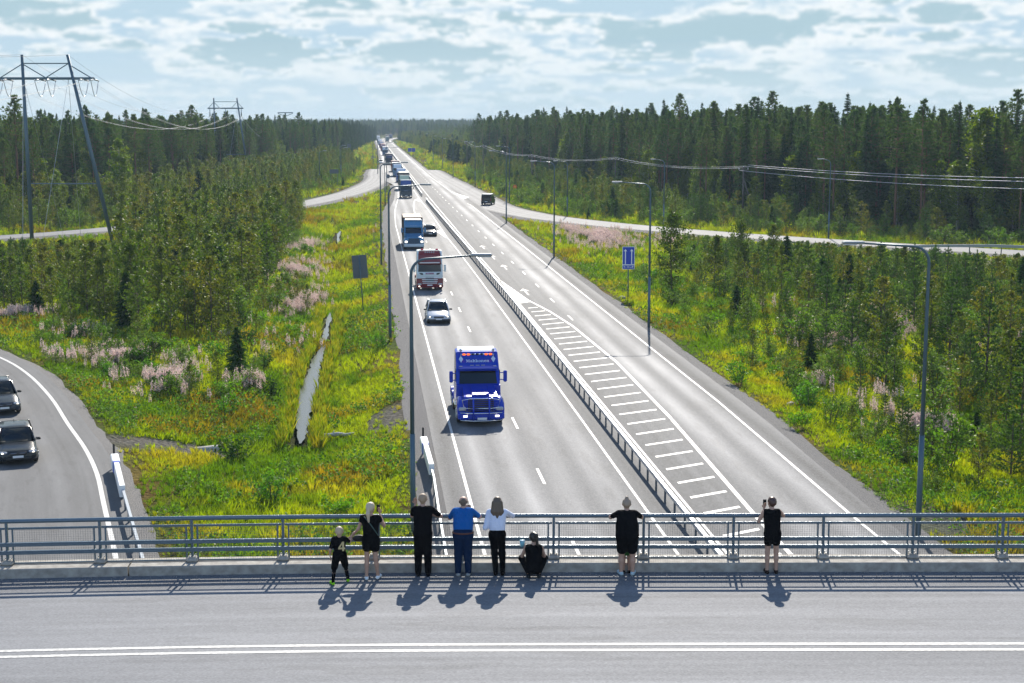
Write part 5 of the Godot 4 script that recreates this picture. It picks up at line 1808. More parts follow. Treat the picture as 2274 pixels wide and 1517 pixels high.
func bonnet_lorry(t: Node3D, body: Material, roof: Material, bullbar: bool) -> void:
	chassis(t, -6.9, [-1.35, -5.0, -6.2], M.chrome, body)
	var st := begin()
	profile(st, [[-2.0, 0.75], [-2.0, 1.85], [-2.22, 1.9], [-2.62, 2.66], [-2.78, 2.95], [-3.3, 3.5], [-4.35, 3.55], [-4.4, 0.75]], 1.22, 0.1, 0.97, 0.08)
	part("cab", finish(st), body, t)
	st = begin()
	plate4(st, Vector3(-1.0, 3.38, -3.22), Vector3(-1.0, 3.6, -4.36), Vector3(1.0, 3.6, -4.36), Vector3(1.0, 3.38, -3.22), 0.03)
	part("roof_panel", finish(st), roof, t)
	st = begin()
	profile(st, [[-0.25, 0.8], [-0.2, 1.35], [-0.35, 1.55], [-1.1, 1.68], [-2.1, 1.88], [-2.1, 0.8]], 0.93, 0.14, 0.96, 0.06)
	var bn := part("bonnet", finish(st), body, t)
	one("bonnet_ridge", bn, body, Vector3(0, 1.74, -1.2), Vector3(0.9, 0.06, 1.7), 0.02, 0.16)
	for sx in [-1, 1]:
		st = begin(true)
		var rings := []
		for q in [[-0.15, 0.5, 1.05], [-0.3, 0.45, 1.3], [-0.9, 0.55, 1.45], [-1.5, 1.0, 1.42], [-2.1, 0.6, 1.2]]:
			rings.append([Vector3(sx * 0.85, q[1], q[0]), Vector3(sx * 1.24, q[1], q[0]), Vector3(sx * 1.24, q[2] - 0.12, q[0]), Vector3(sx * 1.12, q[2], q[0]), Vector3(sx * 0.8, q[2] + 0.04, q[0])])
		loft(st, rings, true)
		part("wing", finish(st), body, t)
	st = begin()
	plate4(st, Vector3(-1.02, 1.92, -2.21), Vector3(-0.96, 2.62, -2.59), Vector3(0.96, 2.62, -2.59), Vector3(1.02, 1.92, -2.21), 0.025)
	part("windscreen", finish(st), M.glass, t)
	for sx in [-1, 1]:
		one("side_window", t, M.glass, Vector3(sx * 1.195, 2.28, -3.0), Vector3(0.05, 0.6, 0.85))
	one("sun_visor", t, body, Vector3(0, 2.72, -2.42), Vector3(2.1, 0.24, 0.26), 0.05, 0.5)
	one("grille", t, M.dark, Vector3(0, 1.12, -0.2), Vector3(1.35, 0.62, 0.1), 0.03)
	st = begin()
	for i in 6: box(st, Vector3(0, 0.86 + i * 0.1, -0.14), Vector3(1.3, 0.025, 0.03))
	part("grille_bars", finish(st), body, t)
	one("bumper", t, body, Vector3(0, 0.56, -0.12), Vector3(2.46, 0.42, 0.4), 0.09)
	lamp_pair(t, 0.98, 0.93, -0.14, Vector3(0.4, 0.2, 0.16), M.lens)
	lamp_pair(t, 0.84, 0.58, 0.085, Vector3(0.22, 0.1, 0.03), M.head, "fog_light")
	one("number_plate", t, M.plate, Vector3(0.05, 0.44, 0.09), Vector3(0.5, 0.12, 0.02))
	mirror_pair(t, 1.46, 2.32, -2.15, Vector3(0.2, 0.62, 0.16), body, 0.28)
	st = begin()
	for i in 3: box(st, Vector3((i - 1) * 0.3, 2.86, -2.6), Vector3(0.2, 0.05, 0.05))
	part("marker_lights", finish(st), M.lens, t)
	for sx in [-1, 1]:
		st = begin()
		for i in 2: box(st, Vector3(sx * 0.92, 2.72 + i * 0.12, -2.34 - i * 0.05), Vector3(0.16, 0.05, 0.04))
		part("marker_lights", finish(st), M.lens, t)
	if bullbar:
		st = begin(true)
		for sx in [-1, 1]: tube(st, [Vector3(sx * 0.42, 0.36, 0.16), Vector3(sx * 0.42, 1.0, 0.2), Vector3(sx * 0.42, 1.5, 0.04)], [0.05], 8)
		part("bull_bar", finish(st), body, t)
		st = begin(true)
		tube(st, [Vector3(-0.5, 1.0, 0.14), Vector3(-0.9, 1.02, 0.06), Vector3(-1.0, 1.42, 0.0), Vector3(-0.6, 1.5, 0.02), Vector3(0.6, 1.5, 0.02), Vector3(1.0, 1.42, 0.0), Vector3(0.9, 1.02, 0.06), Vector3(0.5, 1.0, 0.14), Vector3(-0.5, 1.0, 0.14)], [0.025], 6)
		for y in [0.36, 0.76]: tube(st, [Vector3(-1.1, y, 0.06), Vector3(-0.5, y - 0.02, 0.18), Vector3(0.5, y - 0.02, 0.18), Vector3(1.1, y, 0.06)], [0.026], 6)
		part("bull_bar_tubes", finish(st), M.chrome, t)

func flat_lorry(t: Node3D, body: Material, low: Material, roof: Material, tall := 3.55) -> void:
	var st := begin()
	profile(st, [[0.0, 0.95], [0.0, 1.55], [-0.1, 1.8], [-0.3, 2.62], [-0.5, tall - 0.35], [-0.95, tall], [-2.25, tall + 0.05], [-2.3, 0.95]], 1.24, 0.12, 0.97, 0.06)
	part("cab", finish(st), body, t)
	st = begin()
	profile(st, [[0.06, 0.3], [0.1, 0.55], [0.03, 1.16], [-0.5, 1.2], [-0.6, 0.9], [-1.9, 0.9], [-2.3, 0.9], [-2.3, 0.45], [-0.4, 0.3]], 1.26, 0.1, 0.97)
	part("lower_front", finish(st), low, t)
	st = begin()
	plate4(st, Vector3(-1.08, 1.78, -0.085), Vector3(-1.04, 2.5, -0.27), Vector3(1.04, 2.5, -0.27), Vector3(1.08, 1.78, -0.085), 0.025)
	part("windscreen", finish(st), M.glass, t)
	for sx in [-1, 1]: one("side_window", t, M.glass, Vector3(sx * 1.215, 2.1, -0.9), Vector3(0.05, 0.6, 0.85))
	one("sun_visor", t, roof, Vector3(0, 2.6, -0.16), Vector3(2.2, 0.2, 0.3), 0.05, 0.45)
	st = begin()
	plate4(st, Vector3(-1.08, 2.66, -0.305), Vector3(-1.05, tall - 0.36, -0.495), Vector3(1.05, tall - 0.36, -0.495), Vector3(1.08, 2.66, -0.305), 0.03)
	plate4(st, Vector3(-1.05, tall - 0.36, -0.5), Vector3(-1.0, tall - 0.02, -0.93), Vector3(1.0, tall - 0.02, -0.93), Vector3(1.05, tall - 0.36, -0.5), 0.03)
	part("roof_front", finish(st), roof, t)
	mirror_pair(t, 1.46, 2.1, -0.25, Vector3(0.18, 0.7, 0.22), body, 0.26)
	lamp_pair(t, 0.98, 0.62, 0.09, Vector3(0.36, 0.16, 0.06), M.lens)
	one("number_plate", t, M.plate, Vector3(0, 0.52, 0.115), Vector3(0.5, 0.12, 0.02))

func at_road(o: float, d: float) -> Vector3:
	return road(o, d, 0.005)

func build_vehicles() -> void:
	var lane := atan(S)
	# --- blue bonneted tractor
	var blue := paint_mat(Color(0.006, 0.035, 0.40), 0.25)
	var t := thing("lorry", "blue bonneted lorry tractor with bull bar and roof lights", "lorry", Vector3(-1.62, 0.005, -77.6), lane)
	bonnet_lorry(t, blue, paint_mat(Color(0.35, 0.45, 0.72), 0.2), true)  # paler roof blue: sun glare and sky sheen put into the colour
	var st := begin(true)
	tube(st, [Vector3(-0.92, 3.3, -2.95), Vector3(-0.86, 3.42, -2.86), Vector3(0.86, 3.42, -2.86), Vector3(0.92, 3.3, -2.95)], [0.035], 6)
	var lb := part("light_bar", finish(st), M.chrome, t)
	for i in 7:
		var x := -0.72 + 0.24 * i
		one("roof_lamp", lb, M.amber if i in [0, 1, 5, 6] else M.dark, Vector3(x, 3.43, -2.78), Vector3(0.17, 0.1, 0.08), 0.03)
	for sx in [-1, 1]: one("roof_horn", t, M.chrome, Vector3(sx * 0.88, 3.62, -3.15), Vector3(0.16, 0.16, 0.3), 0.05)
	var pale := mat(Color(0.45, 0.62, 0.8), 0.4)
	for sx in [-1, 1]:
		st = begin()
		extrude(st, PackedVector2Array([Vector2(-0.12, 0), Vector2(0, -0.24), Vector2(0.12, 0), Vector2(0, 0.2)]), 0.012, Transform3D(Basis(Vector3.RIGHT, -0.76), Vector3(sx * 0.88, 3.16, -2.93)))
		part("diamond_emblem", finish(st), pale, t)
	lettering("Mahkonen", 0.17, pale, t, Vector3(0.02, 3.06, -2.85), 0, -0.76, true)
	one("rear_bulkhead", t, M.dark, Vector3(0, 1.6, -4.5), Vector3(2.2, 1.5, 0.12))
	# --- red and white tractor
	var white := paint_mat(Color(0.62, 0.68, 0.68), 0.3)
	var red := paint_mat(Color(0.17, 0.006, 0.014), 0.3)
	t = thing("lorry", "white lorry with dark red roof, red bumper and pale grille bars", "lorry", at_road(5.72, 141.5), lane)
	flat_lorry(t, white, red, red, 3.7)
	chassis(t, -5.9, [-1.3, -4.9], M.chrome, red)
	one("mesh_grille", t, M.dark, Vector3(0, 1.05, 0.05), Vector3(0.8, 0.5, 0.1), 0.02)
	for i in 4: one("grille_bar", t, M.white, Vector3(0, 0.72 + 0.17 * i, 0.1), Vector3(1.5 - 0.06 * absf(i - 2.0), 0.07, 0.06), 0.02)
	one("name_plate", t, mat(Color(0.5, 0.38, 0.5), 0.4), Vector3(0, 1.62, 0.0), Vector3(0.82, 0.17, 0.06), 0.02)
	lettering("M. THERR", 0.12, mat(Color(0.2, 0.02, 0.05), 0.5), t, Vector3(0, 1.62, 0.035))
	for sx in [-1, 1]:
		st = begin()
		extrude(st, PackedVector2Array([Vector2(-0.2, 0.1), Vector2(0.16, 0.06), Vector2(0.2, -0.1), Vector2(-0.02, -0.08)]), 0.02, Transform3D(Basis(Vector3.UP, 0.0 if sx < 0 else PI), Vector3(sx * 0.82, 1.6, 0.0)))
		part("side_flash", finish(st), M.dark, t)
	one("visor_lettering_strip", t, M.white, Vector3(0, 2.64, -0.01), Vector3(1.9, 0.12, 0.03), 0.01, 0.3)
	lamp_pair(t, 1.0, 0.42, 0.11, Vector3(0.14, 0.1, 0.03), M.head, "fog_light")
	st = begin(true)
	tube(st, [Vector3(-1.0, 3.5, -0.6), Vector3(-0.95, 3.78, -0.6), Vector3(0.95, 3.78, -0.6), Vector3(1.0, 3.5, -0.6)], [0.035], 6)
	lb = part("light_bar", finish(st), M.chrome, t)
	for i in 5: one("roof_lamp", lb, M.lens, Vector3(-0.4 + 0.2 * i, 3.6, -0.5), Vector3(0.14, 0.14, 0.08), 0.03)
	for sx in [-1, 1]: one("beacon", lb, mat(Color(0.75, 0.08, 0.12), 0.2), Vector3(sx * 0.7, 3.86, -0.6), Vector3(0.26, 0.14, 0.16), 0.04)
	one("rear_bulkhead", t, M.dark, Vector3(0, 1.7, -2.4), Vector3(2.2, 1.4, 0.12))
	# --- pale blue bonneted lorry with an open box body
	var steelblue := paint_mat(Color(0.06, 0.2, 0.36), 0.3)
	var silver := paint_mat(Color(0.5, 0.58, 0.63), 0.25)
	t = thing("lorry", "blue and white bonneted lorry with a beige load in its tall dark box", "lorry", at_road(5.62, 186.5), lane)
	bonnet_lorry(t, steelblue, M.white, false)
	one("roof_front", t, M.white, Vector3(0, 3.52, -3.5), Vector3(2.1, 0.12, 0.9), 0.04)
	one("chrome_bumper", t, silver, Vector3(0, 0.58, 0.1), Vector3(2.5, 0.38, 0.12), 0.05)
	lamp_pair(t, 0.98, 1.02, -0.04, Vector3(0.3, 0.22, 0.1), M.head)
	cargo_body(t, -4.6, -12.0, 1.0, 3.75, mat(Color(0.06, 0.035, 0.03), 0.7), mat(Color(0.62, 0.5, 0.38), 0.8))
	chassis(t, -11.8, [-8.6, -9.9], M.dark, M.dark)
	# --- rest of the convoy
	var teal := paint_mat(Color(0.012, 0.03, 0.05), 0.3)
	t = thing("lorry", "dark blue flat-fronted lorry with a pale roof spoiler, first behind the hatched wedge", "lorry", at_road(7.85, 312.0), lane)
	flat_lorry(t, teal, teal, paint_mat(Color(0.02, 0.06, 0.25), 0.3), 3.6)
	chassis(t, -6.0, [-1.3, -4.9], M.dark, M.dark)
	lamp_pair(t, 0.98, 0.4, 0.11, Vector3(0.16, 0.1, 0.03), M.head, "fog_light")
	one("badge_bar", t, M.chrome, Vector3(0, 1.5, 0.04), Vector3(0.8, 0.06, 0.04))
	one("roof_spoiler", t, M.white, Vector3(0, 3.68, -1.4), Vector3(2.2, 0.14, 1.2), 0.05)
	var convoy := [
		[8.3, 345.0, Color(0.02, 0.04, 0.05), Color(0.55, 0.6, 0.42), 4.0, Color(0.06, 0.065, 0.075), "lorry with a greenish roof pulling a grey box, behind the dark blue one", 1],
		[8.6, 392.0, Color(0.05, 0.1, 0.3), Color(0.72, 0.74, 0.78), 0.0, Color(0.1, 0.1, 0.12), "blue lorry with a white roof squeezed between box lorries", 0],
		[8.4, 430.0, Color(0.12, 0.2, 0.28), Color(0.7, 0.74, 0.8), 3.8, Color(0.3, 0.32, 0.36), "pale-roofed lorry with a grey-blue front and grey box", 1],
		[8.6, 470.0, Color(0.24, 0.06, 0.04), Color(0.6, 0.35, 0.25), 3.3, Color(0.22, 0.08, 0.05), "low reddish lorry just before the dark box lorry", 1],
		[7.7, 545.0, Color(0.012, 0.016, 0.03), Color(0.02, 0.03, 0.1), 4.0, Color(0.015, 0.02, 0.05), "almost black box lorry in the convoy with a small white car beside it", 1],
		[8.0, 690.0, Color(0.06, 0.1, 0.2), Color(0.72, 0.74, 0.78), 3.9, Color(0.4, 0.42, 0.46), "white-roofed lorry halfway down the far convoy", 1],
		[8.0, 790.0, Color(0.22, 0.03, 0.04), Color(0.5, 0.3, 0.3), 3.8, Color(0.28, 0.1, 0.1), "dull red lorry in the far convoy", 1],
		[8.0, 880.0, Color(0.2, 0.1, 0.16), Color(0.5, 0.45, 0.5), 3.8, Color(0.3, 0.26, 0.3), "purplish lorry in the far convoy", 1],
		[8.0, 980.0, Color(0.5, 0.5, 0.52), Color(0.7, 0.72, 0.74), 3.8, Color(0.5, 0.5, 0.52), "white lorry near the end of the visible convoy", 1],
		[8.0, 1090.0, Color(0.05, 0.08, 0.1), Color(0.5, 0.54, 0.56), 3.9, Color(0.4, 0.42, 0.44), "dark-fronted lorry with a white top at the far end of the straight", 1],
		[8.0, 1200.0, Color(0.1, 0.1, 0.12), Color(0.66, 0.67, 0.68), 3.9, Color(0.6, 0.6, 0.6), "white-topped lorry where the road starts to bend", 1],
	]
	for q in convoy:
		t = thing("lorry", q[6], "lorry", at_road(q[0], q[1]) , lane, "lorries of the far convoy")
		var c := paint_mat(q[2], 0.35)
		flat_lorry(t, c, c, paint_mat(q[3], 0.35), 3.5)
		chassis(t, -6.0, [-1.3, -4.9], M.dark, M.dark)
		if q[7]: cargo_body(t, -2.7, -12.0, 1.1, q[4], mat(q[5], 0.6), mat(q[5], 0.6))
	t = thing("lorry", "grey-backed lorry driving away on the lane without the convoy", "lorry", at_road(14.6, 1130.0), lane + PI)
	flat_lorry(t, mat(Color(0.1, 0.12, 0.12), 0.4), M.dark, M.white, 3.4)
	chassis(t, -6.0, [-1.3, -4.9], M.dark, M.dark)
	cargo_body(t, -2.7, -12.0, 0.9, 4.0, mat(Color(0.16, 0.2, 0.2), 0.5), M.white)
	for q in [[14.6, 1260.0, Color(0.2, 0.16, 0.16)], [14.6, 1330.0, Color(0.1, 0.12, 0.2)]]:
		t = thing("lorry", "tiny box lorry in the bend at the end of the road", "lorry", at_road(q[0], q[1]), lane + PI - 0.08, "tiny lorries in the far bend")
		flat_lorry(t, mat(q[2], 0.4), M.dark, M.white, 3.4)
		chassis(t, -6.0, [-1.3, -4.9], M.dark, M.dark)
		cargo_body(t, -2.7, -12.0, 0.9, 4.0, mat(q[2], 0.5), mat(q[2], 0.5))
	# --- cars
	car("white estate car with dark mirrors ahead of the red and white lorry", at_road(5.45, 117.6), lane, 4.6, 1.86, 1.62, paint_mat(Color(0.45, 0.48, 0.54), 0.22), {"rails": true, "lights": true, "grille": true, "mirror": M.dark, "skirt": true})
	car("dark car half hidden beside the blue and white bonneted lorry", at_road(8.55, 208.0), lane, 4.4, 1.82, 1.5, paint_mat(Color(0.03, 0.05, 0.07), 0.25), {"lights": false, "grille": true, "mirror": M.dark})
	car("black saloon car with one lamp lit on the loop road, behind the barrier end box", Vector3(-23.1, 0.005, -68.6), 0.36, 4.6, 1.82, 1.46, paint_mat(Color(0.010, 0.013, 0.018), 0.22), {"lights": true, "grille": true, "mirror": M.dark, "fin": true})
	car("dark blue-grey people carrier following the black saloon on the loop road", Vector3(-27.75, 0.005, -80.6), 0.46, 4.5, 1.84, 1.62, paint_mat(Color(0.02, 0.03, 0.045), 0.22), {"lights": true, "grille": true, "mirror": M.dark})
	car("small white car beside the almost black box lorry", at_road(4.9, 560.0), lane, 4.3, 1.78, 1.48, paint_mat(Color(0.7, 0.7, 0.7), 0.25), {"lights": false, "grille": false, "mirror": M.dark})
	# --- van seen from behind
	t = thing("van", "dark van with a pale roof driving away on the side road", "van", Vector3(-4.2, -0.005, -290.5), PI - 0.14)
	var vb := paint_mat(Color(0.012, 0.018, 0.022), 0.3)
	st = begin()
	profile(st, [[0.0, 0.35], [0.0, 0.9], [-0.9, 1.15], [-1.7, 1.95], [-1.95, 2.05], [-5.0, 2.08], [-5.1, 1.2], [-5.1, 0.35]], 1.0, 0.1, 0.97, 0.1)
	part("body", finish(st), vb, t)
	one("roof", t, M.white, Vector3(0, 2.1, -3.4), Vector3(1.72, 0.08, 3.0), 0.03)
	one("rear_window", t, M.glass, Vector3(0, 1.62, -5.085), Vector3(1.6, 0.6, 0.05))
	for sx in [-1, 1]:
		one("side_window", t, M.glass, Vector3(sx * 0.945, 1.62, -3.3), Vector3(0.05, 0.5, 2.8))
		one("tail_light", t, mat(Color(0.25, 0.01, 0.01), 0.3), Vector3(sx * 0.88, 1.1, -5.1), Vector3(0.14, 0.5, 0.05))
		for z in [-1.0, -4.2]: add_wheel(t, Vector3(sx * 0.9, 0.33, z), 0.33, 0.24, sx, M.steel)
	one("number_plate", t, M.plate, Vector3(0, 0.7, -5.115), Vector3(0.5, 0.12, 0.02))
	one("rear_bumper", t, M.dark, Vector3(0, 0.45, -5.12), Vector3(1.9, 0.22, 0.14), 0.05)
	mirror_pair(t, 1.12, 1.35, -1.4, Vector3(0.2, 0.26, 0.14), M.dark, 0.2)
	st = begin()
	plate4(st, Vector3(-0.85, 1.2, -0.98), Vector3(-0.8, 1.9, -1.68), Vector3(0.8, 1.9, -1.68), Vector3(0.85, 1.2, -0.98), 0.02)
	part("windscreen", finish(st), M.glass, t)

func cargo_body(t: Node, z0: float, z1: float, y0: float, y1: float, m: Material, top: Material) -> void:
	var st := begin()
	bevel_box(st, Vector3(0, (y0 + y1) / 2, (z0 + z1) / 2), Vector3(2.5, y1 - y0, z0 - z1), 0.05)
	var b := part("cargo_box", finish(st), m, t)
	one("load", b, top, Vector3(0, y1 - 0.02, (z0 + z1) / 2), Vector3(2.34, 0.1, z0 - z1 - 0.2), 0.03)
	st = begin()
	var n := int((z0 - z1) / 1.2)
	for i in n:
		for sx in [-1, 1]: box(st, Vector3(sx * 1.255, (y0 + y1) / 2, z0 - 0.6 - i * 1.2), Vector3(0.05, y1 - y0 - 0.1, 0.08))
	part("side_ribs", finish(st), m, b)
	one("side_skirt", t, M.dark, Vector3(0, 0.85, (z0 + z1) / 2), Vector3(2.3, 0.3, (z0 - z1) * 0.8))

func car(label: String, at: Vector3, turn: float, len: float, w: float, h: float, m: Material, opt: Dictionary) -> void:
	var t := thing("car", label, "car", at, turn)
	var hw := w / 2
	var belt := h * 0.6
	var st := begin(true)
	var rings := []
	for q in [[-0.02, 0.74, 0.3, 0.5], [-0.06, 0.86, 0.24, 0.62], [-0.25, 0.95, 0.2, 0.69], [-0.6, 0.99, 0.18, belt - 0.14], [-1.25, 1.0, 0.18, belt - 0.03], [-1.6, 1.0, 0.18, belt + 0.02], [-len * 0.6, 1.0, 0.18, belt + 0.03], [-len + 0.5, 0.98, 0.2, belt + 0.02], [-len + 0.12, 0.93, 0.28, belt - 0.03], [-len, 0.8, 0.36, belt - 0.16]]:
		var x: float = hw * q[1]; var y0: float = q[2]; var y1: float = q[3]
		var ring := []
		var c := minf(0.1, (y1 - y0) * 0.3)
		for p in [[x - c, y0], [x, y0 + c], [x, y0 + (y1 - y0) * 0.55], [x - 0.03, y1 - c], [x - 0.08 - c, y1 - 0.015], [x * 0.5, y1 + 0.02], [-x * 0.5, y1 + 0.02], [-x + 0.08 + c, y1 - 0.015], [-x + 0.03, y1 - c], [-x, y0 + (y1 - y0) * 0.55], [-x, y0 + c], [-x + c, y0]]:
			ring.append(Vector3(p[0], p[1], q[0]))
		ring.reverse()
		rings.append(ring)
	loft(st, rings, true)
	part("body", finish(st), m, t)
	# glass house
	var zb0 := -1.22; var zb1 := -len + 0.28
	var zt0 := -1.98; var zt1 := -len + 0.75
	var wb := hw * 0.93; var wt := hw * 0.74
	st = begin(true)
	var g0 := []
	var g1 := []
	for q in [[1, 0.16, 0], [0.55, 0.02, 0], [-0.55, 0.02, 0], [-1, 0.16, 0], [-1, 0.12, 1], [-0.5, 0.0, 1], [0.5, 0.0, 1], [1, 0.12, 1]]:
		g0.append(Vector3(q[0] * wb, belt - 0.02, (zb0 - q[1]) if q[2] == 0 else (zb1 + q[1])))
		g1.append(Vector3(q[0] * wt, h - 0.05, (zt0 - q[1]) if q[2] == 0 else (zt1 + q[1])))
	g0.reverse(); g1.reverse()
	loft(st, [g0, g1], true)
	part("window_glass", finish(st), M.glass, t)
	st = begin(true)
	var r1 := []
	var r2 := []
	var r3 := []
	var mid := Vector3(0, 0, (zt0 + zt1) / 2)
	for p: Vector3 in g1:
		r1.append(Vector3(p.x * 1.02, h - 0.06, mid.z + (p.z - mid.z) * 1.02))
		r2.append(Vector3(p.x * 0.98, h - 0.02, mid.z + (p.z - mid.z) * 0.97))
		r3.append(Vector3(p.x * 0.6, h + 0.012, mid.z + (p.z - mid.z) * 0.6))
	loft(st, [r1, r2, r3], true)
	part("roof", finish(st), m, t)
	for sx in [-1, 1]:
		st = begin(true)
		rod(st, Vector3(sx * wb * 0.99, belt - 0.02, zb0 - 0.15), Vector3(sx * wt * 1.0, h - 0.05, zt0 - 0.14), 0.04, 6)
		part("pillar", finish(st), m, t)
		st = begin(true)
		rod(st, Vector3(sx * wb * 0.99, belt - 0.02, zb1 + 0.14), Vector3(sx * wt * 1.0, h - 0.05, zt1 + 0.12), 0.07, 6)
		part("pillar", finish(st), m, t)
		st = begin(true)
		rod(st, Vector3(sx * wb * 0.985, belt, (zb0 + zb1) / 2 - 0.15), Vector3(sx * wt * 1.0, h - 0.05, (zb0 + zb1) / 2 - 0.2), 0.035, 4)
		part("pillar", finish(st), M.dark, t)
		for z in [-0.82, -len + 0.85]:
			add_wheel(t, Vector3(sx * (hw - 0.1), 0.325, z), 0.325, 0.23, sx, M.steel)
		st = begin()
		bevel_box(st, Vector3(sx * hw * 0.72, 0.615, -0.13), Vector3(0.36, 0.11, 0.2), 0.035, Basis(Vector3.UP, sx * 0.38))
		var hl := part("headlight", finish(st), M.lens, t)
		if opt.lights: one("lamp_lit", hl, M.head, Vector3(sx * hw * 0.74, 0.61, -0.035), Vector3(0.14, 0.06, 0.04), 0.015)
		one("door_handle", t, m, Vector3(sx * (hw - 0.005), belt - 0.12, -len * 0.5), Vector3(0.03, 0.03, 0.2), 0.01)
		if opt.has("rails"):
			st = begin(true)
			tube(st, [Vector3(sx * wt * 0.9, h - 0.02, zt0 - 0.2), Vector3(sx * wt * 0.9, h + 0.05, zt0 - 0.4), Vector3(sx * wt * 0.9, h + 0.05, zt1 + 0.3), Vector3(sx * wt * 0.9, h - 0.02, zt1 + 0.1)], [0.02], 5)
			part("roof_rail", finish(st), M.steel, t)
	one("lower_grille", t, M.dark, Vector3(0, 0.33, 0.0), Vector3(w * 0.62, 0.14, 0.08), 0.03)
	if opt.grille:
		one("grille", t, M.dark, Vector3(0, 0.56, -0.03), Vector3(w * 0.42, 0.15, 0.08), 0.03)
		for sx in [-1, 1]: one("grille_strip", t, M.chrome, Vector3(sx * 0.2, 0.58, 0.015), Vector3(0.26, 0.025, 0.02), 0.005)
	if opt.has("skirt"): one("front_skirt", t, M.dark, Vector3(0, 0.33, -0.1), Vector3(w * 0.96, 0.26, 0.2), 0.06)
	if opt.has("fin"): one("roof_aerial", t, m, Vector3(0, h + 0.04, zt1 + 0.3), Vector3(0.03, 0.07, 0.16), 0.01)
	one("number_plate", t, M.plate, Vector3(0, 0.42, 0.03), Vector3(0.48, 0.11, 0.02), 0.005)
	mirror_pair(t, hw + 0.11, belt + 0.06, -1.5, Vector3(0.2, 0.13, 0.12), opt.mirror, 0.14)
	st = begin(true)
	for sx in [-1, 1]: rod(st, Vector3(sx * 0.5, belt + 0.06, zb0 - 0.02), Vector3(sx * 0.5 - 0.45, belt + 0.05, zb0 + 0.02), 0.01, 4)
	part("wiper", finish(st), M.dark, t)
	one("underbody", t, M.dark, Vector3(0, 0.22, -len / 2), Vector3(w * 0.86, 0.1, len * 0.86))

# ---------------------------------------------------------------- people
# bones: [a, b, ra, rb]; a smooth union of tapered capsules, meshed as surface nets. People face -z, x to their right.
func capsules(st: SurfaceTool, bones: Array, cell: float, k: float) -> void:
	var lo := Vector3.ONE * 1e9
	var hi := -lo
	for b in bones:
		var r: float = maxf(b[2], b[3])
		for p: Vector3 in [b[0], b[1]]:
			lo = lo.min(p - Vector3.ONE * r); hi = hi.max(p + Vector3.ONE * r)
	lo -= Vector3.ONE * cell * 2.5; hi += Vector3.ONE * cell * 2.5
	var nx := int((hi.x - lo.x) / cell) + 2
	var ny := int((hi.y - lo.y) / cell) + 2
	var nzz := int((hi.z - lo.z) / cell) + 2
	var f := PackedFloat32Array()
	f.resize(nx * ny * nzz)
	f.fill(9.0)
	for b in bones:
		var a: Vector3 = b[0]
		var ab: Vector3 = b[1] - a
		var l2 := maxf(ab.length_squared(), 1e-9)
		var ra: float = b[2]; var rb: float = b[3]
		var m := maxf(ra, rb) + k + cell * 2
		var s := ((a.min(b[1]) - Vector3.ONE * m - lo) / cell).floor()
		var e := ((a.max(b[1]) + Vector3.ONE * m - lo) / cell).ceil()
		for z in range(maxi(int(s.z), 0), mini(int(e.z) + 1, nzz)):
			for y in range(maxi(int(s.y), 0), mini(int(e.y) + 1, ny)):
				var row := (z * ny + y) * nx
				for x in range(maxi(int(s.x), 0), mini(int(e.x) + 1, nx)):
					var p := lo + Vector3(x, y, z) * cell - a
					var t := clampf(p.dot(ab) / l2, 0, 1)
					var d := (p - ab * t).length() - lerpf(ra, rb, t)
					var o := f[row + x]
					if o < 8.0:
						var h := maxf(k - absf(d - o), 0.0) / k
						d = minf(d, o) - h * h * k * 0.25
					f[row + x] = d
	var ids := {}
	var verts := PackedVector3Array()
	var steps := [0, 1, nx, nx + 1, nx * ny, nx * ny + 1, nx * ny + nx, nx * ny + nx + 1]
	var edges := [[0, 1], [2, 3], [4, 5], [6, 7], [0, 2], [1, 3], [4, 6], [5, 7], [0, 4], [1, 5], [2, 6], [3, 7]]
	var corner := []
	for i in 8: corner.append(Vector3(i & 1, (i >> 1) & 1, (i >> 2) & 1))
	for z in nzz - 1:
		for y in ny - 1:
			var row := (z * ny + y) * nx
			for x in nx - 1:
				var i := row + x
				var v0 := f[i]
				if absf(v0) > cell * 2.2: continue
				var neg := v0 < 0
				var mixed := false
				for q in range(1, 8):
					if (f[i + steps[q]] < 0) != neg:
						mixed = true
						break
				if not mixed: continue
				var sum := Vector3.ZERO
				var n := 0
				for e in edges:
					var u := f[i + steps[e[0]]]
					var w := f[i + steps[e[1]]]
					if (u < 0) != (w < 0):
						sum += corner[e[0]].lerp(corner[e[1]], u / (u - w))
						n += 1
				ids[i] = verts.size()
				verts.append(lo + (Vector3(x, y, z) + sum / n) * cell)
	for i: int in ids:
		for ax in [[1, nx, nx * ny], [nx, nx * ny, 1], [nx * ny, 1, nx]]:
			var j: int = i + ax[0]
			if (f[i] < 0) == (f[j] < 0): continue
			var b: int = i - ax[1]
			var c: int = i - ax[2]
			var d: int = b - ax[2]
			if not (ids.has(b) and ids.has(c) and ids.has(d)): continue
			var q := [verts[ids[i]], verts[ids[b]], verts[ids[d]], verts[ids[c]]]
			if f[i] < 0: quad(st, q[0], q[3], q[2], q[1])
			else: quad(st, q[0], q[1], q[2], q[3])

func flesh(bones: Array, cell: float, k: float) -> ArrayMesh:
	var st := begin(true)
	capsules(st, bones, cell, k)
	return finish(st)

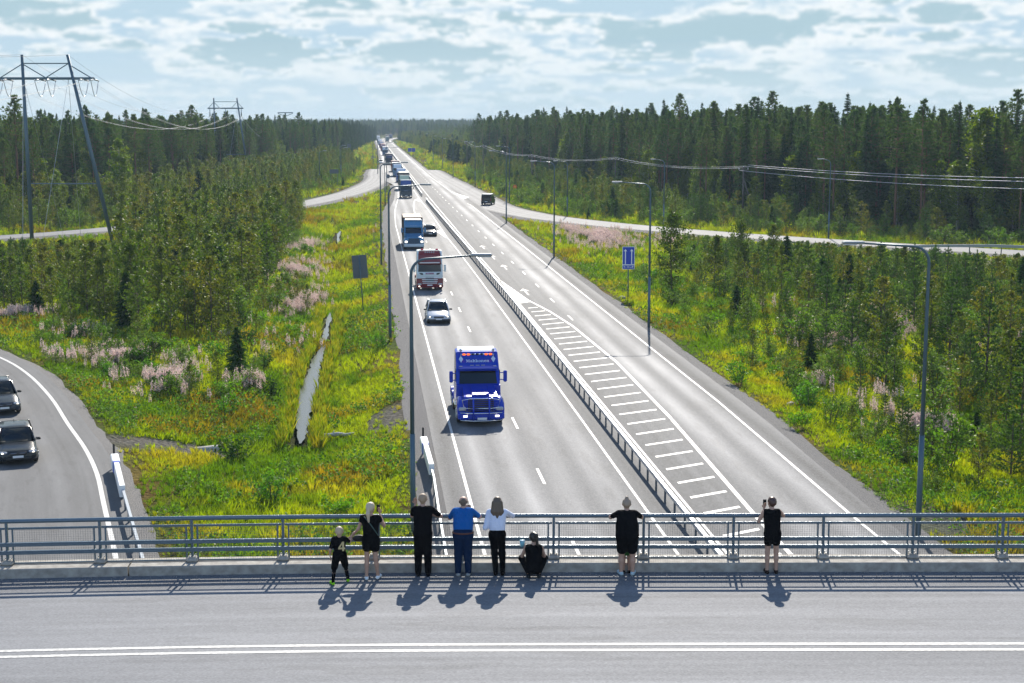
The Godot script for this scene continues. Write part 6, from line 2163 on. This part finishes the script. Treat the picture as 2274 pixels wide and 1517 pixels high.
func hand_bones(wrist: Vector3, dir: Vector3, palm_down: Vector3, thumb_side: float, s: float, curl: float) -> Array:
	# palm and five bent fingers; dir points from the wrist to the knuckles
	var u := dir.normalized()
	var n := palm_down.normalized()
	n = (n - u * n.dot(u)).normalized()
	var w := u.cross(n).normalized() * thumb_side
	var out := []
	for i in 4:
		var off := w * (0.027 - 0.018 * i) * s
		var kn := wrist + u * (0.088 - 0.004 * absf(i - 1.2)) * s + off
		out.append([wrist + u * 0.02 * s + off * 0.6, kn, 0.016 * s, 0.012 * s])
		var l: float = [0.040, 0.045, 0.042, 0.034][i] * s
		var a := (u + n * curl * 0.6).normalized()
		var p1 := kn + a * l
		var b := (u + n * curl * 1.9).normalized()
		var p2 := p1 + b * l * 0.72
		out.append([kn, p1, 0.0095 * s, 0.0088 * s])
		out.append([p1, p2, 0.0088 * s, 0.0078 * s])
	var th := wrist + u * 0.03 * s + w * 0.03 * s
	var tm := th + (u * 0.55 + w * 0.7 + n * 0.25).normalized() * 0.042 * s
	out.append([wrist + u * 0.015 * s + w * 0.012 * s, th, 0.014 * s, 0.012 * s])
	out.append([th, tm, 0.0115 * s, 0.0098 * s])
	out.append([tm, tm + (u * 0.8 + w * 0.15 + n * 0.4).normalized() * 0.034 * s, 0.0095 * s, 0.008 * s])
	return out

func head_bones(c: Vector3, turn: float, tilt: float, s: float) -> Array:
	var b := Basis(Vector3.UP, turn) * Basis(Vector3.RIGHT, tilt)
	var out := []
	for q in [[Vector3(0, 0.02, 0.012), Vector3(0, 0.03, 0.02), 0.088, 0.086], [Vector3(0, 0.04, -0.02), Vector3(0, -0.02, -0.028), 0.078, 0.07], [Vector3(0, -0.05, -0.03), Vector3(0, -0.085, -0.058), 0.058, 0.034], [Vector3(0, 0.012, -0.098), Vector3(0, -0.02, -0.116), 0.009, 0.015], [Vector3(-0.02, -0.052, -0.096), Vector3(0.02, -0.052, -0.096), 0.009, 0.009], [Vector3(-0.035, 0.022, -0.088), Vector3(0.035, 0.022, -0.088), 0.014, 0.014], [Vector3(-0.088, -0.01, 0.004), Vector3(-0.088, 0.018, 0.012), 0.012, 0.016], [Vector3(0.088, -0.01, 0.004), Vector3(0.088, 0.018, 0.012), 0.012, 0.016]]:
		out.append([c + b * (q[0] * s), c + b * (q[1] * s), q[2] * s, q[3] * s])
	return out

var skin := mat(Color(0.44, 0.27, 0.2), 0.55)

func fabric(c: Color) -> StandardMaterial3D:
	var m := mat(c, 0.95)
	m.metallic_specular = 0.2
	m.normal_enabled = true
	if not M.has("weave"): M.weave = bump(0.014, 9.0)
	m.normal_texture = M.weave
	m.normal_scale = 1.6
	world_mapped(m, 3.0)
	return m

func person(label: String, at: Vector3, turn: float, p: Dictionary) -> Node3D:
	# p: joints by name, in metres, and what is worn. s scales thickness.
	var t := thing("person", label, "person", at, turn)
	var s: float = p.get("s", 1.0)
	var g: float = p.get("girth", 1.0)
	var hs: float = p.get("head_s", 1.0)
	var j: Dictionary = p.j
	var body := []
	var hipc: Vector3 = (j.hip_l + j.hip_r) / 2
	var shc: Vector3 = (j.sh_l + j.sh_r) / 2
	var sw: Vector3 = (j.sh_r - j.sh_l) / 2
	var up := (shc - hipc)
	var torso := []
	torso.append([j.hip_l.lerp(j.hip_r, 0.1), j.hip_l.lerp(j.hip_r, 0.9), 0.105 * s * g, 0.105 * s * g])
	var wv: Vector3 = sw * 0.34 * g
	torso.append([hipc + up * 0.12 - wv, hipc + up * 0.45 - wv, 0.105 * s * g, 0.095 * s * g])
	torso.append([hipc + up * 0.12 + wv, hipc + up * 0.45 + wv, 0.105 * s * g, 0.095 * s * g])
	torso.append([hipc + up * 0.45 - wv * 1.05, shc - sw * 0.5 - up * 0.12, 0.095 * s * g, 0.1 * s])
	torso.append([hipc + up * 0.45 + wv * 1.05, shc + sw * 0.5 - up * 0.12, 0.095 * s * g, 0.1 * s])
	torso.append([j.sh_l.lerp(j.sh_r, 0.12), j.sh_l.lerp(j.sh_r, 0.88), 0.062 * s, 0.062 * s])
	torso.append([shc - up * 0.03, shc + up.normalized() * 0.05 * s, 0.075 * s, 0.06 * s])
	body.append_array(torso)
	body.append([shc, j.head + Vector3(0, -0.07 * hs, 0.012), 0.054 * s, 0.05 * s])
	for q in ["l", "r"]:
		body.append([j["sh_" + q], j["el_" + q], 0.05 * s, 0.038 * s])
		body.append([j["el_" + q], j["wr_" + q], 0.039 * s, 0.025 * s])
		body.append([j["hip_" + q], j["kn_" + q], 0.082 * s * g, 0.054 * s * lerpf(1, g, 0.6)])
		body.append([j["kn_" + q], j["kn_" + q].lerp(j["an_" + q], 0.35), 0.053 * s, 0.053 * s * lerpf(1, g, 0.6)])
		body.append([j["kn_" + q].lerp(j["an_" + q], 0.35), j["an_" + q], 0.052 * s * lerpf(1, g, 0.6), 0.036 * s])
		body.append([j["an_" + q], j["toe_" + q], 0.036 * s, 0.028 * s])
	var st := begin(true)
	capsules(st, body, 0.022, 0.03)
	capsules(st, head_bones(j.head, p.get("look", 0.0), p.get("nod", 0.0), hs), 0.009, 0.02)
	for q in ["l", "r"]:
		var hd: Array = p["hand_" + q]
		capsules(st, hand_bones(j["wr_" + q], hd[0], hd[1], -1.0 if q == "l" else 1.0, s, hd[2]), 0.0065, 0.008)
	part("body", finish(st), skin, t)
	var eb: Basis = Basis(Vector3.UP, p.get("look", 0.0)) * Basis(Vector3.RIGHT, p.get("nod", 0.0))
	for sx in [-1, 1]:
		st = begin(true)
		ellipsoid(st, j.head + eb * (Vector3(sx * 0.032, 0.005, -0.094) * hs), Vector3.ONE * 0.011)
		part("eye", finish(st), M.dark, t)
	# clothes
	var sleeve: float = p.get("sleeve", 0.45)
	var top := torso.duplicate()
	var puff := 0.014 * s
	for b in top.size(): top[b] = [top[b][0], top[b][1], top[b][2] + puff, top[b][3] + puff]
	top[6] = [shc - up * 0.03, shc + up.normalized() * 0.015 * s, 0.075 * s + puff * 0.6, 0.062 * s]
	if p.has("tuck"):
		top[0] = [hipc + up * 0.26 - wv, hipc + up * 0.26 + wv, 0.098 * s * g, 0.098 * s * g]
		for b in [1, 2]: top[b] = [hipc + up * 0.24 + (wv if b == 2 else -wv), top[b][1], 0.108 * s * g, top[b][3]]
	if p.has("hem"): top.append([hipc - up.normalized() * p.hem - sw * 0.4, hipc - up.normalized() * p.hem + sw * 0.4, 0.115 * s * g, 0.115 * s * g])
	for q in ["l", "r"]:
		if sleeve <= 0: continue
		var e: Vector3 = j["sh_" + q].lerp(j["el_" + q], minf(sleeve, 1.0))
		top.append([j["sh_" + q], e, 0.062 * s, 0.055 * s])
		if sleeve > 1: top.append([e, j["el_" + q].lerp(j["wr_" + q], sleeve - 1), 0.052 * s, 0.036 * s])
	part("top", flesh(top, 0.022, 0.035), p.top, t)
	var leg: float = p.get("leg", 1.95)
	var pants := [[j.hip_l.lerp(j.hip_r, 0.05), j.hip_l.lerp(j.hip_r, 0.95), 0.112 * s * g + 0.006, 0.112 * s * g + 0.006], [hipc + up * 0.1 - wv, hipc + up * 0.2 - wv, 0.108 * s * g + 0.006, 0.104 * s * g], [hipc + up * 0.1 + wv, hipc + up * 0.2 + wv, 0.108 * s * g + 0.006, 0.104 * s * g]]
	for q in ["l", "r"]:
		var k: Vector3 = j["hip_" + q].lerp(j["kn_" + q], minf(leg, 1.0))
		var loose: float = p.get("loose", 0.016)
		pants.append([j["hip_" + q], k, 0.088 * s * g + loose, lerpf(0.085, 0.058, minf(leg, 1.0)) * s * lerpf(1, g, 0.7) + loose])
		if leg > 1: pants.append([k, j["kn_" + q].lerp(j["an_" + q], leg - 1), 0.064 * s * lerpf(1, g, 0.6) + loose, 0.048 * s + loose])
	part(p.get("leg_name", "trousers"), flesh(pants, 0.022, 0.03), p.pants, t)
	for q in ["l", "r"]:
		var a: Vector3 = j["an_" + q]
		var toe: Vector3 = j["toe_" + q]
		var heel: Vector3 = a + (a - toe).normalized() * 0.035; heel.y = toe.y + 0.004
		part("shoe", flesh([[heel, toe, 0.042 * s, 0.04 * s], [Vector3(a.x, a.y - 0.03, a.z), toe.lerp(a, 0.35), 0.046 * s, 0.042 * s]], 0.013, 0.02), p.shoe, t)
	if p.has("hair"):
		var hb := []
		var bb: Basis = Basis(Vector3.UP, p.get("look", 0.0)) * Basis(Vector3.RIGHT, p.get("nod", 0.0))
		for q in p.hair: hb.append([j.head + bb * (q[0] * hs), j.head + bb * (q[1] * hs), q[2] * hs, q[3] * hs])
		part("hair", flesh(hb, 0.011, 0.02), p.hair_m, t)
	return t

func stand(h: float, wide := 1.0) -> Dictionary:
	# a relaxed standing figure of that height, to be bent afterwards
	var k := h / 1.75
	var j := {}
	for q in [["l", -1.0], ["r", 1.0]]:
		j["toe_" + q[0]] = Vector3(q[1] * 0.125 * wide, 0.036, -0.155) * Vector3(k, 1, k)
		j["an_" + q[0]] = Vector3(q[1] * 0.105 * wide, 0.085, 0.0) * k
		j["kn_" + q[0]] = Vector3(q[1] * 0.1 * wide, 0.49, -0.015) * k
		j["hip_" + q[0]] = Vector3(q[1] * 0.085 * wide, 0.93, 0.0) * k
		j["sh_" + q[0]] = Vector3(q[1] * 0.185 * wide, 1.425, 0.0) * k
		j["el_" + q[0]] = Vector3(q[1] * 0.25 * wide, 1.13, 0.03) * k
		j["wr_" + q[0]] = Vector3(q[1] * 0.26 * wide, 0.88, -0.05) * k
	j.head = Vector3(0, 1.632, -0.02) * k
	return j

const SHORT_HAIR := [[Vector3(0, 0.045, 0.022), Vector3(0, 0.035, 0.03), 0.092, 0.088], [Vector3(0, -0.01, 0.05), Vector3(0, -0.045, 0.045), 0.068, 0.05], [Vector3(0, 0.075, -0.035), Vector3(0, 0.07, 0.0), 0.055, 0.06]]
const TIED_HAIR := [[Vector3(0, 0.045, 0.02), Vector3(0, 0.03, 0.032), 0.097, 0.093], [Vector3(0, -0.01, 0.045), Vector3(0, -0.03, 0.04), 0.075, 0.055], [Vector3(0, 0.075, -0.04), Vector3(0, 0.07, 0.0), 0.055, 0.06]]

func lean_on_rail(j: Dictionary, by: float, q: String, out: float, h := 1.24, reach := -0.5) -> void:
	# upper body a little forward, one forearm laid along the top rail
	var sx := -1.0 if q == "l" else 1.0
	j["el_" + q] = Vector3(sx * out, h + 0.01, reach * 0.86)
	j["wr_" + q] = Vector3(sx * (out - 0.23), h + 0.03, reach - 0.04)

func tip_forward(j: Dictionary, by: float) -> void:
	for n in ["sh_l", "sh_r"]: j[n] += Vector3(0, -by * 0.12, -by)
	j.head += Vector3(0, -by * 0.2, -by * 1.25)
	for n in ["hip_l", "hip_r"]: j[n] += Vector3(0, 0, by * 0.1)

func build_people() -> void:
	var black := fabric(Color(0.004, 0.004, 0.005))
	var fwd := Vector3(0, 0.1, -1)
	var dn := Vector3.DOWN
	var g := DECK
	# boy with the number four
	var j := stand(1.2)
	j.an_l = Vector3(-0.15, 0.06, 0.13); j.toe_l = Vector3(-0.2, 0.034, 0.02); j.kn_l = Vector3(-0.12, 0.34, 0.03)
	j.an_r = Vector3(0.17, 0.07, -0.06); j.toe_r = Vector3(0.17, 0.034, -0.18); j.kn_r = Vector3(0.12, 0.35, -0.1)
	j.el_r = Vector3(0.22, 0.88, -0.06); j.wr_r = Vector3(0.27, 1.0, -0.14)
	j.el_l = Vector3(-0.2, 0.75, 0.05); j.wr_l = Vector3(-0.2, 0.6, 0.0)
	var blond := mat(Color(0.46, 0.34, 0.24), 0.6)
	var t := person("small boy in a black football kit with a gold number on his back", Vector3(-3.68, g, -31.0), 0.12, {"j": j, "s": 0.72, "head_s": 0.92, "sleeve": 0.8, "leg": 0.95, "top": black, "pants": black, "leg_name": "shorts", "loose": 0.03, "hem": 0.04, "shoe": fabric(Color(0.25, 0.62, 0.02)), "hand_l": [Vector3(0, -1, -0.1), Vector3(1, 0, 0), 0.4], "hand_r": [Vector3(0.4, 0.9, -0.2), Vector3(1, -0.2, 0), 0.7], "hair": SHORT_HAIR, "hair_m": blond, "look": -0.1})
	lettering("4", 0.2, mat(Color(0.5, 0.4, 0.2), 0.5), t, Vector3(0.045, 0.83, 0.105), 0.0, -0.06)
	var socks := []
	for q in ["l", "r"]: socks.append([j["kn_" + q].lerp(j["an_" + q], 0.15), j["an_" + q], 0.046, 0.034])
	for b in socks: part("sock", flesh([b], 0.015, 0.01), black, t)
	# woman with a fair ponytail holding up a phone
	j = stand(1.69)
	j.el_l = Vector3(-0.27, 1.12, -0.02); j.wr_l = Vector3(-0.43, 0.93, -0.1)
	j.el_r = Vector3(0.26, 1.17, -0.16); j.wr_r = Vector3(0.14, 1.4, -0.3)
	j.an_r = Vector3(0.13, 0.085, -0.07); j.toe_r = Vector3(0.15, 0.036, -0.22)
	j.an_l = Vector3(-0.1, 0.085, 0.02); j.toe_l = Vector3(-0.13, 0.036, -0.13)
	var fair := mat(Color(0.52, 0.42, 0.29), 0.5)
	var hair := TIED_HAIR.duplicate()
	hair.append_array([[Vector3(0, 0.03, 0.11), Vector3(0.015, -0.1, 0.14), 0.035, 0.045], [Vector3(0.015, -0.1, 0.14), Vector3(0.03, -0.27, 0.12), 0.045, 0.02]])
	t = person("woman in black shorts and white shoes with a fair ponytail, raising a phone", Vector3(-3.03, g, -31.22), -0.1, {"j": j, "s": 0.93, "sleeve": 0.28, "leg": 0.42, "top": black, "pants": black, "leg_name": "shorts", "loose": 0.035, "shoe": fabric(Color(0.72, 0.76, 0.78)), "hand_l": [Vector3(-0.7, -0.6, -0.2), Vector3(0, -0.3, 1), 0.6], "hand_r": [Vector3(-0.1, 1, -0.1), Vector3(-0.2, 0, 1), 0.8], "hair": hair, "hair_m": fair, "look": -0.3, "nod": -0.1})
	var st := begin(true)
	tube(st, [Vector3(-0.12, 1.42, 0.085), Vector3(0.02, 1.27, 0.135), Vector3(0.19, 1.02, 0.12)], [0.011], 5)
	part("bag_strap", finish(st), mat(Color(0.05, 0.1, 0.09), 0.6), t)
	phone("dark phone held up by the woman with the fair ponytail", t.transform * Vector3(0.105, 1.5, -0.335), -0.1)
	st = begin(true)
	ellipsoid(st, Vector3(0, 0, 0), Vector3(0.14, 0.075, 0.05), 12, 8)
	var bag := thing("belt_bag", "small black bag hanging at the hip of the woman with the fair ponytail", "bag", t.transform * Vector3(-0.29, 0.88, -0.13), 0.2)
	part("pouch", finish(st), M.dark, bag)
	st = begin(true)
	tube(st, [Vector3(-0.12, 0.02, 0), Vector3(0.02, 0.06, 0.03), Vector3(0.14, 0.05, 0.05)], [0.01], 5)
	part("strap", finish(st), M.dark, bag)
	# man in black
	j = stand(1.8)
	tip_forward(j, 0.16)
	lean_on_rail(j, 0.1, "r", 0.39, 1.22, -0.42)
	j.el_l = Vector3(-0.24, 1.24, -0.42); j.wr_l = Vector3(-0.16, 1.48, -0.5)
	var brown := mat(Color(0.33, 0.23, 0.15), 0.6)
	t = person("man all in black with short light brown hair leaning on the railing", Vector3(-1.93, g, -31.5), 0.04, {"j": j, "s": 1.04, "girth": 1.06, "sleeve": 0.72, "leg": 1.95, "top": black, "pants": black, "loose": 0.022, "shoe": fabric(Color(0.01, 0.01, 0.012)), "hand_l": [Vector3(-0.1, 1, 0.1), Vector3(0.2, 0, 1), 0.6], "hand_r": [Vector3(-1, 0, -0.1), dn, 0.5], "hair": SHORT_HAIR, "hair_m": brown, "nod": -0.12})
	var lime := mat(Color(0.4, 0.42, 0.12), 0.8)
	st = begin(true)
	tube(st, [Vector3(0.165, 1.34, -0.1), Vector3(0.17, 1.2, -0.05), Vector3(0.162, 1.02, -0.02)], [0.016], 6)
	part("side_stripe", finish(st), lime, t)
	# man in blue
	j = stand(1.74, 1.05)
	tip_forward(j, 0.2)
	lean_on_rail(j, 0.1, "r", 0.35, 1.21, -0.45)
	j.el_l = Vector3(-0.3, 1.2, -0.35); j.wr_l = Vector3(-0.12, 1.3, -0.5)
	j.wr_r = Vector3(0.14, 1.36, -0.48)
	t = person("man in a blue shirt, brown belt and jeans holding a camera at the railing", Vector3(-1.06, g, -31.5), 0.0, {"j": j, "s": 1.08, "girth": 1.16, "tuck": true, "sleeve": 0.8, "leg": 1.96, "top": fabric(Color(0.012, 0.10, 0.33)), "pants": fabric(Color(0.008, 0.022, 0.06)), "loose": 0.018, "shoe": fabric(Color(0.3, 0.32, 0.33)), "hand_l": [Vector3(0.7, 0.6, -0.1), Vector3(0, 0, 1), 0.6], "hand_r": [Vector3(-0.7, 0.5, 0), Vector3(0, 0, 1), 0.7], "hair": [[Vector3(0, 0.0, 0.045), Vector3(0, -0.035, 0.04), 0.077, 0.058], [Vector3(-0.05, 0.01, 0.01), Vector3(0.05, 0.01, 0.01), 0.05, 0.05], [Vector3(0, 0.035, 0.05), Vector3(0, 0.03, 0.055), 0.062, 0.06]], "hair_m": mat(Color(0.14, 0.1, 0.07), 0.7), "nod": -0.1})
	st = begin(true)
	var ring := []
	for i in 17:
		var a := TAU * i / 16
		ring.append(Vector3(cos(a) * 0.222, 0.985, 0.02 + sin(a) * 0.15))
	tube(st, ring, [0.02], 6)
	part("belt", finish(st), mat(Color(0.1, 0.03, 0.015), 0.6), t)
	var cam := thing("camera_body", "small black camera in the hands of the man in blue", "camera", t.transform * Vector3(0.1, 1.42, -0.5))
	one("housing", cam, M.dark, Vector3.ZERO, Vector3(0.12, 0.08, 0.05), 0.012)
	st = begin(true)
	tube(st, [Vector3(0, 0, -0.02), Vector3(0, 0, -0.08)], [0.032, 0.036], 12)
	part("lens", finish(st), M.dark, cam)
	# woman in a white blouse
	j = stand(1.72)
	tip_forward(j, 0.12)
	lean_on_rail(j, 0.1, "r", 0.33, 1.22, -0.44)
	j.el_l = Vector3(-0.26, 1.06, 0.0); j.wr_l = Vector3(-0.1, 1.1, -0.26)
	for q in [["l", -1.0], ["r", 1.0]]:
		j["an_" + q[0]].x = q[1] * 0.075 + 0.04; j["toe_" + q[0]].x = q[1] * 0.085 + 0.04; j["kn_" + q[0]].x = q[1] * 0.085 + 0.025
	var long := TIED_HAIR.duplicate()
	for x in [-0.055, 0.0, 0.055]:
		long.append([Vector3(x, 0.02, 0.075), Vector3(x * 1.5, -0.16, 0.13), 0.065, 0.06])
		long.append([Vector3(x * 1.5, -0.16, 0.13), Vector3(x * 1.3, -0.38, 0.16), 0.06, 0.028])
	person("woman with long brown hair in a white blouse and black trousers", Vector3(-0.32, g, -31.55), 0.0, {"j": j, "s": 0.95, "girth": 1.03, "tuck": true, "sleeve": 1.9, "leg": 1.93, "top": fabric(Color(0.62, 0.66, 0.8)), "pants": black, "loose": 0.013, "shoe": fabric(Color(0.012, 0.01, 0.01)), "hand_l": [Vector3(0.9, 0.1, -0.2), Vector3(0, 0, 1), 0.4], "hand_r": [Vector3(-1, 0, -0.1), dn, 0.5], "hair": long, "hair_m": mat(Color(0.11, 0.075, 0.05), 0.5), "nod": 0.05})
	# crouching woman
	j = {"head": Vector3(0.0, 0.86, -0.12), "sh_l": Vector3(-0.165, 0.66, -0.06), "sh_r": Vector3(0.165, 0.66, -0.06), "hip_l": Vector3(-0.085, 0.22, 0.06), "hip_r": Vector3(0.085, 0.22, 0.06), "kn_l": Vector3(-0.26, 0.36, -0.28), "kn_r": Vector3(0.24, 0.36, -0.28), "an_l": Vector3(-0.11, 0.1, -0.02), "an_r": Vector3(0.11, 0.1, -0.02), "toe_l": Vector3(-0.13, 0.036, -0.16), "toe_r": Vector3(0.13, 0.036, -0.16), "el_l": Vector3(-0.25, 0.44, -0.16), "el_r": Vector3(0.23, 0.44, -0.2), "wr_l": Vector3(-0.2, 0.56, -0.34), "wr_r": Vector3(0.06, 0.5, -0.36)}
	hair = TIED_HAIR.duplicate()
	hair.append_array([[Vector3(0.02, 0.1, 0.07), Vector3(0.05, 0.09, 0.11), 0.035, 0.04], [Vector3(0.05, 0.09, 0.11), Vector3(0.08, -0.12, 0.13), 0.04, 0.03]])
	t = person("crouching woman in black with a dark ponytail behind the railing", Vector3(0.47, g, -31.36), 0.0, {"j": j, "s": 0.95, "sleeve": 0.0, "leg": 1.9, "top": black, "pants": black, "loose": 0.012, "shoe": fabric(Color(0.02, 0.025, 0.03)), "hand_l": [Vector3(0, 0.5, -1), Vector3(1, 0, 0), 0.6], "hand_r": [Vector3(-0.6, 0.3, -0.6), dn, 0.5], "hair": hair, "hair_m": mat(Color(0.018, 0.014, 0.012), 0.4)})
	st = begin(true)
	tube(st, [Vector3(0, -0.06, 0), Vector3(0, 0.07, 0)], [0.045, 0.06], 14)
	var cup := thing("drink_cup", "light blue cup held by the crouching woman", "cup", t.transform * Vector3(-0.245, 0.64, -0.4))
	part("cup_wall", finish(st), mat(Color(0.2, 0.5, 0.62), 0.5), cup)
	st = begin(true)
	tube(st, [Vector3(0, 0.07, 0), Vector3(0, 0.082, 0)], [0.064, 0.06], 14)
	part("cup_lid", finish(st), mat(Color(0.4, 0.6, 0.68), 0.5), cup)
	# broad person in black with a bun
	j = stand(1.66, 1.12)
	tip_forward(j, 0.18)
	for q in [["l", -1.0], ["r", 1.0]]:
		j["el_" + q[0]] = Vector3(q[1] * 0.34, 1.2, -0.36)
		j["wr_" + q[0]] = Vector3(q[1] * 0.17, 1.27, -0.52)
		j["an_" + q[0]].x = q[1] * 0.125; j["toe_" + q[0]].x = q[1] * 0.17; j["kn_" + q[0]].x = q[1] * 0.12
	hair = TIED_HAIR.duplicate()
	hair.append([Vector3(0, 0.125, 0.04), Vector3(0, 0.15, 0.04), 0.04, 0.038])
	person("broad person in black tee and shorts with a hair bun, both arms on the railing", Vector3(2.5, g, -31.56), 0.0, {"j": j, "s": 1.06, "girth": 1.34, "sleeve": 0.7, "leg": 0.72, "top": black, "pants": black, "leg_name": "shorts", "loose": 0.03, "hem": 0.02, "shoe": fabric(Color(0.4, 0.52, 0.58)), "hand_l": [Vector3(1, 0, -0.2), dn, 0.5], "hand_r": [Vector3(-1, 0, -0.2), dn, 0.5], "hair": hair, "hair_m": mat(Color(0.3, 0.22, 0.16), 0.5), "nod": -0.25})
	# small child standing before that person
	j = stand(1.0)
	person("small child in green hidden before the broad person in black", Vector3(2.5, g, -31.72), 0.1, {"j": j, "s": 0.66, "head_s": 0.9, "sleeve": 0.6, "leg": 0.35, "top": fabric(Color(0.06, 0.3, 0.05)), "pants": fabric(Color(0.05, 0.16, 0.05)), "leg_name": "shorts", "shoe": fabric(Color(0.015, 0.015, 0.015)), "hand_l": [Vector3(0, -1, -0.1), Vector3(1, 0, 0), 0.4], "hand_r": [Vector3(0, -1, -0.1), Vector3(-1, 0, 0), 0.4], "hair": SHORT_HAIR, "hair_m": blond})
	# woman filming at the far end
	j = stand(1.68)
	tip_forward(j, 0.1)
	lean_on_rail(j, 0.1, "r", 0.31, 1.2, -0.36)
	j.wr_r = Vector3(0.3, 1.26, -0.42)
	j.el_l = Vector3(-0.28, 1.15, -0.12); j.wr_l = Vector3(-0.14, 1.4, -0.24)
	hair = TIED_HAIR.duplicate()
	hair.append([Vector3(0, 0.06, 0.09), Vector3(0, 0.02, 0.1), 0.04, 0.045])
	t = person("woman in a black sleeveless tunic filming with a phone beside the railing", Vector3(5.67, g, -31.68), 0.06, {"j": j, "s": 0.93, "girth": 1.06, "sleeve": 0.0, "leg": 0.45, "top": black, "pants": black, "leg_name": "shorts", "loose": 0.022, "hem": 0.1, "shoe": fabric(Color(0.03, 0.02, 0.018)), "hand_l": [Vector3(0.1, 1, -0.1), Vector3(0.2, 0, 1), 0.8], "hand_r": [Vector3(-0.3, 0, -0.9), dn, 0.6], "hair": hair, "hair_m": mat(Color(0.07, 0.03, 0.02), 0.4), "look": 0.35})
	phone("dark phone held by the woman in the sleeveless tunic", t.transform * Vector3(-0.12, 1.51, -0.29), 0.06)

func phone(label: String, at: Vector3, turn: float) -> void:
	var t := thing("mobile_phone", label, "phone", at, turn)
	one("case", t, M.dark, Vector3.ZERO, Vector3(0.078, 0.155, 0.01), 0.004)
	one("screen", t, M.glass, Vector3(0, 0, 0.006), Vector3(0.07, 0.142, 0.003), 0.001)

func _ready() -> void:
	rng.seed = 20240817
	nz.seed = 3; nz.frequency = 0.045; nz.fractal_octaves = 3
	camera_sky_sun()
	make_materials()
	survey()
	build_ground()
	build_roads()
	build_bridge()
	build_barriers()
	build_lamps()
	build_signs()
	build_power()
	build_vehicles()
	build_people()
	make_kinds()
	build_woods()
	build_saplings()
	flush_masses()
	build_ground_cover()
	for c in get_children():
		if c.has_meta("label") and not c.has_meta("group") and c.get_meta("label") == "": c.remove_meta("label")
